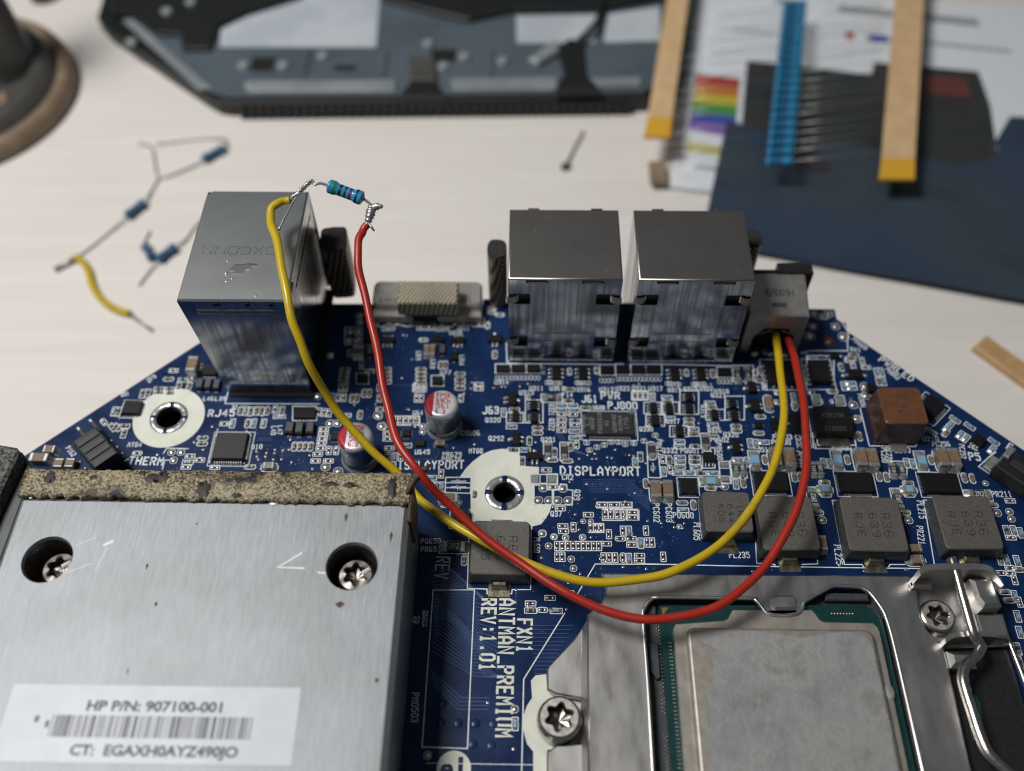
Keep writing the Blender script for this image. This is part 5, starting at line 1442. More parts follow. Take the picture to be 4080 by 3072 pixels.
KIND_NAME = {'cap': 'chip_capacitor', 'res': 'chip_resistor', 'dark': 'chip_bead', 'grey': 'chip_inductor'}
BODY = {'cap': 'cap', 'res': 'blue', 'dark': 'dark', 'grey': 'grey'}
def blocked(x, y):
    for x0, x1, y0, y1 in ((-0.9, 20.2, 21.6, 40), (22.9, 44.4, 21.6, 40), (-58.5, -40, 13, 41), (-81, -16.4, -70, -15)):
        if x0 < x < x1 and y0 < y < y1: return True
    return False
for k, x, y, rot, ol in CHIPS:
    if blocked(x, y): continue
    if k == 'pads':
        link('solder_pad_pair', pads_mesh(), board, (x, y, 0), rot)
        outline(ol, x, y, 1.85, 0.92, rot)
    else:
        H = {'cap': 0.5, 'res': 0.36, 'dark': 0.4, 'grey': 0.45}[k]
        link(KIND_NAME[k], chip_mesh(KIND_NAME[k], 1.12, 0.56, H, BODY[k]), board, (x, y, 0), rot + rnd.uniform(-2, 2))
        outline(ol, x, y, 2.1, 0.98, rot)
tm = MB()
for x, y in TINY:
    for sy in (-1, 1):
        tm.dome(x, y + sy * 0.27, 0.13, 0.15, 0.09, 'solder', 6, 0.02)
    outline('o', x, y, 0.72, 1.15, 0, 0.09)
tm.build('tiny_solder_dots', board, kind='stuff')
for k, x, y, L, W_, H, rot, ol, txt in BIG:
    L, W_ = round(L, 1), round(W_, 1)
    nm = {'cap': 'ceramic_capacitor', 'black': 'power_resistor', 'blue': 'film_resistor', 'grey': 'grey_capacitor'}[k]
    o = link(nm, chip_mesh(nm, L, W_, H, {'black': 'dark'}.get(k, k)), board, (x, y, 0), rot + rnd.uniform(-1.5, 1.5))
    outline(ol, x, y, L + 1.3, W_ + 0.5, rot, 0.17)
    if txt:
        t_ = MB()
        stroke_text(t_, txt, -L * 0.24, -W_ * 0.24, L * 0.24, -W_ * 0.24, W_ * 0.5, 0.09, H + 0.012, 'silk')
        t_.build('lettering', o)

# ------------------------------------------------------------------ integrated circuits, each with its leads
IC_NAME = {'array': 'diode_array', 'sot': 'transistor', 'grey': 'filter_coil', 'big': 'video_chip', 'qfn': 'leadless_chip', 'qfp': 'quad_flat_chip', 'sop': 'eight_lead_chip', 'dpak': 'power_transistor'}
def pins_of(spec):
    out, i = [], 0
    while i < len(spec):
        s_ = spec[i]; j = i + 1
        while j < len(spec) and spec[j].isdigit(): j += 1
        out.append((s_, int(spec[i + 1:j]))); i = j
    return out
for st, x, y, W_, D_, H, rot, spec, pl in ICS:
    if rot in (-45,):
        W_, D_ = D_ * 1.0, D_ * 1.15
    key = ('ic', st, round(W_, 1), round(D_, 1), H, spec, pl)
    w2, d2 = round(W_, 1) / 2, round(D_, 1) / 2
    if key not in CACHE:
        mb = MB()
        z0 = 0.12 if st in ('sot', 'sop', 'big', 'qfp', 'dpak') else 0.05
        if st == 'grey':
            mb.box(-w2, w2, -d2, d2, z0, H * 0.8, 'epoxy', 0)
            mb.box(-w2 * 0.9, w2 * 0.9, -d2 * 0.8, d2 * 0.95, H * 0.8, H, 'filter', 0.06)
        else:
            # mould line halfway up, sides drafted
            g = 0.06 * min(w2, d2) + 0.04
            zm = z0 + (H - z0) * 0.45
            mb.prism(rrect(-w2, w2, -d2, d2, 0.05, 1), z0, zm, 'epoxyg' if st in ('qfp', 'big') else 'epoxy')
            lo_, hi_ = rrect(-w2, w2, -d2, d2, 0.05, 1), rrect(-w2 + g, w2 - g, -d2 + g, d2 - g, 0.05, 1)
            n = len(lo_)
            k_ = 'epoxyg' if st in ('qfp', 'big') else 'epoxy'
            mb.add([(a, b, zm) for a, b in lo_] + [(a, b, H) for a, b in hi_], [(i, (i + 1) % n, n + (i + 1) % n, n + i) for i in range(n)] + [tuple(range(n, 2 * n))], k_)
        CACHE[key] = mb.mesh(IC_NAME[st])
        lb = MB()
        for sd, n in pins_of(spec):
            span = (2 * d2 if sd in 'LR' else 2 * w2) * (0.86 if n > 2 else 0.62)
            pitch = span / n
            pw = min(pitch * 0.52, 0.75 if pl > 0.6 else 0.5)
            for i in range(n):
                t = -span / 2 + pitch * (i + 0.5) if n > 1 else 0.0
                b = {'L': (-w2, t, -1, 0), 'R': (w2, t, 1, 0), 'B': (t, -d2, 0, -1), 'T': (t, d2, 0, 1)}[sd]
                cx, cy = b[0] + b[2] * pl * 0.5, b[1] + b[3] * pl * 0.5
                if pl >= 0.5 and n <= 3:      # gull lead into a blob of solder
                    zl = H * 0.4
                    ex, ey = (pl * 0.25, pw / 2) if b[2] else (pw / 2, pl * 0.25)
                    cx1, cy1 = b[0] + b[2] * pl * 0.25, b[1] + b[3] * pl * 0.25
                    lb.box(cx1 - ex, cx1 + ex, cy1 - ey, cy1 + ey, zl - 0.08, zl + 0.06, 'tin', 0.03)
                    lb.dome(b[0] + b[2] * pl * 0.75, b[1] + b[3] * pl * 0.75, pl * 0.5 if b[2] else pw * 0.62, pw * 0.62 if b[2] else pl * 0.5, H * 0.42, 'solder', 10, 0.02)
                else:
                    ex, ey = (pl / 2 + 0.04, pw / 2) if b[2] else (pw / 2, pl / 2 + 0.04)
                    if pl > 0.4:
                        lb.box(cx - ex * (0.6 if b[2] else 1), cx + ex * (0.6 if b[2] else 1), cy - ey * (0.6 if b[3] else 1), cy + ey * (0.6 if b[3] else 1), 0.05, H * 0.42, 'tin', 0.04)
                    lb.box(cx - ex + b[2] * 0.08, cx + ex + b[2] * 0.1, cy - ey + b[3] * 0.08, cy + ey + b[3] * 0.1, 0.02, 0.16, 'solder', 0.05)
        CACHE[key + ('pins',)] = lb.mesh('lead_row') if lb.v else None
    o = link(IC_NAME[st], CACHE[key], board, (x, y, 0), rot)
    if CACHE[key + ('pins',)]:
        link('lead_row', CACHE[key + ('pins',)], o, kind='stuff')
    if st in ('qfn', 'qfp', 'sop', 'big') and w2 > 1.2:
        outline('r', x, y, 2 * w2 + 2 * pl + 0.5, 2 * d2 + 2 * pl + 0.5, rot, 0.14)
    if st == 'big':
        t_ = MB()
        for s_, cx, h in (('PS8331B', -1.9, 0.72), ('A1', -0.6, 0.72), ('UD8FAC', 0.9, 0.72), ('AYPKM', 2.1, 0.72), ('1716', 3.2, 0.72)):
            n = len(s_)
            l_ = MB(); stroke_text(l_, s_, cx + h / 2, -n * 0.36, cx + h / 2, n * 0.36, h, 0.11, H + 0.012, 'mark'); l_.build('lettering', o)
        star = [(-5.4, 0.6), (-4.6, 1.2), (-4.9, 2.2), (-4.0, 1.4), (-3.2, 1.9), (-3.7, 0.6), (-3.0, -0.7), (-4.1, 0.0), (-5.2, -1.0), (-4.7, 0.1), (-5.4, 0.6)]
        t_.strip([(a * 0.9 - 0.6, b * 0.9 - 0.4) for a, b in star], 0.13, H + 0.012, 'mark')
        t_.strip(circle(4.4, 2.6, 0.55, 20), 0.1, H + 0.012, 'mark', True)
        t_.strip(circle(4.4, 2.6, 0.25, 10, 130, 410), 0.1, H + 0.012, 'mark')
        t_.strip(circle(-5.7, -2.6, 0.22, 12), 0.1, H + 0.012, 'mark', True)
        t_.build('chip_marking', o)
        font_mesh('lettering', 'Parade', 1.0, 'mark', (-3.0, -1.6, H + 0.014), o, rz=90)
    if st == 'dpak':
        p_ = MB()
        p_.box(-w2 * 0.78, w2 * 0.78, -d2 - 1.7, -d2 + 0.2, 0.05, 0.5, 'padgold', 0.1)
        p_.build('solder_tab', o)
        for sx in (-1, 1):
            p_ = MB(); p_.box(sx * w2 * 0.62 - 0.5, sx * w2 * 0.62 + 0.5, d2 - 0.1, d2 + 1.9, 0.05, 0.45, 'tin', 0.08); p_.build('lead', o)
        t_ = MB()
        for s_, yy in (('K5K29A', 0.5), ('0T8001', -2.6)):
            stroke_text(t_, s_, -2.2, yy, 2.2, yy, 0.9, 0.12, H + 0.012, 'filter')
        t_.build('chip_marking', o)
        outline('r', x, y - 0.5, 2 * w2 + 0.8, 2 * d2 + 3.2, 0, 0.16)

dm = {}
for x, y, r in DOMES:
    if blocked(x, y): continue
    if r not in dm:
        d_ = MB(); d_.flat(circle(0, 0, r * 1.3, 16), 0.021, 'hole_brown'); d_.dome(0, 0, r, r, r * 0.42, 'solder', 14, 0.02); dm[r] = d_.mesh('solder_dome')
    link('solder_dome', dm[r], board, (x, y, 0), rnd.uniform(0, 90))
    outline('o', x, y, r * 2.9, r * 2.9, 0, 0.09)
for x, y, w, h in PADS:
    d_ = MB(); d_.prism(rrect(-w / 2, w / 2, -h / 2, h / 2, 0.15, 3), 0.02, 0.22, 'solder', c=0.12); d_.build('solder_pad', board, (x, y, 0))
    outline('r', x, y, w + 0.45, h + 0.45, 0, 0.14)
# bare copper ring by the power socket
mb = MB()
mb.lathe([(1.35, 0.022), (1.35, 0.028)], 'hole_brown', 30, 65.4, 27.5); mb.lathe([(0.5, 0.03), (0.48, 0.06)], 'copper', 20, 65.4, 27.5)
mb.build('copper_test_pad', board)

sk.build('silkscreen_outlines', board, kind='stuff')

# ------------------------------------------------------------------ polymer capacitors
def polymer_cap(x, y, rz, label):
    R = 3.25
    mb = MB()
    mb.lathe([(R + 0.35, 0.03), (R + 0.35, 0.25), (R - 0.1, 0.6), (R - 0.1, 0.75)], 'rubber', 40, cap=False)
    mb.lathe([(R - 0.12, 0.6), (R, 0.85), (R, 1.25), (R - 0.28, 1.5), (R - 0.28, 1.7), (R, 1.95), (R, 7.0)], 'canside', 44, cap=False)
    mb.lathe([(R, 7.0), (R - 0.04, 7.4), (R - 0.2, 7.75), (R - 0.5, 7.95), (R - 0.9, 8.0)], 'can', 44)
    o = mb.build('polymer_capacitor', board, (x, y, 0), rz, label)
    # red polarity segment, following the rounded rim
    p_ = MB()
    vs, fs = [], []
    prof = [(R - 0.05, 7.42), (R - 0.19, 7.77), (R - 0.5, 7.965), (R - 0.9, 8.012)]
    a_ = [math.acos(max(min(-1.5 / r, 1), -1)) for r, z in prof]
    n = 18
    for (r, z), a0 in zip(prof, a_):
        for i in range(n + 1):
            a = a0 + (2 * math.pi - 2 * a0) * i / n
            vs.append((r * math.cos(a), r * math.sin(a), z + 0.008))
    for j in range(3):
        for i in range(n):
            fs.append((j * (n + 1) + i, j * (n + 1) + i + 1, (j + 1) * (n + 1) + i + 1, (j + 1) * (n + 1) + i))
    fs.append(tuple(range(3 * (n + 1), 4 * (n + 1))))
    p_.add(vs, fs, 'redprint')
    p_.build('red_stripe', o)
    t_ = MB()
    for s_, yy, x1 in (('FP5K', 1.25, 1.75), ('69Ch', 0.05, 1.75), ('561', -1.15, 1.75), ('6.3', -2.4, 0.95)):
        stroke_text(t_, s_, -1.0, yy, x1, yy, 0.92, 0.17, 8.02, 'redprint', fill=0.66)
    t_.build('lettering', o)
polymer_cap(-13.4, 5.75, -1, 'round silver capacitor standing clear, its red lettering fully visible')
polymer_cap(-29.0, -1.7, -1, 'round silver capacitor partly covered by the yellow wire')

# ------------------------------------------------------------------ power inductors
def inductor(x0, x1, y0, y1, H, lines, label, tab=True, top='ferrite', side='ferrite_shade', r=0.9, tabkey='padgold', chw=0.85):
    cx, cy = (x0 + x1) / 2, (y0 + y1) / 2
    a, b = (x1 - x0) / 2, (y1 - y0) / 2
    mb = MB()
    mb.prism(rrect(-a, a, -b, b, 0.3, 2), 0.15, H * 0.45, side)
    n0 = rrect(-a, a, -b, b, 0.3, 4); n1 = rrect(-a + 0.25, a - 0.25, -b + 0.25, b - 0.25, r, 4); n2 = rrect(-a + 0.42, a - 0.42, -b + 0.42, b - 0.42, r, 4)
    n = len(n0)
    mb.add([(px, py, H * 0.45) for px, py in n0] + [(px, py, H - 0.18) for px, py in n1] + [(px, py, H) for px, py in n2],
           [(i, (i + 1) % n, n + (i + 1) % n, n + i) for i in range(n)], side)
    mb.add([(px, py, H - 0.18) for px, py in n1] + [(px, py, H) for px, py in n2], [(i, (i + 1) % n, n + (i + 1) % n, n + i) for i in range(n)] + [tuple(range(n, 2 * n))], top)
    o = mb.build('power_inductor', board, (cx, cy, 0), rnd.uniform(-1, 1), label)
    if tab:
        t_ = MB()
        t_.box(-1.9, 1.9, -b - 2.4, -b + 0.3, 0.03, 0.14, 'padgold', 0.03)
        t_.box(-1.35, 1.35, -b - 1.0, -b + 0.05, 0.14, H * 0.42, 'padgold', 0.3)
        t_.build('solder_tab', o)
        t_ = MB()
        t_.box(-1.9, 1.9, b - 0.3, b + 1.6, 0.03, 0.4, 'padgold', 0.1)
        t_.build('solder_tab', o)
    for s_, px, py0, py1, h in lines:
        t_ = MB(); stroke_text(t_, s_, px, py0, px, py1, h, 0.2, H + 0.012, 'ink', fill=0.66); t_.build('burnt_lettering', o)
    return o
L36 = [('R36', 1.5, 2.3, -2.9, 1.5), ('639', -0.6, 2.3, -2.9, 1.3), ('RJE', -3.2, 2.3, -2.9, 1.3)]
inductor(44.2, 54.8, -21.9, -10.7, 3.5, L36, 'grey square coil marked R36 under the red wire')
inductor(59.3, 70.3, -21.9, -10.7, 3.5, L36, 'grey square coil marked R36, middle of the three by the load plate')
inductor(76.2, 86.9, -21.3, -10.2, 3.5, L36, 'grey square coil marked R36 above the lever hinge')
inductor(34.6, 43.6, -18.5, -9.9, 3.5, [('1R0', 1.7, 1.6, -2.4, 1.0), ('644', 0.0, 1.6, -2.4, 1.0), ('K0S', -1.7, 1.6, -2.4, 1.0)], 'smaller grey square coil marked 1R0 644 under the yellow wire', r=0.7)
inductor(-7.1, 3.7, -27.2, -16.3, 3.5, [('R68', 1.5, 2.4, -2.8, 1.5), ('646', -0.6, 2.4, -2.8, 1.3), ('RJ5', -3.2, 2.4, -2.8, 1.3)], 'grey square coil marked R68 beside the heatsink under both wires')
o = inductor(69.5, 78.1, 2.5, 11.3, 7.0, [('R90', -1.0, 2.6, -2.6, 2.3)], 'brown square coil marked R90 near the right board edge', tab=False, top='brownferrite', side='brownshade', r=0.8)
t_ = MB(); t_.box(-1.4, 1.8, -6.2, -4.2, 0.03, 0.3, 'tin', 0.08); t_.build('solder_tab', o)

# ------------------------------------------------------------------ stacked port housings along the rear edge
def sheet(mb, pts, key):
    mb.add(pts, [tuple(range(len(pts)))], key)
def port_housing(x0, x1, yf, yb, H, label, wins):
    """folded steel shell with latch windows in its inner face"""
    mb = MB()
    e = 0.35
    # sides, rear (port) side and folded top
    mb.add([(x0, yf, 0.1), (x0, yb, 0.1), (x0, yb, H - e), (x0, yf, H - e)], [(0, 3, 2, 1)], 'steelback')
    mb.add([(x1, yf, 0.1), (x1, yb, 0.1), (x1, yb, H - e), (x1, yf, H - e)], [(0, 1, 2, 3)], 'steelback')
    mb.add([(x0, yb, 0.1), (x1, yb, 0.1), (x1, yb, H - e), (x0, yb, H - e)], [(0, 3, 2, 1)], 'plastic')
    o = mb.build('port_housing', board, label=label)
    tp = MB()
    n0 = [(x0, yf), (x1, yf), (x1, yb), (x0, yb)]
    prev = None
    rings = []
    for k in range(5):
        a = math.radians(90 * k / 4)
        ins = e * (1 - math.cos(a)); z = H - e + e * math.sin(a)
        rings.append([(x0 + ins, yf + ins, z), (x1 - ins, yf + ins, z), (x1 - ins, yb - ins, z), (x0 + ins, yb - ins, z)])
    vs = [p for r in rings for p in r]
    fs = [(4 * j + i, 4 * j + (i + 1) % 4, 4 * j + 4 + (i + 1) % 4, 4 * j + 4 + i) for j in range(4) for i in range(4)]
    tp.add(vs, fs, 'steeltop', True)
    tp.add(rings[-1], [(0, 1, 2, 3)], 'steeltop')
    t = tp.build('top_plate', o)
    # inner face with real window openings
    fc = MB()
    fx0, fx1 = x0, x1
    fc_out = [(fx0, 0.1), (fx1, 0.1), (fx1, H - e), (fx0, H - e)]
    hol = []
    for (wx0, wx1, wz0, wz1) in wins:
        hol.append([(wx0, wz0), (wx1, wz0), (wx1, wz1), (wx0, wz1)])
    loops = [fc_out] + hol
    flat_ = [p for l in loops for p in l]
    tri = tessellate_polygon([[Vector((a, b, 0)) for a, b in l] for l in loops])
    fs = []
    for a, b, d in tri:
        ar = (flat_[b][0] - flat_[a][0]) * (flat_[d][1] - flat_[a][1]) - (flat_[d][0] - flat_[a][0]) * (flat_[b][1] - flat_[a][1])
        fs.append((a, b, d) if ar > 0 else (a, d, b))
    fc.add([(a, yf, b) for a, b in flat_], fs, 'steelback')
    for l in hol:      # thickness of the openings
        fc.add([(a, yf, b) for a, b in l] + [(a, yf + 0.3, b) for a, b in l], [(i, i + 4, (i + 1) % 4 + 4, (i + 1) % 4) for i in range(4)], 'steelback')
    fc.build('back_plate', o)
    ins = MB()
    ins.box(x0 + 0.4, x1 - 0.4, yf + 0.9, yb - 0.3, 0.1, H - 1, 'plastic')
    ins.build('plastic_insert', o)
    for (wx0, wx1, wz0, wz1) in wins:   # bent latch tongues beside each window
        left = wx0 < (x0 + x1) / 2
        xe = x0 if left else x1
        d = 1 if left else -1
        g = MB()
        zc = (wz0 + wz1) / 2
        pa = [(xe - d * 0.25, yf + 0.5, zc), (xe - d * 0.2, yf - 0.25, zc), (xe + d * 0.6, yf - 0.35, zc), (xe + d * 1.3, yf - 0.2, zc), (xe + d * 1.9, yf + 0.35, zc)]
        hw = (wz1 - wz0) * 0.30
        vs = [(a, b, c - hw) for a, b, c in pa] + [(a, b, c + hw) for a, b, c in pa]
        g.add(vs, [(i, i + 1, i + 6, i + 5) if d > 0 else (i + 5, i + 6, i + 1, i) for i in range(4)], 'steeltop', True)
        g.build('latch_tongue', o)
    for fx in (0.25, 0.74):             # folded tabs along the upper edge
        g = MB()
        xm = x0 + (x1 - x0) * fx
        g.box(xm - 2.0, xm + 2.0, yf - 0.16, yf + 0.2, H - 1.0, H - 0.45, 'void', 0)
        g.box(xm - 1.7, xm + 1.7, yf - 0.25, yf + 0.1, H - 1.02, H - 0.72, 'steeltop', 0.05)
        g.build('folded_tab', o)
    for fx in (0.22, 0.8):
        g = MB(); xm = x0 + (x1 - x0) * fx
        g.box(xm - 1.1, xm + 1.1, yb - 0.2, yb + 0.22, H - 0.9, H + 0.10, 'steeltop', 0.05); g.build('folded_tab', o)
    return o
def dp_windows(x0, x1, H):
    return [(x0 + 0.9, x0 + 4.1, H - 7.2, H - 4.2), (x1 - 4.6, x1 - 1.0, H - 7.2, H - 4.2), (x0 + 0.9, x0 + 3.7, H - 20.2, H - 17.0), (x1 - 4.2, x1 - 1.2, H - 20.2, H - 17.0)]
HD = 25.4
d1 = port_housing(-0.9, 20.2, 21.6, 39.6, HD, 'boxy steel port housing beside the tan fabric gasket, left of the matched two', dp_windows(-0.9, 20.2, HD))
d2_ = port_housing(23.1, 44.4, 21.6, 39.6, HD, 'boxy steel port housing beside the power socket, right of the matched two', dp_windows(23.1, 44.4, HD))
for o, x0, x1 in ((d1, 4.4, 14.0), (d2_, 28.5, 38.4)):
    t_ = MB()
    stroke_text(t_, 'FOXCONN', x1, 31.2, x0, 31.2, 1.3, 0.08, HD + 0.012, 'emboss', fill=0.7)
    t_.build('embossed_lettering', o)
    g = MB()
    x_c = (x0 + x1) / 2
    for zz_ in (9.4, 7.0):
        g.box(x_c - 5.3, x_c + 5.3, 21.53, 21.59, zz_, zz_ + 0.16, 'steeltop')
    g.build('pressed_groove', o)
    t_ = MB()
    stroke_text(t_, '40A66', -1.7, 0, 1.7, 0, 1.0, 0.14, 0.0, 'ink')
    k = t_.build('burnt_lettering', o, (x_c + 0.8, 21.56, 2.4)); k.rotation_euler = (math.radians(90), 0, 0)
    sc = MB()
    for (sx, sy, l, a) in ((-3.0, 37.6, 1.4, -0.6), (-5.2, 33.5, 0.6, 1.4), (-3.9, 25.9, 0.4, -0.4), (4.0, 26.5, 0.5, -0.5), (7.5, 24.0, 0.9, -0.4)):
        sc.strip([(x_c + sx, sy), (x_c + sx + l * math.cos(a), sy + l * math.sin(a))], 0.07, HD + 0.012, 'tin')
    sc.build('scratch', o)

# tall network socket housing, narrower at its foot
def network_housing():
    X0, X1, YF, YB, H = -59.25, -39.7, 13.1, 40.8, 28.7
    mb = MB()
    # outer skin: back plate tapered towards the board on its left
    bl, br = -57.0, -40.3
    mb.add([(bl, YF, 0.25), (br, YF, 0.25), (X1, YF, H - 0.5), (X0, YF, H - 0.5)], [(0, 1, 2, 3)], 'steelback')
    mb.add([(bl, YF, 0.25), (X0, YF, H - 0.5), (X0, YB, H - 0.5), (bl, YB, 0.25)], [(0, 1, 2, 3)], 'steelback')
    mb.add([(X0, YB, 1), (X1, YB, 1), (X1, YB, H - 0.5), (X0, YB, H - 0.5)], [(0, 3, 2, 1)], 'plastic')
    o = mb.build('network_port_housing', board, label='tallest steel port housing with yellow wire lying over its top')
    sd = MB()     # right side plate with slots
    slots = [[(17.5, 24.3), (38.5, 24.3), (38.5, 25.0), (17.5, 25.0)], [(15.0, 21.2), (16.6, 21.2), (16.6, 22.8), (15.0, 22.8)]]
    outl = [(YF, 1.0), (YB, 1.0), (YB, H - 0.5), (YF, H - 0.5)]
    loops = [outl] + slots
    fl = [p for l in loops for p in l]
    tri = tessellate_polygon([[Vector((a, b, 0)) for a, b in l] for l in loops])
    fs = []
    for a, b, d in tri:
        ar = (fl[b][0] - fl[a][0]) * (fl[d][1] - fl[a][1]) - (fl[d][0] - fl[a][0]) * (fl[b][1] - fl[a][1])
        fs.append((a, b, d) if ar > 0 else (a, d, b))
    sd.add([(X1 - 0.6 * (1 - (b - 1) / (H - 1)), a, b) for a, b in fl], fs, 'steelback')
    sd.build('side_plate', o)
    g = MB(); g.box(X1 - 0.25, X1 + 0.30, 14.0, 18.5, H - 9.0, H - 1.0, 'steelback', 0.1); g.build('latch_tongue', o)
    tp = MB()
    pts = [(X0, YF), (X1, YF), (X1, YB), (X0 + 1.0, YB), (X0, YB - 1.2)]
    tp.prism(pts, H - 0.55, H, 'steelrj', c=0.3)
    tp.build('top_plate', o)
    ins = MB()
    ins.box(bl + 0.4, X1 + 0.6, YF - 1.0, YB - 0.4, 0.1, 0.45, 'void', 0.1)
    ins.box(bl + 1.2, X1 - 1.4, YF + 1.0, YB - 0.6, 0.5, H - 1, 'plastic')
    ins.build('plastic_insert', o)
    for a, b, nm in ((-53.0, -51.8, 'folded_tab'), (-47.2, -46.6, 'folded_tab'), (-43.0, -42.4, 'folded_tab')):
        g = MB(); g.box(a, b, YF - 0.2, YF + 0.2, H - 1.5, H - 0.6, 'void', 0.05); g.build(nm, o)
    for z in (26.0, 25.1):
        g = MB(); g.box(-56.3, -41.7, YF - 0.14, YF + 0.02, z - 0.10, z + 0.10, 'steeltop', 0.04); g.build('pressed_rib', o)
    g = MB(); g.box(bl + 1.5, -46, YF - 0.05, YF + 0.02, 3.0, 3.15, 'steeltop'); g.build('pressed_rib', o)
    t_ = MB()
    stroke_text(t_, 'FOXCONN', -41.0, 26.0, -57.2, 26.0, 1.9, 0.09, H + 0.012, 'steelback', fill=0.78)
    t_.build('embossed_lettering', o)
    # stuck blobs and a smear of flux on the top
    for (x, y, r) in ((-51.6, 19.5, 0.42), (-51.9, 22.4, 0.24), (-51.2, 17.5, 0.28), (-50.3, 18.2, 0.18), (-45.4, 14.2, 0.25)):
        g = MB(); g.dome(x, y, r, r * 1.2, r * 0.5, 'solder', 12, H); g.build('solder_splash', o)
    g = MB()
    ring = []
    for i in range(26):
        a = 2 * math.pi * i / 26
        rr = 1.0 + 0.2 * math.sin(3 * a + 1) + 0.13 * math.sin(7 * a)
        ring.append((-49.0 + 2.3 * rr * math.cos(a), 20.6 + 1.3 * rr * math.sin(a) + 0.3 * math.cos(a) * 2.4))
    n = 26
    inn = [(-49.0 + (x + 49.0) * 0.72, 20.6 + (y - 20.6) * 0.72) for x, y in ring]
    g.add([(x, y, H + 0.004) for x, y in ring] + [(x, y, H + 0.03) for x, y in inn], [(i, (i + 1) % n, n + (i + 1) % n, n + i) for i in range(n)] + [tuple(range(n, 2 * n))], 'emboss')
    g.build('flux_smear', o)
    return o
network_housing()
g = MB(); g.dome(0, 0, 0.9, 0.9, 0.7, 'solder', 16); g.build('solder_peg', board, (-37.9, 22.6, 0))
g = MB(); g.dome(0, 0, 0.9, 0.9, 0.6, 'solder', 16); g.build('solder_peg', board, (-39.0, 12.4, 0))

# conductive foam posts by the housings
def foam_post(x, y, z0, z1, rx, ry, rz, label, tilt=(0, 0), skin='weave_brown', sq=0.75):
    mb = MB()
    n = 20
    rings = []
    for j, (k, z) in enumerate(((0.45, z0), (0.9, z0 + 1.6), (1.0, z0 + 4), (1.0, z1 - 0.3))):
        ring = []
        for i in range(n):
            a = 2 * math.pi * i / n
            q = abs(math.cos(a)) ** sq * math.copysign(1, math.cos(a)), abs(math.sin(a)) ** sq * math.copysign(1, math.sin(a))
            f = (z - z0) / (z1 - z0)
            ring.append((rx * k * q[0] + tilt[0] * f, ry * k * q[1] + tilt[1] * f, z))
        rings.append(ring)
    vs = [p for r in rings for p in r]
    fs = [(j * n + i, j * n + (i + 1) % n, (j + 1) * n + (i + 1) % n, (j + 1) * n + i) for j in range(3) for i in range(n)] + [tuple(reversed(range(n)))]
    mb.add(vs, fs, skin, True)
    o = mb.build('fabric_gasket', board, (x, y, 0), rz, label)
    c = MB()
    cent = [(tilt[0], tilt[1], z1 + 0.05)]
    lv, lf = [], []
    for j, k in enumerate((0.985, 0.7, 0.4)):
        for i in range(n):
            p = rings[-1][i]
            lv.append((tilt[0] + (p[0] - tilt[0]) * k, tilt[1] + (p[1] - tilt[1]) * k, z1 - 0.25 + (0.35 if j else 0.0) + rnd.uniform(-0.18, 0.22)))
    lv.append((tilt[0], tilt[1], z1 + 0.1))
    for j in range(2):
        for i in range(n):
            lf.append((j * n + i, j * n + (i + 1) % n, (j + 1) * n + (i + 1) % n, (j + 1) * n + i))
    for i in range(n): lf.append((2 * n + i, 2 * n + (i + 1) % n, 3 * n))
    c.add(lv, lf, 'foamblack', True)
    c.build('foam_core', o)
foam_post(-3.55, 38.2, -2.0, 16.0, 2.0, 2.6, 0, 'tan woven gasket post beside the left of the two matched housings')
foam_post(-36.6, 39.6, 0.5, 17.0, 2.7, 3.4, 6, 'dark gasket post standing against the tallest housing', sq=0.38)
foam_post(47.6, 40.6, -2.0, 17.0, 2.2, 2.5, 0, 'woven gasket post behind the right matched housing')

# low double socket with gasket block
mb = MB()
mb.prism(rrect(-29.9, -6.9, 33.2, 39.9, 1.5, 5), 0.8, 4.0, 'steeldc', c=0.35)
us = mb.build('display_socket', board, label='low wide steel socket with a fabric block strapped over its middle')
for a, b in ((-30.0, -21.0), (-16.3, -6.7)):
    g = MB(); g.box(a + 0.2, b - 0.2, 31.4, 33.4, 0.15, 2.2, 'steeldc', 0.2); g.build('socket_foot', us)
    nx = 7
    for i in range(nx):
        g = MB(); xx = a + 0.9 + (b - a - 1.8) * i / (nx - 1)
        g.box(xx - 0.33, xx + 0.33, 32.9, 33.35, 2.0, 2.6, 'tin', 0.1); g.build('socket_tooth', us)
    for xx in (a + 1.0, a + 3.6, a + 5.4, b - 0.7):
        g = MB(); g.dome(xx, 31.1, 0.5, 0.35, 0.35, 'padgold', 10, 0.02); g.build('solder_blob', us)
g = MB(); g.box(-21.5, -16.0, 31.8, 33.3, 0.1, 2.4, 'plastic', 0.1); g.build('plastic_insert', us)
for xx in (-27.7, -9.5):
    g = MB(); g.dome(xx, 36.3, 0.3, 0.3, 0.18, 'steeltop', 12, 4.0); g.build('pressed_dimple', us)
for a in (-28.5, -14.4):
    t_ = MB(); stroke_text(t_, '6AHA1', a, 33.75, a + 5.7, 33.75, 1.25, 0.17, 4.012, 'ink'); t_.build('burnt_lettering', us)
mb = MB()
mb.prism(rrect(-24.0, -11.6, 30.2, 36.4, 0.35, 3), 4.3, 8.0, 'weave_gold', c=0.3)
mb.build('fabric_gasket', board, label='light woven gasket block lying across the low wide socket')

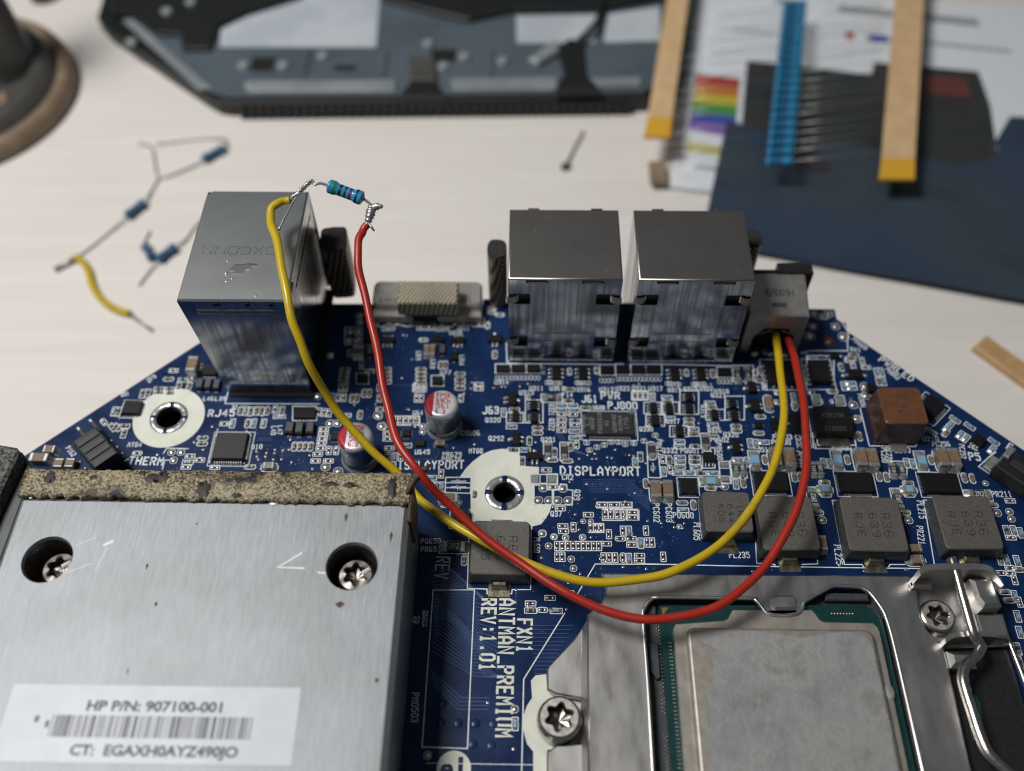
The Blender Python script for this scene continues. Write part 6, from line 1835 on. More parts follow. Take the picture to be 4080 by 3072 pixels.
# power socket
mb = MB()
mb.prism([(46.3, 24.4), (58.0, 24.4), (58.9, 35.6), (46.3, 35.6)], 9.6, 12.0, 'steeldc', c=0.3)
mb.add([(46.3, 24.45, 0.2), (46.3, 35.6, 0.2), (46.3, 35.6, 9.7), (46.3, 24.45, 9.7)], [(0, 3, 2, 1)], 'steeldc')
mb.add([(58.0, 24.45, 0.2), (58.9, 35.6, 0.2), (58.9, 35.6, 9.7), (58.0, 24.45, 9.7)], [(0, 1, 2, 3)], 'steeldc')
ps = mb.build('power_socket', board, label='steel power socket where the yellow and red wires end')
g = MB(); g.box(47.0, 57.4, 26.2, 35.4, 0.2, 9.6, 'plastic'); g.build('plastic_insert', ps)
g = MB()
g.add([(46.3, 24.42, 0.3), (48.2, 24.42, 0.3), (48.2, 24.42, 5.2), (50.0, 24.42, 8.0), (54.6, 24.42, 8.0), (56.4, 24.42, 5.2), (56.4, 24.42, 0.3), (58.0, 24.42, 0.3), (58.0, 24.42, 9.7), (46.3, 24.42, 9.7)],
      [(0, 1, 2, 9), (2, 3, 9), (3, 4, 8, 9), (4, 5, 8), (5, 6, 7, 8)], 'steeldc')
g.build('back_plate', ps)
for xa, xb in (((49.0, 6.3), (51.6, 7.6)), ((55.6, 6.3), (53.4, 7.6))):
    g = MB(); g.tube([(xa[0], 24.3, xa[1]), (xb[0], 24.3, xb[1])], 0.14, 'steeltop', 6); g.build('spring_contact', ps)
g = MB(); g.box(46.3, 53.4, 35.6, 37.0, 3, 11.6, 'plastic', 0.2); g.box(53.4, 60.4, 35.2, 38.0, 2.0, 12.6, 'plastic', 0.3); g.build('socket_rim', ps)
g = MB(); g.box(51.0, 53.9, 26.6, 27.7, 11.98, 12.03, 'filter'); g.build('locking_slot', ps)
t_ = MB(); stroke_text(t_, '69XMH', 50.2, 29.5, 55.8, 29.5, 1.7, 0.22, 12.012, 'ink', fill=0.78); t_.build('burnt_lettering', ps)
for xx, yy in ((52.9, 23.9), (55.4, 23.5), (49.5, 24.0)):
    g = MB(); g.dome(xx, yy, 0.9, 0.7, 0.8, 'solder', 12, 0.05); g.build('solder_blob', ps)

# black pin header at the left board edge and connector at the right edge
hd = MB()
hd.box(-4.2, 4.2, -2.6, 2.6, 0.2, 5.0, 'plastic', 0.3)
h_ = hd.build('pin_header', board, (-78.0, -3.0, 0), -45, 'black header near the left board edge')
for i in range(4):
    g = MB(); g.box(-3.2 + i * 2.0, -1.9 + i * 2.0, -2.2, 2.2, 5.0, 5.25, 'dark', 0.08); g.build('key_rib', h_)
for yy in (-1.8, 1.8):
    for i in range(4):
        g = MB(); g.dome(-3.0 + i * 2.0, yy * 1.9, 0.35, 0.3, 0.3, 'tin', 8, 0.05); g.build('solder_blob', h_)
for sy in (0.0, 2.6):
    g = MB(); g.box(-7.2, -4.1, sy - 0.35, sy + 0.35, 2.6, 3.2, 'dark', 0.1); g.box(-8.0, -7.1, sy - 0.25, sy + 0.25, 2.7, 3.1, 'tin', 0.05); g.build('side_pin', h_)
hd = MB(); hd.box(-13, 13, -2.7, 2.7, 0.2, 4.0, 'plastic', 0.3); hd.box(-11.5, 12, -0.8, 0.8, 4.0, 4.3, 'dark', 0.1)
h_ = hd.build('drive_connector', board, (100.6, -11.6, 0), -45, 'long black connector slanting along the right board edge')
g = MB(); g.box(-13.4, -12.2, 0.0, 2.8, 0.3, 4.5, 'tin', 0.2); g.build('metal_clip', h_)
g = MB(); g.box(-14.8, -13.1, -2.0, 1.6, 0.05, 1.0, 'tin', 0.3); g.build('solder_tab', h_)

# ------------------------------------------------------------------ processor socket
mb = MB()
mb.box(20.5, 66, -78, -29.0, 0.1, 1.5, 'slate', 0.1)
sock = mb.build('processor_socket', board, label='dark grey plastic processor socket under the load plate')
g = MB(); g.prism([(23.2, -38.3), (25.0, -38.2), (25.0, -44.2), (24.4, -44.4), (23.2, -42.8)], 1.5, 2.4, 'slate', c=0.15); g.build('guide_rib', sock)
g = MB(); g.box(23.2, 25.0, -33.4, -31.9, 1.5, 2.6, 'slate', 0.15); g.build('guide_rib', sock)
g = MB(); g.box(54.0, 61.4, -30.6, -29.2, 1.5, 2.8, 'slate', 0.2); g.build('guide_rib', sock)
pm = MB()
yy = -35.0
while yy > -60:
    if not (-52.5 < yy < -49.6):
        for q, xx in enumerate((25.0, 25.35)):
            pm.dome(xx, yy - 0.3 * q, 0.14, 0.14, 0.25, 'tin', 6, 1.6)
    yy -= 0.6
pm.build('contact_pins', sock, kind='stuff')

# ------------------------------------------------------------------ processor, held in the socket
cpu = thing('processor', 'processor with dull metal lid smeared with dried grey thermal paste', 'processor', (44, -50, 1.5))
def sh(pts, dx, dy): return [(x - dx, y - dy) for x, y in pts]
mb = MB(); mb.prism(sh([(25.5, -69.5), (25.5, -32.0), (58.8, -31.4), (60.4, -31.3), (60.8, -32.0), (62.2, -32.1), (62.9, -33.4), (63.0, -69.5)], 44, -50), 0.3, 1.5, 'substrate', c=0.08)
mb.build('green_substrate', cpu)
mb = MB(); mb.prism(sh([(27.3, -68), (27.5, -36.4), (27.9, -35.6), (36.1, -34.9), (36.8, -34.5), (37.2, -33.8), (37.7, -33.0), (51.0, -32.8), (51.5, -33.5), (52.0, -34.5), (52.6, -34.9), (60.8, -35.0), (61.4, -35.7), (61.6, -36.6), (61.5, -68)], 44, -50), 1.7, 2.5, 'nickel', c=0.15)
lid = mb.build('lid_flange', cpu)
mb = MB()
base = sh(rrect(29.2, 60.2, -67, -36.4, 1.6, 6), 44, -50)
n = len(base)
i1 = inset(base, 0.12); i2 = inset(base, 0.4); i3 = inset(base, 0.7)
mb.add([(x, y, 2.5) for x, y in base] + [(x, y, 3.3) for x, y in i1] + [(x, y, 3.7) for x, y in i2] + [(x, y, 3.8) for x, y in i3],
       [(j * n + i, j * n + (i + 1) % n, (j + 1) * n + (i + 1) % n, (j + 1) * n + i) for j in range(3) for i in range(n)], 'nickel', True)
mb.add([(x, y, 3.8) for x, y in i3], [tuple(range(n))], 'nickel')
mb.build('heat_spreader', cpu)
# dried paste film with a ragged edge
edge = [(31.0, -67), (30.9, -60), (31.4, -57), (31.0, -53), (31.8, -50), (31.6, -47.5), (32.9, -46), (33.4, -44), (33.1, -42), (34.0, -40.6), (33.0, -39.6), (31.6, -39.2), (30.9, -38.2), (31.2, -37.6), (33.5, -37.3), (36, -37.5), (40, -37.2), (43, -37.6), (46, -38.0),
        (48.5, -38.2), (50.5, -37.8), (53, -37.2), (56.5, -37.2), (58.4, -37.9), (59.3, -39.5), (59.4, -46), (59.5, -53), (59.2, -60), (59.3, -67)]
r_ = random.Random(5)
rag = []
for i in range(len(edge) - 1):
    (xa, ya), (xb, yb) = edge[i], edge[i + 1]
    k_ = max(2, int(math.hypot(xb - xa, yb - ya) / 0.5))
    for q in range(k_):
        rag.append((xa + (xb - xa) * q / k_ + r_.uniform(-0.16, 0.16), ya + (yb - ya) * q / k_ + r_.uniform(-0.16, 0.16)))
mb = MB(); mb.prism(sh(rag, 44, -50), 3.79, 3.86, 'spreader'); mb.build('paste_film', cpu)
g = MB(); g.dome(0, 0, 0.9, 1.4, 0.35, 'spreader', 12); g.build('paste_smear', cpu, (61.0 - 44, -46.5 + 50, 2.45))
g = MB(); g.flat([(25.9 - 44, -32.4 + 50), (27.1 - 44, -32.3 + 50), (26.0 - 44, -33.9 + 50)], 1.52, 'gold'); g.build('corner_mark', cpu)
for i in range(8):
    g = MB(); g.dome(0, 0, 0.2, 0.2, 0.06, 'gold', 8); g.build('test_dot', cpu, (54.6 + i * 0.5 - 44, -33.0 + 50, 1.5))
pm = MB()
for i in range(46):
    for q in (0, 1):
        pm.dome(27.0 - 44 - 0.3 * q, -38.5 - 0.62 * i + 50, 0.10, 0.10, 0.05, 'tin', 6, 1.5)
pm.build('edge_pads', cpu, kind='stuff')

# ------------------------------------------------------------------ load plate over the processor
lp = thing('load_plate', 'stamped steel load plate framing the processor, with lever hinge on its right', 'socket frame', (44, -45, 0))
O = (44, -45)
outer = [(15.9, -26.6), (16.5, -29.2), (16.2, -30.9), (15.5, -32.2), (13.2, -34.2), (13.0, -38.2), (12.8, -48.3), (12.6, -55.0), (12.5, -76), (71.0, -76), (71.2, -55.0), (71.4, -48.6), (71.6, -41.9), (71.6, -38.7),
         (70.5, -37.3), (69.5, -35.9), (69.0, -33.9), (69.4, -30.5), (69.6, -26.7), (67.7, -26.3)]
opening = [(22.4, -70), (22.6, -47.1), (22.5, -34.6), (22.8, -33.1), (23.6, -31.8), (24.4, -31.2), (25.5, -30.9), (40.8, -30.9), (41.6, -31.1), (42.3, -31.8), (43.0, -33.1), (43.5, -33.6), (44.3, -33.9), (46.0, -34.0), (48.3, -33.7), (49.2, -33.0), (49.6, -32.2), (50.2, -31.2),
           (54.3, -28.9), (55.2, -28.5), (56.0, -28.4), (59.7, -28.6), (60.6, -29.0), (61.4, -29.7), (62.7, -32.3), (63.2, -34.5), (63.5, -41), (63.7, -70)]
mb = MB(); mb.prism(sh(outer, *O), 3.0, 4.0, 'steelplate', c=0.35, holes=[sh(opening, *O)])
pl = mb.build('frame_plate', lp)
# rolled rim round the opening
op = sh(opening, *O)
mb = MB(); mb.tube(smooth_path([(x, y, 3.85) for x, y in op], 3), 0.36, 'steelplate', 8); mb.build('rolled_rim', lp)
mb = MB(); mb.prism(sh([(44.3, -31.0), (44.8, -30.4), (48.1, -30.4), (48.6, -31.0), (48.5, -32.5), (48.0, -33.0), (44.7, -33.0), (44.2, -32.5)], *O), 3.9, 4.55, 'steelplate', c=0.4); mb.build('pressed_boss', lp)
# sloping skirt and side flanges on the left
mb = MB()
sk_t = [(13.2, -34.4, 4.0), (12.9, -43, 4.0), (12.7, -52, 4.0), (12.5, -76, 4.0)]
sk_b = [(12.4, -35.8, 1.9), (12.0, -43, 1.9), (11.8, -52, 1.9), (11.7, -76, 1.9)]
mb.add([(x - O[0] + 0.35, y - O[1], z - 0.35) for x, y, z in sk_t] + [(x - O[0], y - O[1], z) for x, y, z in sk_b], [(i, i + 1, i + 5, i + 4) for i in range(3)], 'steelplate', True)
mb.build('plate_skirt', lp)
mb = MB(); mb.prism(sh([(12.5, -35.6), (11.0, -37.7), (6.9, -42.2), (6.5, -42.8), (6.5, -46.2), (7.8, -46.9), (12.2, -47.6)], *O), 1.0, 2.0, 'steelplate', c=0.25); mb.build('side_flange', lp)
mb = MB(); mb.prism(sh([(12.0, -54.6), (7.8, -55.0), (6.4, -56.0), (6.4, -76), (11.9, -76)], *O), 1.0, 2.0, 'steelplate', c=0.25); mb.build('side_flange', lp)

def torx_screw(name, parent, x, y, z, R, h, depth, rz=10, flare=0.0, key='screw'):
    """screw head with six-lobed recess"""
    mb = MB()
    n = 48
    def star(r0, r1):
        return [((r0 + (r1 - r0) * (0.5 + 0.5 * math.cos(6 * (2 * math.pi * i / n)))) * math.cos(2 * math.pi * i / n), (r0 + (r1 - r0) * (0.5 + 0.5 * math.cos(6 * (2 * math.pi * i / n)))) * math.sin(2 * math.pi * i / n)) for i in range(n)]
    rings = [[(R * math.cos(2 * math.pi * i / n), R * math.sin(2 * math.pi * i / n), 0) for i in range(n)],
             [(R * math.cos(2 * math.pi * i / n), R * math.sin(2 * math.pi * i / n), h * 0.7) for i in range(n)],
             [(R * 0.94 * math.cos(2 * math.pi * i / n), R * 0.94 * math.sin(2 * math.pi * i / n), h * 0.93) for i in range(n)],
             [(R * 0.84 * math.cos(2 * math.pi * i / n), R * 0.84 * math.sin(2 * math.pi * i / n), h) for i in range(n)],
             [(a * 1.06, b * 1.06, h + flare) for a, b in star(R * 0.46, R * 0.66)], [(a, b, h - 0.12) for a, b in star(R * 0.44, R * 0.64)],
             [(a, b, h - depth) for a, b in star(R * 0.40, R * 0.58)]]
    vs = [p for r in rings for p in r]
    for j in range(6):
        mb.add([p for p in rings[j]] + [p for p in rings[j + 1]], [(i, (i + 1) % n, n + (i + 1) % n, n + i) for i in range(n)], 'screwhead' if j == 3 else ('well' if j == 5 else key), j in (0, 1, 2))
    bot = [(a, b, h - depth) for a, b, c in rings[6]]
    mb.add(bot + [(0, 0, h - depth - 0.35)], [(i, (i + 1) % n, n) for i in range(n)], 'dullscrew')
    return mb.build(name, parent, (x, y, z), rz)
torx_screw('screw', lp, 8.35 - O[0], -51.25 - O[1], 1.0, 3.55, 3.4, 2.0, 20)
torx_screw('screw', lp, 71.8 - O[0], -33.6 - O[1], 2.3, 2.95, 1.9, 1.4, 5)
# hinge on the right
hg = MB()
hg.prism(sh([(68.5, -27.5), (82.5, -27.0), (83.0, -38.0), (71.0, -38.6), (69.6, -36)], *O), 1.2, 2.2, 'steelplate', c=0.2)
hinge = hg.build('hinge_bracket', lp)
def arc_plate(pts, z0, z1, th, name):
    mb = MB()
    P = smooth_path([(x - O[0], y - O[1], 0) for x, y in pts], 5)
    n = len(P)
    vs, fs = [], []
    for p in P: vs += [(p.x, p.y - th / 2, z0), (p.x, p.y - th / 2, z1), (p.x, p.y + th / 2, z1), (p.x, p.y + th / 2, z0)]
    for i in range(n - 1):
        for k in range(4):
            fs.append((4 * i + k, 4 * i + 4 + k, 4 * i + 4 + (k + 1) % 4, 4 * i + (k + 1) % 4))
    fs += [(0, 1, 2, 3), (4 * n - 1, 4 * n - 2, 4 * n - 3, 4 * n - 4)]
    mb.add(vs, fs, 'steelplate')
    return mb.build(name, lp)
arc_plate([(68.4, -28.0), (69.6, -27.3), (72.0, -27.0), (76.0, -26.9), (79.3, -27.0), (80.8, -27.8), (81.6, -29.6)], 2.0, 9.0, 1.1, 'hinge_lug')
arc_plate([(71.0, -38.7), (72.6, -37.8), (76.0, -37.5), (79.8, -37.6)], 1.8, 6.2, 0.8, 'hinge_lug')
g = MB(); g.box(68.4 - O[0], 71.6 - O[0], -29.0 - O[1], -28.0 - O[1], 4.2, 5.2, 'steelplate', 0.2); g.build('hinge_tab', lp)
g = MB(); g.prism(sh([(77.5, -28.0), (81.4, -28.0), (81.6, -32.9), (78.4, -33.2), (77.6, -31.5)], *O), 2.2, 7.0, 'steelplate', c=0.6); g.build('hinge_cover', lp)
g = MB(); g.box(77.8 - O[0], 82.6 - O[0], -37.4 - O[1], -33.3 - O[1], 2.2, 4.6, 'steelplate', 0.4); g.build('hinge_cover', lp)
# wire lever
lv = [(74.7, -25.0, 8.0), (74.8, -28.0, 8.0), (75.0, -33, 7.6), (75.4, -37.8, 7.0), (76.2, -38.8, 6.3), (76.6, -39.6, 6.0), (75.4, -41.2, 6.0), (73.4, -42.7, 6.0), (72.4, -44.6, 6.0), (72.3, -47.0, 6.0), (72.5, -50, 6.0), (72.7, -53.2, 6.0), (73.3, -56.2, 6.0), (74.9, -58.4, 6.0), (78.5, -62.5, 6.0)]
mb = MB(); mb.tube(smooth_path([(x - O[0], y - O[1], z) for x, y, z in lv], 6), 0.85, 'screw', 14); mb.build('wire_lever', lp)
g = MB(); g.box(71.8 - O[0], 76.2 - O[0], -42.4 - O[1], -39.6 - O[1], 2.0, 4.4, 'steelplate', 0.8); g.build('lever_hook', lp)
mb = MB(); mb.box(72.2 - O[0], 83.2 - O[0], -76 - O[1], -38.4 - O[1], 0.6, 1.6, 'plastic', 0.15); mb.build('insulating_sheet', lp)
g = MB(); g.prism(sh([(73.6, -46.2), (75.6, -46.1), (76.0, -47.5), (75.4, -53.0), (73.6, -53.2)], *O), 1.6, 2.2, 'reflection_green', c=0.2); g.build('green_reflection', lp)  # green colour painted in for a reflection beside the lever, no real pad
mb = MB(); mb.tube([(x - O[0], y - O[1], 2.4) for x, y in ((82.9, -34.5), (83.3, -38), (84.0, -45), (85.0, -62))], 0.45, 'screw', 8); mb.build('edge_rail', lp)

# ------------------------------------------------------------------ aluminium heatsink block
hs = thing('heatsink_block', 'brushed aluminium heatsink block with two sunken screws and a barcode label', 'heatsink', (-49, -45, 0))
O2 = (-49, -45)
HZ = 17.0
S1, S2 = (-73.7, -31.3), (-24.8, -31.8)
mb = MB()
mb.prism(sh([(-81.7, -95), (-81.6, -19.9), (-16.4, -20.2), (-16.6, -95)], *O2), 0.3, HZ, 'alu', side='alside', c=0.9, hc=0.2, holes=[sh(circle(*S1, 3.85, 40), *O2), sh(circle(*S2, 3.95, 40), *O2)])
body = mb.build('block', hs)
for (sx, sy), r in ((S1, 3.85), (S2, 3.95)):
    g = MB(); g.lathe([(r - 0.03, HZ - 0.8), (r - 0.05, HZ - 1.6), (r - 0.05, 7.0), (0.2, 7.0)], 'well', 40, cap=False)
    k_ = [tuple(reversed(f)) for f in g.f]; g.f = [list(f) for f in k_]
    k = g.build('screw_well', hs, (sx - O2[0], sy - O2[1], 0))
    torx_screw('screw', hs, sx - O2[0] + (0.2 if r > 3.9 else 0.9), sy - O2[1] - 0.25, 10.4, 3.05, 3.7, 1.3, 33 if r > 3.9 else -18, flare=0.3, key='screw')
    g = MB(); g.box(-0.32, 0.32, -0.75, 0.75, 13.9, 14.6, 'etch', 0.25); g.build('screw_burr', hs, (sx - O2[0] + 1.9, sy - O2[1] + 0.4, 0), -55)
# gasket strip along the rear edge with torn ends
def gasket_strip(name, x0, x1, yb, yf, z0, z1, parent, key, seed, off, jag=0.45, slope=0.0):
    r_ = random.Random(seed)
    nx = int((x1 - x0) / 0.8)
    mb = MB()
    vs, fs = [], []
    cols = 8
    for i in range(nx + 1):
        x = x0 + (x1 - x0) * i / nx
        b_ = yb + r_.uniform(-jag, jag) * 0.35; f_ = yf + slope * (i / nx) + r_.uniform(-jag, jag)
        prof = [(b_, z0), (b_, z1 - 0.5), (b_ - 0.35, z1 - 0.05), (b_ - (b_ - f_) * 0.35, z1), (b_ - (b_ - f_) * 0.7, z1), (f_ + 0.3, z1 - 0.05), (f_, z1 - 0.45), (f_, HZ - 0.05)]
        ex = (r_.uniform(-0.5, 0.5) if i in (0, nx) else 0)
        for (y, z) in prof:
            vs.append((x + ex - off[0], y - off[1], z + (r_.uniform(-0.10, 0.10) if z > z0 + 1 else 0)))
    for i in range(nx):
        for j in range(cols - 1):
            fs.append((i * cols + j, i * cols + j + 1, (i + 1) * cols + j + 1, (i + 1) * cols + j))
    fs.append(tuple(range(cols))); fs.append(tuple(reversed([nx * cols + j for j in range(cols)])))
    mb.add(vs, [tuple(reversed(f)) for f in fs], key, True)
    return mb.build(name, parent)
gasket_strip('gasket_strip', -81.6, -16.1, -15.0, -20.3, 14.6, 17.9, hs, 'gasket', 3, O2, slope=-0.6)
g = MB(); g.box(-81.4 - O2[0], -16.5 - O2[0], -19.9 - O2[1], -17.2 - O2[1], 0.3, 14.6, 'alside'); g.build('rear_flange', hs)
# scratches, engraved marks and stains with their own shape
def scratch(pts, w, key='etch', name='scratch'):
    g = MB(); g.strip([(x - O2[0], y - O2[1]) for x, y in pts], w, HZ + 0.014, key); g.build(name, hs)
def hp(cr): return cr
scratch([(-33.1, -29.7), (-36.5, -32.2), (-32.3, -32.3)], 0.32, name='engraved_arrow')
scratch([(-30.0, -33.0), (-28.9, -33.1)], 0.3)
scratch([(-65.2, -28.7), (-64.0, -28.0)], 0.5, name='engraved_mark'); scratch([(-64.6, -29.2), (-65.4, -33.2)], 0.12, name='engraved_mark')
scratch([(-69.8, -28.8), (-66.9, -27.3)], 0.10); scratch([(-70.6, -33.9), (-66.3, -31.9)], 0.12)
for (x, y, a, b) in ((-57.4, -32.3, 0.2, 0.45), (-54.5, -38.6, 0.22, 0.35), (-19.0, -50.0, 0.35, 0.3), (-26.7, -23.2, 0.25, 0.7), (-51.0, -24.7, 0.2, 0.14), (-25.9, -38.3, 0.7, 0.45), (-19.0, -26.6, 0.25, 0.8), (-56.3, -49.2, 0.1, 0.5)):
    g = MB()
    rr = [(x - O2[0] + a * math.cos(t) * (1 + 0.3 * math.sin(3 * t)), y - O2[1] + b * math.sin(t) * (1 + 0.25 * math.cos(4 * t))) for t in [2 * math.pi * i / 14 for i in range(14)]]
    g.flat(rr, HZ + 0.012, 'char'); g.build('stain', hs)
g = MB(); g.dome(-60.4 + 5.0 - O2[0] - 13.6 + 30.0, -20.9 - O2[1], 0.9, 0.35, 0.25, 'can', 14, HZ - 0.05); g.build('edge_nick', hs)
# label
lb = MB(); lb.prism(sh([(-72.7, -62.3), (-72.6, -51.3), (-30.0, -51.3), (-29.8, -62.3)], *O2), HZ + 0.01, HZ + 0.07, 'label')
lab = lb.build('label', hs, label='white printed part label with barcode')
font_mesh('lettering', 'HP P/N: 907100-001', 2.05, 'labelink', (-61.0 - O2[0], -55.0 - O2[1], HZ + 0.085), lab, bold=0.075, width=19.8)
font_mesh('lettering', 'CT:  EGAXH0AYZ490JO', 2.05, 'labelink', (-61.7 - O2[0], -61.25 - O2[1], HZ + 0.085), lab, bold=0.075, width=24.0)
bc = MB()
r_ = random.Random(21)
x = -65.4
while x < -36.4:
    w = r_.choice((0.16, 0.16, 0.16, 0.34, 0.5))
    bc.quad((x - O2[0], -58.8 - O2[1], HZ + 0.085), (x + w - O2[0], -58.8 - O2[1], HZ + 0.085), (x + w - O2[0], -55.7 - O2[1], HZ + 0.085), (x - O2[0], -55.7 - O2[1], HZ + 0.085), 'labelink')
    x += w + r_.choice((0.16, 0.16, 0.2, 0.36))
bc.build('barcode', lab)
for (x, y, a, b) in ((-67.7, -56.3, 0.4, 0.55), (-66.0, -57.0, 0.35, 0.6)):
    g = MB(); g.flat([(x - O2[0] + a * math.cos(t), y - O2[1] + b * math.sin(t)) for t in [2 * math.pi * i / 14 for i in range(14)]], HZ + 0.09, 'filter'); g.build('stain', lab)
for (x, y, a, b, q) in GSTAINS:
    g = MB()
    n = 18
    ring = [(a * math.cos(6.2832 * i / n) * (1 + 0.25 * math.sin(3 * i + q) + 0.12 * math.sin(5.1 * i)), b * math.sin(6.2832 * i / n) * (1 + 0.22 * math.cos(2.3 * i + q))) for i in range(n)]
    g.add([(u, v, 0) for u, v in ring] + [(u * 0.6, v * 0.6, 0.16) for u, v in ring] + [(0, 0, 0.18)], [(i, (i + 1) % n, n + (i + 1) % n, n + i) for i in range(n)] + [(n + i, n + (i + 1) % n, 2 * n) for i in range(n)], 'burnt', True)
    g.build('burnt_stain', hs, (x - O2[0], y - O2[1], HZ + 0.86))
# scorched scrap stuck to the corner of the gasket
g = MB()
P = [(-17.0, -19.4, 18.0), (-16.3, -17.6, 18.3), (-15.5, -16.2, 18.4), (-14.4, -14.9, 18.2), (-13.3, -13.6, 18.0)]
g.tube(smooth_path([(a - O2[0], b - O2[1], c) for a, b, c in P], 4), [0.2, 0.35, 0.45, 0.55, 0.62, 0.7, 0.66, 0.72, 0.8, 0.7, 0.78, 0.62, 0.5, 0.58, 0.35, 0.3, 0.08], 'char', 7)
g.build('scorched_scrap', hs)
g = MB(); g.box(-16.6 - O2[0], -15.9 - O2[0], -24 - O2[1], -17.5 - O2[1], 9.5, 17.6, 'char', 0.3); g.build('scorched_tape', hs)

# black bracket with foam top at the far left
bk = thing('side_bracket', 'dark bracket with grainy grey foam top at the left picture edge beside the heatsink', 'bracket', (-98, -30, 0))
g = MB(); g.prism([(-20, -50), (14.8, -50), (15.4, 17.0), (11.9, 20.6), (-20, 20.6)], 0.3, 14.0, 'darkolive', side='plastic', c=0.4); g.build('bracket_body', bk)
g = MB(); g.prism([(-20, -30), (11.5, -30), (12.4, 8), (13.4, 18.9), (12.6, 19.7), (9.0, 20.3), (-20, 20.5)], 14.0, 17.0, 'foamgrey', c=0.5); g.build('foam_pad', bk)

# ------------------------------------------------------------------ wires and resistor
def wire(name, label, pts, r, key):
    o = thing(name, label, 'wire')
    P = smooth_path(pts, 8)
    r_ = random.Random(len(pts))
    w_ = [r_.uniform(0, 6.28) for i in range(6)]
    n = len(P)
    for i, p in enumerate(P):           # slight set left by handling
        f = min(1, i / 12, (n - 1 - i) / 12)
        p.x += f * (0.16 * math.sin(i * 0.21 + w_[0]) + 0.08 * math.sin(i * 0.53 + w_[1])); p.y += f * (0.16 * math.sin(i * 0.19 + w_[2]) + 0.08 * math.sin(i * 0.47 + w_[3])); p.z += f * 0.2 * math.sin(i * 0.23 + w_[4])
    mb = MB(); mb.tube(P, [r * (1 + 0.025 * math.sin(i * 0.37 + w_[5])) for i in range(n)], key, 16); mb.build('insulated_wire', o)
    return o
yw = wire('yellow_wire', 'long yellow wire arching from the power socket to the resistor', YELLOW, 0.76, 'pvcy')
rw = wire('red_wire', 'long red wire arching from the power socket to the resistor', RED, 0.74, 'pvcr')
# bare strands of the yellow wire twisted round the resistor lead
def coil(A, B, r, turns, w, n=80, wob=0.1):
    A, B = Vector(A), Vector(B)
    d = (B - A).normalized(); u = d.cross(Vector((0, 0, 1))).normalized(); v = d.cross(u)
    return [A + (B - A) * (i / n) + (u * math.cos(2 * math.pi * turns * i / n) + v * math.sin(2 * math.pi * turns * i / n)) * r * (1 + wob * math.sin(i * 0.9)) for i in range(n + 1)]
Ye = Vector(YELLOW[-1])
TW = Vector(TWIST)
g = MB()
for k in range(3):
    g.tube(coil(Ye - (TW - Ye).normalized() * 0.3, TW, 0.30 - 0.03 * k, 3.1 + k * 0.4, 0, wob=0.15), 0.2, 'strand', 8)
g.tube([Ye, Ye + (TW - Ye) * 0.5, TW], [0.26, 0.34, 0.16], 'strand', 8)
g.build('twisted_strands', yw)
g = MB(); g.tube(smooth_path([TW + Vector((0, 0, 0.1)), Ye + Vector((0.9, 0.3, 0.0)), LEADTIP], 6), 0.23, 'strand', 8); g.build('bent_lead', yw)
# solder blob joining the red wire
Re = Vector(RED[-1])
g = MB()
g.tube(smooth_path([Re - Vector((0.05, -0.1, 0.2)), Re + (Vector(BLOB) - Re) * 0.35, Re + (Vector(BLOB) - Re) * 0.7, Vector(BLOB), Vector(BLOBTIP)], 6), [0.38 + 0.50 * math.sin(math.pi * i / 24) + 0.13 * math.sin(i * 1.9) for i in range(24)] + [0.12], 'strand', 9)
g.build('solder_blob', rw)
g = MB(); g.tube([Re + Vector((0.2, 0.3, 0.2)), Vector(TAIL)], [0.26, 0.2], 'strand', 8); g.build('bare_tail', rw)

def resistor_body(mb, L, R, key, bands):
    prof, n = [], 22
    def rad(t):     # dumb-bell outline
        e = min(t, L - t)
        if e < 0.55: return R * (0.30 + 0.70 * math.sin(math.pi / 2 * e / 0.55))
        if e < 1.5: return R
        if e < 2.1: return R - (R * 0.17) * (e - 1.5) / 0.6
        return R * 0.83
    ts = sorted(set([L * i / 60 for i in range(61)] + [t for b in bands for t in b[:2]]))
    vs, fs, ks = [], [], []
    for t in ts:
        r = rad(t)
        for i in range(n):
            a = 2 * math.pi * i / n
            vs.append((t - L / 2, r * math.cos(a), r * math.sin(a)))
    b0 = len(mb.v); mb.v.extend(vs)
    for j in range(len(ts) - 1):
        mid = (ts[j] + ts[j + 1]) / 2
        kk = key
        for t0, t1, bk in bands:
            if t0 <= mid <= t1: kk = bk
        mi = mb.m(kk)
        for i in range(n):
            mb.f.append([b0 + j * n + i, b0 + j * n + (i + 1) % n, b0 + (j + 1) * n + (i + 1) % n, b0 + (j + 1) * n + i]); mb.mi.append(mi); mb.sm.append(True)
RA, RB = Vector(RES_A), Vector(RES_B)
rs = thing('blue_resistor', 'bright blue banded resistor soldered between the yellow and red wires', 'resistor', (RA + RB) / 2)
L = (RB - RA).length
mb = MB()
k = L / 6.6
resistor_body(mb, L, 1.32, 'resblue', [(1.05 * k, 1.5 * k, 'band_green'), (2.25 * k, 2.75 * k, 'band_black'), (3.25 * k, 3.6 * k, 'band_black'), (4.05 * k, 4.5 * k, 'band_violet'), (5.2 * k, 5.6 * k, 'band_black')])
rb = mb.build('resistor_body', rs)
rb.rotation_mode = 'QUATERNION'
rb.rotation_quaternion = Vector((1, 0, 0)).rotation_difference((RB - RA).normalized())
mid = (RA + RB) / 2
g = MB(); g.tube(smooth_path([RA - mid, Vector(LEAD1) - mid, Vector(LEAD2) - mid, TW - mid, TW + (Ye - TW) * 0.4 - mid], 6), 0.25, 'tin', 10); g.build('lead', rs)
g = MB(); g.tube(smooth_path([RB - mid, Vector(LEAD3) - mid, Vector(BLOB) - mid], 6), 0.25, 'tin', 10); g.build('lead', rs)

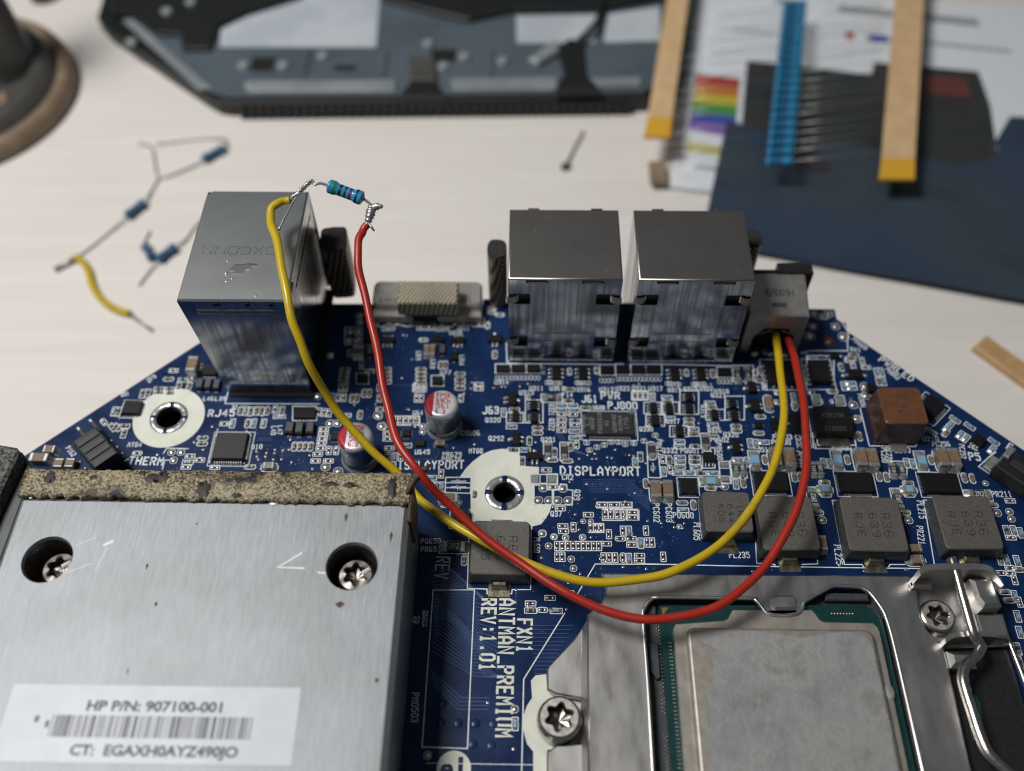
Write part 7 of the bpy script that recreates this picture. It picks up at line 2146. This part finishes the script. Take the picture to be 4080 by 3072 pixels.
# ------------------------------------------------------------------ behind the board, on the table
# removed case panel
cp = thing('case_panel', 'grey metal case panel with black rim and cut-off corner lying behind the board', 'panel', (-43.45, 164.42, T), size=1.08)  # table things, loose resistors included, scaled up about the camera; moved positions baked in
O3 = (-40, 145)
rim = [(-131, 200), (-126.5, 157.0), (-121.8, 151.2), (-86.0, 120.5), (-82.4, 118.0), (-79, 117.4), (34.6, 120.2), (44.3, 126.1), (50, 150), (52, 200)]
g = MB(); g.prism(sh(rim, *O3), 0.05, 5.0, 'panelblack', c=0.8); g.build('black_rim', cp)
g = MB(); g.prism(sh([(-121, 200), (-119.5, 157), (-86.0, 121.5), (-80, 119.0), (34, 121.5), (40, 127), (46, 200)], *O3), 5.0, 6.0, 'panelgrey', c=0.3); g.build('steel_sheet', cp)
for pts in ([(-75.3, 124.6), (-74.4, 119.9), (-34, 120.4), (-34, 125.2)], [(-19.3, 126.0), (-18.5, 121.0), (10.5, 121.6), (10.5, 126.8)], [(18.6, 126.4), (18.6, 122.6), (33, 123.2), (34, 127)], [(-117.2, 152.4), (-114.2, 153.2), (-84.6, 121.6), (-88.0, 120.8)]):
    g = MB(); g.prism(sh(pts, *O3), 6.0, 6.8, 'panelsilver', c=0.35); g.build('folded_strip', cp)
for pts in ([(-86.0, 140.1), (-87.3, 148.4), (-80.5, 154.7), (-66.0, 163), (-60, 175), (-43, 175), (-41.2, 140.4)], [(-1.4, 155.6), (-1.0, 142.5), (21.2, 142.6), (22.8, 156.4)], [(23.9, 143.0), (25.4, 156.4), (41.2, 160.5), (39.9, 143.9)]):
    g = MB(); g.prism(sh(pts, *O3), 6.0, 6.25, 'foil'); g.build('white_sticker', cp)
for pts in ([(-127, 200), (-123.6, 162.5), (-120.3, 155.3), (-113.1, 152.9), (-104.8, 145.3), (-97.7, 144.6), (-96.2, 137.9), (-88.2, 137.9), (-87.6, 149.6), (-81, 155.6), (-66.5, 164), (-61, 178), (-61, 200)], [(-42.2, 200), (-42.1, 163), (-27.5, 156.5), (-15.1, 151.9), (-2.4, 156.7), (25.0, 158.0), (43, 163.5), (46, 200)]):
    g = MB(); g.prism(sh(pts, *O3), 6.3, 7.6, 'panelblack', c=0.4); g.build('black_cover', cp)
for x0, x1, y0, y1 in ((-75.6, -69.2, 129.5, 135.6), (-25.3, -18.2, 134.0, 139.6), (-52, -46, 130, 132)):
    g = MB(); g.box(x0 - O3[0], x1 - O3[0], y0 - O3[1], y1 - O3[1], 6.0, 6.15, 'void'); g.build('cut_out', cp)
for x, y in ((-77.8, 131.5), (-66.6, 131.5), (-74.3, 122.7), (-98.0, 159.4), (-104.1, 154.6), (-26.5, 142.0), (-15.8, 136.0), (-21.5, 131.5), (-112, 142), (-56, 136), (-5, 134)):
    g = MB(); g.lathe([(1.7, 0), (1.6, 0.8), (1.1, 1.0), (0.5, 0.6)], 'panelsilver', 14); g.build('screw_post', cp, (x - O3[0], y - O3[1], 6.0 if y < 144 else 7.6))
for x in (-60, -38, -8):
    g = MB(); g.box(x - 0.5 - O3[0], x + 0.5 - O3[0], 127.5 - O3[1], 139 - O3[1], 6.0, 6.7, 'panelgrey', 0.25); g.build('pressed_rib', cp)
g = MB(); g.prism(sh([(-31.3, 135), (-24, 135), (-22.8, 124), (-30.1, 124)], *O3), 6.0, 7.6, 'potgrey', c=0.5); g.build('bracket_foot', cp)
g = MB(); g.prism(sh([(-33, 117.5), (-19.5, 117.8), (-22.5, 123.5), (-30.5, 123.5)], *O3), 4.0, 7.0, 'panelblack', c=0.6); g.build('rim_clip', cp)
g = MB(); g.prism(sh([(2.2, 133.4), (9.4, 142.2), (11.8, 137.8), (5.0, 131.3)], *O3), 6.0, 8.0, 'panelsilver', c=0.6); g.build('bracket_foot', cp)
g = MB(); g.prism(sh([(10.5, 138.5), (14, 142), (17.5, 140.7), (17.8, 127), (22, 119.5), (9.5, 119), (12.5, 127)], *O3), 6.0, 8.5, 'panelblack', c=0.6); g.build('rubber_foot', cp)
g = MB(); g.tube(smooth_path([(x - O3[0], y - O3[1], z) for x, y, z in ((16, 140, 8), (19.5, 145, 8.4), (22.5, 151, 8.6), (23.5, 160, 8.6), (24, 190, 8.6))], 5), 0.9, 'panelblack', 8); g.build('cable', cp)
tooth = MB(); tooth.box(-0.75, 0.75, -1.6, 0.2, 0.1, 4.2, 'panelblack', 0.3)
tme = tooth.mesh('rim_tooth')
for i in range(44):
    x = -76 + i * 2.45
    link('rim_tooth', tme, cp, (x - O3[0], 117.4 + (x + 79) * 0.0245 - O3[1], 0))

# round stand at the far left
pt = thing('round_stand', 'round dark stand with upright post and worn brown rim at the left picture edge', 'stand', (-173.12, 141.72, T), size=1.08)
g = MB(); g.lathe([(34, 0.05), (34.5, 2.5), (33.5, 5.0), (31.5, 5.8), (30.0, 4.6)], 'potbrown', 64, cap=False); g.build('worn_rim', pt)
g = MB(); g.lathe([(30.0, 4.6), (28.5, 8.0), (25.5, 9.0), (22.5, 6.5), (18, 6.0), (15.5, 9), (12.0, 18), (11, 24)], 'potgrey', 64); g.build('stepped_base', pt)
g = MB(); g.prism([(15, -14), (20, -17), (22.0, -10), (19, -5), (16, -8)], 6.3, 7.2, 'potbrown', c=0.15); g.build('bare_patch', pt)
g = MB(); g.lathe([(9.5, 6), (8.5, 12), (7.0, 40), (6.5, 75), (6.0, 77)], 'potgrey', 36); g.build('post', pt, (15, 7.5, 0))
kn = thing('dark_knob', 'small dark knob cut off by the upper picture edge', 'knob', (-161.23, 195.75, T), size=1.08)
g = MB(); g.lathe([(4.4, 0.05), (4.6, 3), (3.6, 5.0), (3.4, 9), (4.0, 11), (2.5, 12.5)], 'potgrey', 24); g.build('knob_body', kn)

# loose resistors on the table
def loose_resistor(label, A, B, leads, r=1.3):
    A, B = Vector((*A, T + r)), Vector((*B, T + r))
    c = (A + B) / 2
    o = thing('loose_resistor', label, 'resistor', c, 'resistors lying on the table')
    mb = MB(); resistor_body(mb, (B - A).length, r, 'navyres', [(1.0, 1.4, 'band_black'), (2.6, 3.0, 'band_black'), (4.6, 5.0, 'band_black')])
    b = mb.build('resistor_body', o); b.rotation_mode = 'QUATERNION'; b.rotation_quaternion = Vector((1, 0, 0)).rotation_difference((B - A).normalized())
    for pts in leads:
        g = MB(); g.tube(smooth_path([Vector((x, y, T + z)) - c for x, y, z in pts], 6), 0.28, 'leadgrey', 8); g.build('lead', o)
M['navyres'] = mat('blue_grey_lacquer', (0.045, 0.12, 0.24), 0.35)
M['leadgrey'] = mat('dull_lead_wire', (0.35, 0.33, 0.31), 0.4, 0.6)
loose_resistor('loose blue resistor farthest back, nearest the case panel', (-90.78, 114.06), (-85.37, 119.46), [[(-90.78, 114.06, 1.2), (-95.31, 110.93, 0.5), (-101.8, 107.69, 0.4), (-105.04, 114.71, 0.4), (-106.98, 120.11, 0.4), (-111.52, 122.27, 0.4)], [(-85.37, 119.46, 1.2), (-86.13, 123.35, 0.8), (-93.15, 124.0, 0.4), (-106.12, 121.73, 0.5)]])
loose_resistor('loose blue resistor lying alone midway along a long lead', (-107.09, 91.15), (-103.31, 96.99), [[(-107.09, 91.15, 1.2), (-109.9, 87.15, 0.4), (-114.77, 79.59, 0.4), (-116.93, 77.1, 0.5)], [(-103.31, 96.99, 1.2), (-102.88, 102.82, 0.4), (-102.01, 107.15, 0.5)]])
loose_resistor('upper left of two loose resistors touching in a V', (-99.42, 80.56), (-96.18, 75.7), [[(-99.42, 80.56, 1.2), (-100.18, 82.83, 0.4), (-99.64, 86.61, 0.4)]])
loose_resistor('right of two loose resistors touching in a V', (-94.88, 75.16), (-90.99, 80.35), [[(-90.99, 80.35, 1.2), (-89.26, 83.37, 0.5), (-88.29, 86.83, 0.4), (-86.13, 92.02, 0.4)], [(-94.88, 75.16, 1.2), (-96.4, 72.03, 0.4), (-98.02, 67.16, 0.4)]])
# yellow offcut of wire
yo = thing('wire_offcut', 'short curved offcut of yellow wire on the table', 'wire', (-107.2, 63.92, T), size=1.08)
g = MB(); g.tube(smooth_path([(x + 99, y - 52, 0.9) for x, y in ((-108.2, 63.5), (-106.0, 62.2), (-103.6, 59.0), (-101.8, 55.2), (-99.4, 51.6), (-96.5, 48.8), (-93.5, 47.0), (-90.4, 45.9))], 6), 0.85, 'pvcy', 12); g.build('insulated_wire', yo)
g = MB(); g.tube([(8.6, -6.2, 0.8), (12, -8.6, 0.5), (15, -10.8, 0.4)], 0.4, 'leadgrey', 8); g.build('bare_end', yo)
g = MB(); g.tube([(-9.0, 11.3, 0.8), (-10.4, 10.0, 0.6), (-13.2, 7.6, 0.5)], 0.7, 'leadgrey', 8); g.build('bare_end', yo)
so = thing('solder_crumb', 'tiny brown solder crumb beside the tallest port housing', 'solder crumb', (-84.83, 88.24, T), size=1.08)
g = MB(); g.dome(0, 0, 0.9, 0.7, 0.9, 'wood', 10); g.build('crumb', so)
pk = thing('loose_pin', 'thin grey pin lying in front of the case panel', 'pin', (13.29, 113.09, T), size=1.08)
g = MB(); g.dome(0, 0, 1.5, 1.5, 1.4, 'potgrey', 12); g.build('pin_head', pk)
g = MB(); g.tube(smooth_path([(0, 0, 0.7), (2.0, 6, 0.5), (5.0, 14, 0.5)], 5), 0.35, 'leadgrey', 8); g.build('pin_shaft', pk)

# printed leaflet, navy sheet and taped resistor strip
lf = thing('printed_leaflet', 'white printed leaflet with rainbow stripes and a dark photograph', 'leaflet', (41.92, 104.44, T + 0.6), rz=-10, size=1.08)
g = MB(); g.box(0, 118, 0, 96, 0, 0.5, 'paper', 0.05); g.build('sheet', lf)
def plate(nm, pts, z, key, parent):
    g = MB(); g.prism(pts, z, z + 0.04, key); g.build(nm, parent)
ck = ['stripe_red', 'stripe_orange', 'stripe_yellow', 'stripe_green', 'stripe_blue', 'stripe_violet', 'paper', 'stripe_pale']
for i, c in enumerate(ck):
    if c == 'paper': continue
    y1_ = 47.5 - i * 4.2
    plate('colour_stripe', [(3.0, y1_ - 4.1), (15.5, y1_ - 4.1), (15.5, y1_), (3.0, y1_)], 0.5, c, lf)
plate('printed_photo', [(17.0, -0.02), (17.0, 56), (24, 56.5), (52, 56), (53, 62), (82, 63), (84, 48), (84, 0)], 0.5, 'photo', lf)
plate('printed_photo', [(60, 50), (60, 58), (78, 59), (79, 51)], 0.56, 'photo_red', lf)
for x0, x1, y0, y1 in ((24, 33, 86.5, 89.5), (43, 84, 85, 88.8), (12, 25, 70, 71), (51, 58, 72, 75), (66, 92, 73.5, 75), (107, 111, 66, 82)):
    plate('printed_line', [(x0, y0), (x1, y0), (x1, y1), (x0, y1)], 0.5, 'print_grey', lf)
plate('printed_line', [(45, 72), (47.5, 72), (47.5, 75.5), (45, 75.5)], 0.5, 'stripe_red', lf)
plate('printed_line', [(52, 72), (57, 72), (57, 75.5), (52, 75.5)], 0.56, 'stripe_blue', lf)
plate('printed_line', [(0.9 + 5, 8), (14, 8), (14, 9.2), (5.9, 9.2)], 0.5, 'print_grey', lf)
nv = thing('navy_sheet', 'dark navy rumpled sheet lying behind the power socket', 'sheet', (48.4, 82.62, T + 1.0), rz=-14.2, size=1.08)
g = MB()
nx, ny = 44, 22
vs, fs = [], []
for j_ in range(ny + 1):
    for i_ in range(nx + 1):
        u = i_ / nx; v = j_ / ny
        x = 130 * u; y = v * (45 + 22 * min(1, max(0, (x - 60) / 14)) ** 2)
        vs.append((x, y, 0.9 + 0.7 * math.sin(x * 0.13 + y * 0.05) * v + 0.5 * math.sin(y * 0.17 - x * 0.06) + 0.35 * abs(math.sin(x * 0.09 + y * 0.11))))
for j_ in range(ny):
    for i_ in range(nx):
        k = j_ * (nx + 1) + i_
        fs.append((k, k + 1, k + nx + 2, k + nx + 1))
g.add(vs, fs, 'navy', True)
g.build('sheet', nv)

rt = thing('resistor_strip', 'blue resistors taped in a row between two tan paper tapes', 'resistor strip', (77.58, 137.4, T + 10), size=1.08)
O4 = (72, 120)
for x0, x1, y0, y1_, xt in ((32.2, 38.6, 98.0, 190, 0.17), (89.0, 97.3, 82.9, 190, 0.262)):
    w = x1 - x0
    def cl(y): return (x0 + x1) / 2 + (y - y0) * xt - O4[0]
    g = MB(); g.prism([(cl(y0 + 7.5) - w / 2, y0 + 7.5 - O4[1]), (cl(y0 + 7.5) + w / 2, y0 + 7.5 - O4[1]), (cl(y1_) + w / 2, y1_ - O4[1]), (cl(y1_) - w / 2, y1_ - O4[1])], 0.0, 0.7, 'tape', c=0.1); g.build('paper_tape', rt)
    g = MB(); g.prism([(cl(y0) - w / 2 - 0.2, y0 - O4[1]), (cl(y0) + w / 2 + 0.2, y0 - O4[1]), (cl(y0 + 7.5) + w / 2, y0 + 7.4 - O4[1]), (cl(y0 + 7.5) - w / 2, y0 + 7.4 - O4[1])], 0.0, 0.9, 'tapeyellow', c=0.15); g.build('tape_end', rt)
shadow_strip = MB(); shadow_strip.box(-2.2, 2.2, -8.5, 0, -2.6, -1.9, 'potbrown', 0.1); shadow_strip.build('tape_end_shadow', rt, (36.2 - O4[0], 97.6 - O4[1], -5))  # brown strip painted in for the shadow under the raised tape end
rbm = MB(); resistor_body(rbm, 7.0, 1.3, 'resblue', [(0.9, 1.3, 'band_black'), (2.4, 2.8, 'band_black'), (3.4, 3.8, 'band_violet'), (5.5, 5.9, 'band_black')])
rbme = rbm.mesh('taped_resistor')
ldm = MB(); ldm.tube([(-30, -2.6, 0), (-3.2, 0, 0)], 0.09, 'tin', 6); ldm.tube([(3.2, 0, 0), (27, 2.6, 0)], 0.09, 'tin', 6)
ldme = ldm.mesh('lead')
for i in range(20):
    y = 89.5 + i * 3.5
    x = 65.4 + (y - 89.5) * 0.21
    o = link('taped_resistor', rbme, rt, (x - O4[0], y - O4[1], 0.4), 5 + rnd.uniform(-4, 4))
    link('lead', ldme, o)
# wooden stick at the right picture edge
ws = thing('wooden_stick', 'tan wooden stick on the table at the right picture edge', 'stick', (127.29, 33.67, T), size=1.08)
g = MB(); g.box(-20, 20, -2.6, 2.6, 0.05, 1.9, 'wood', 0.5); k = g.build('stick_body', ws, rz=-50)
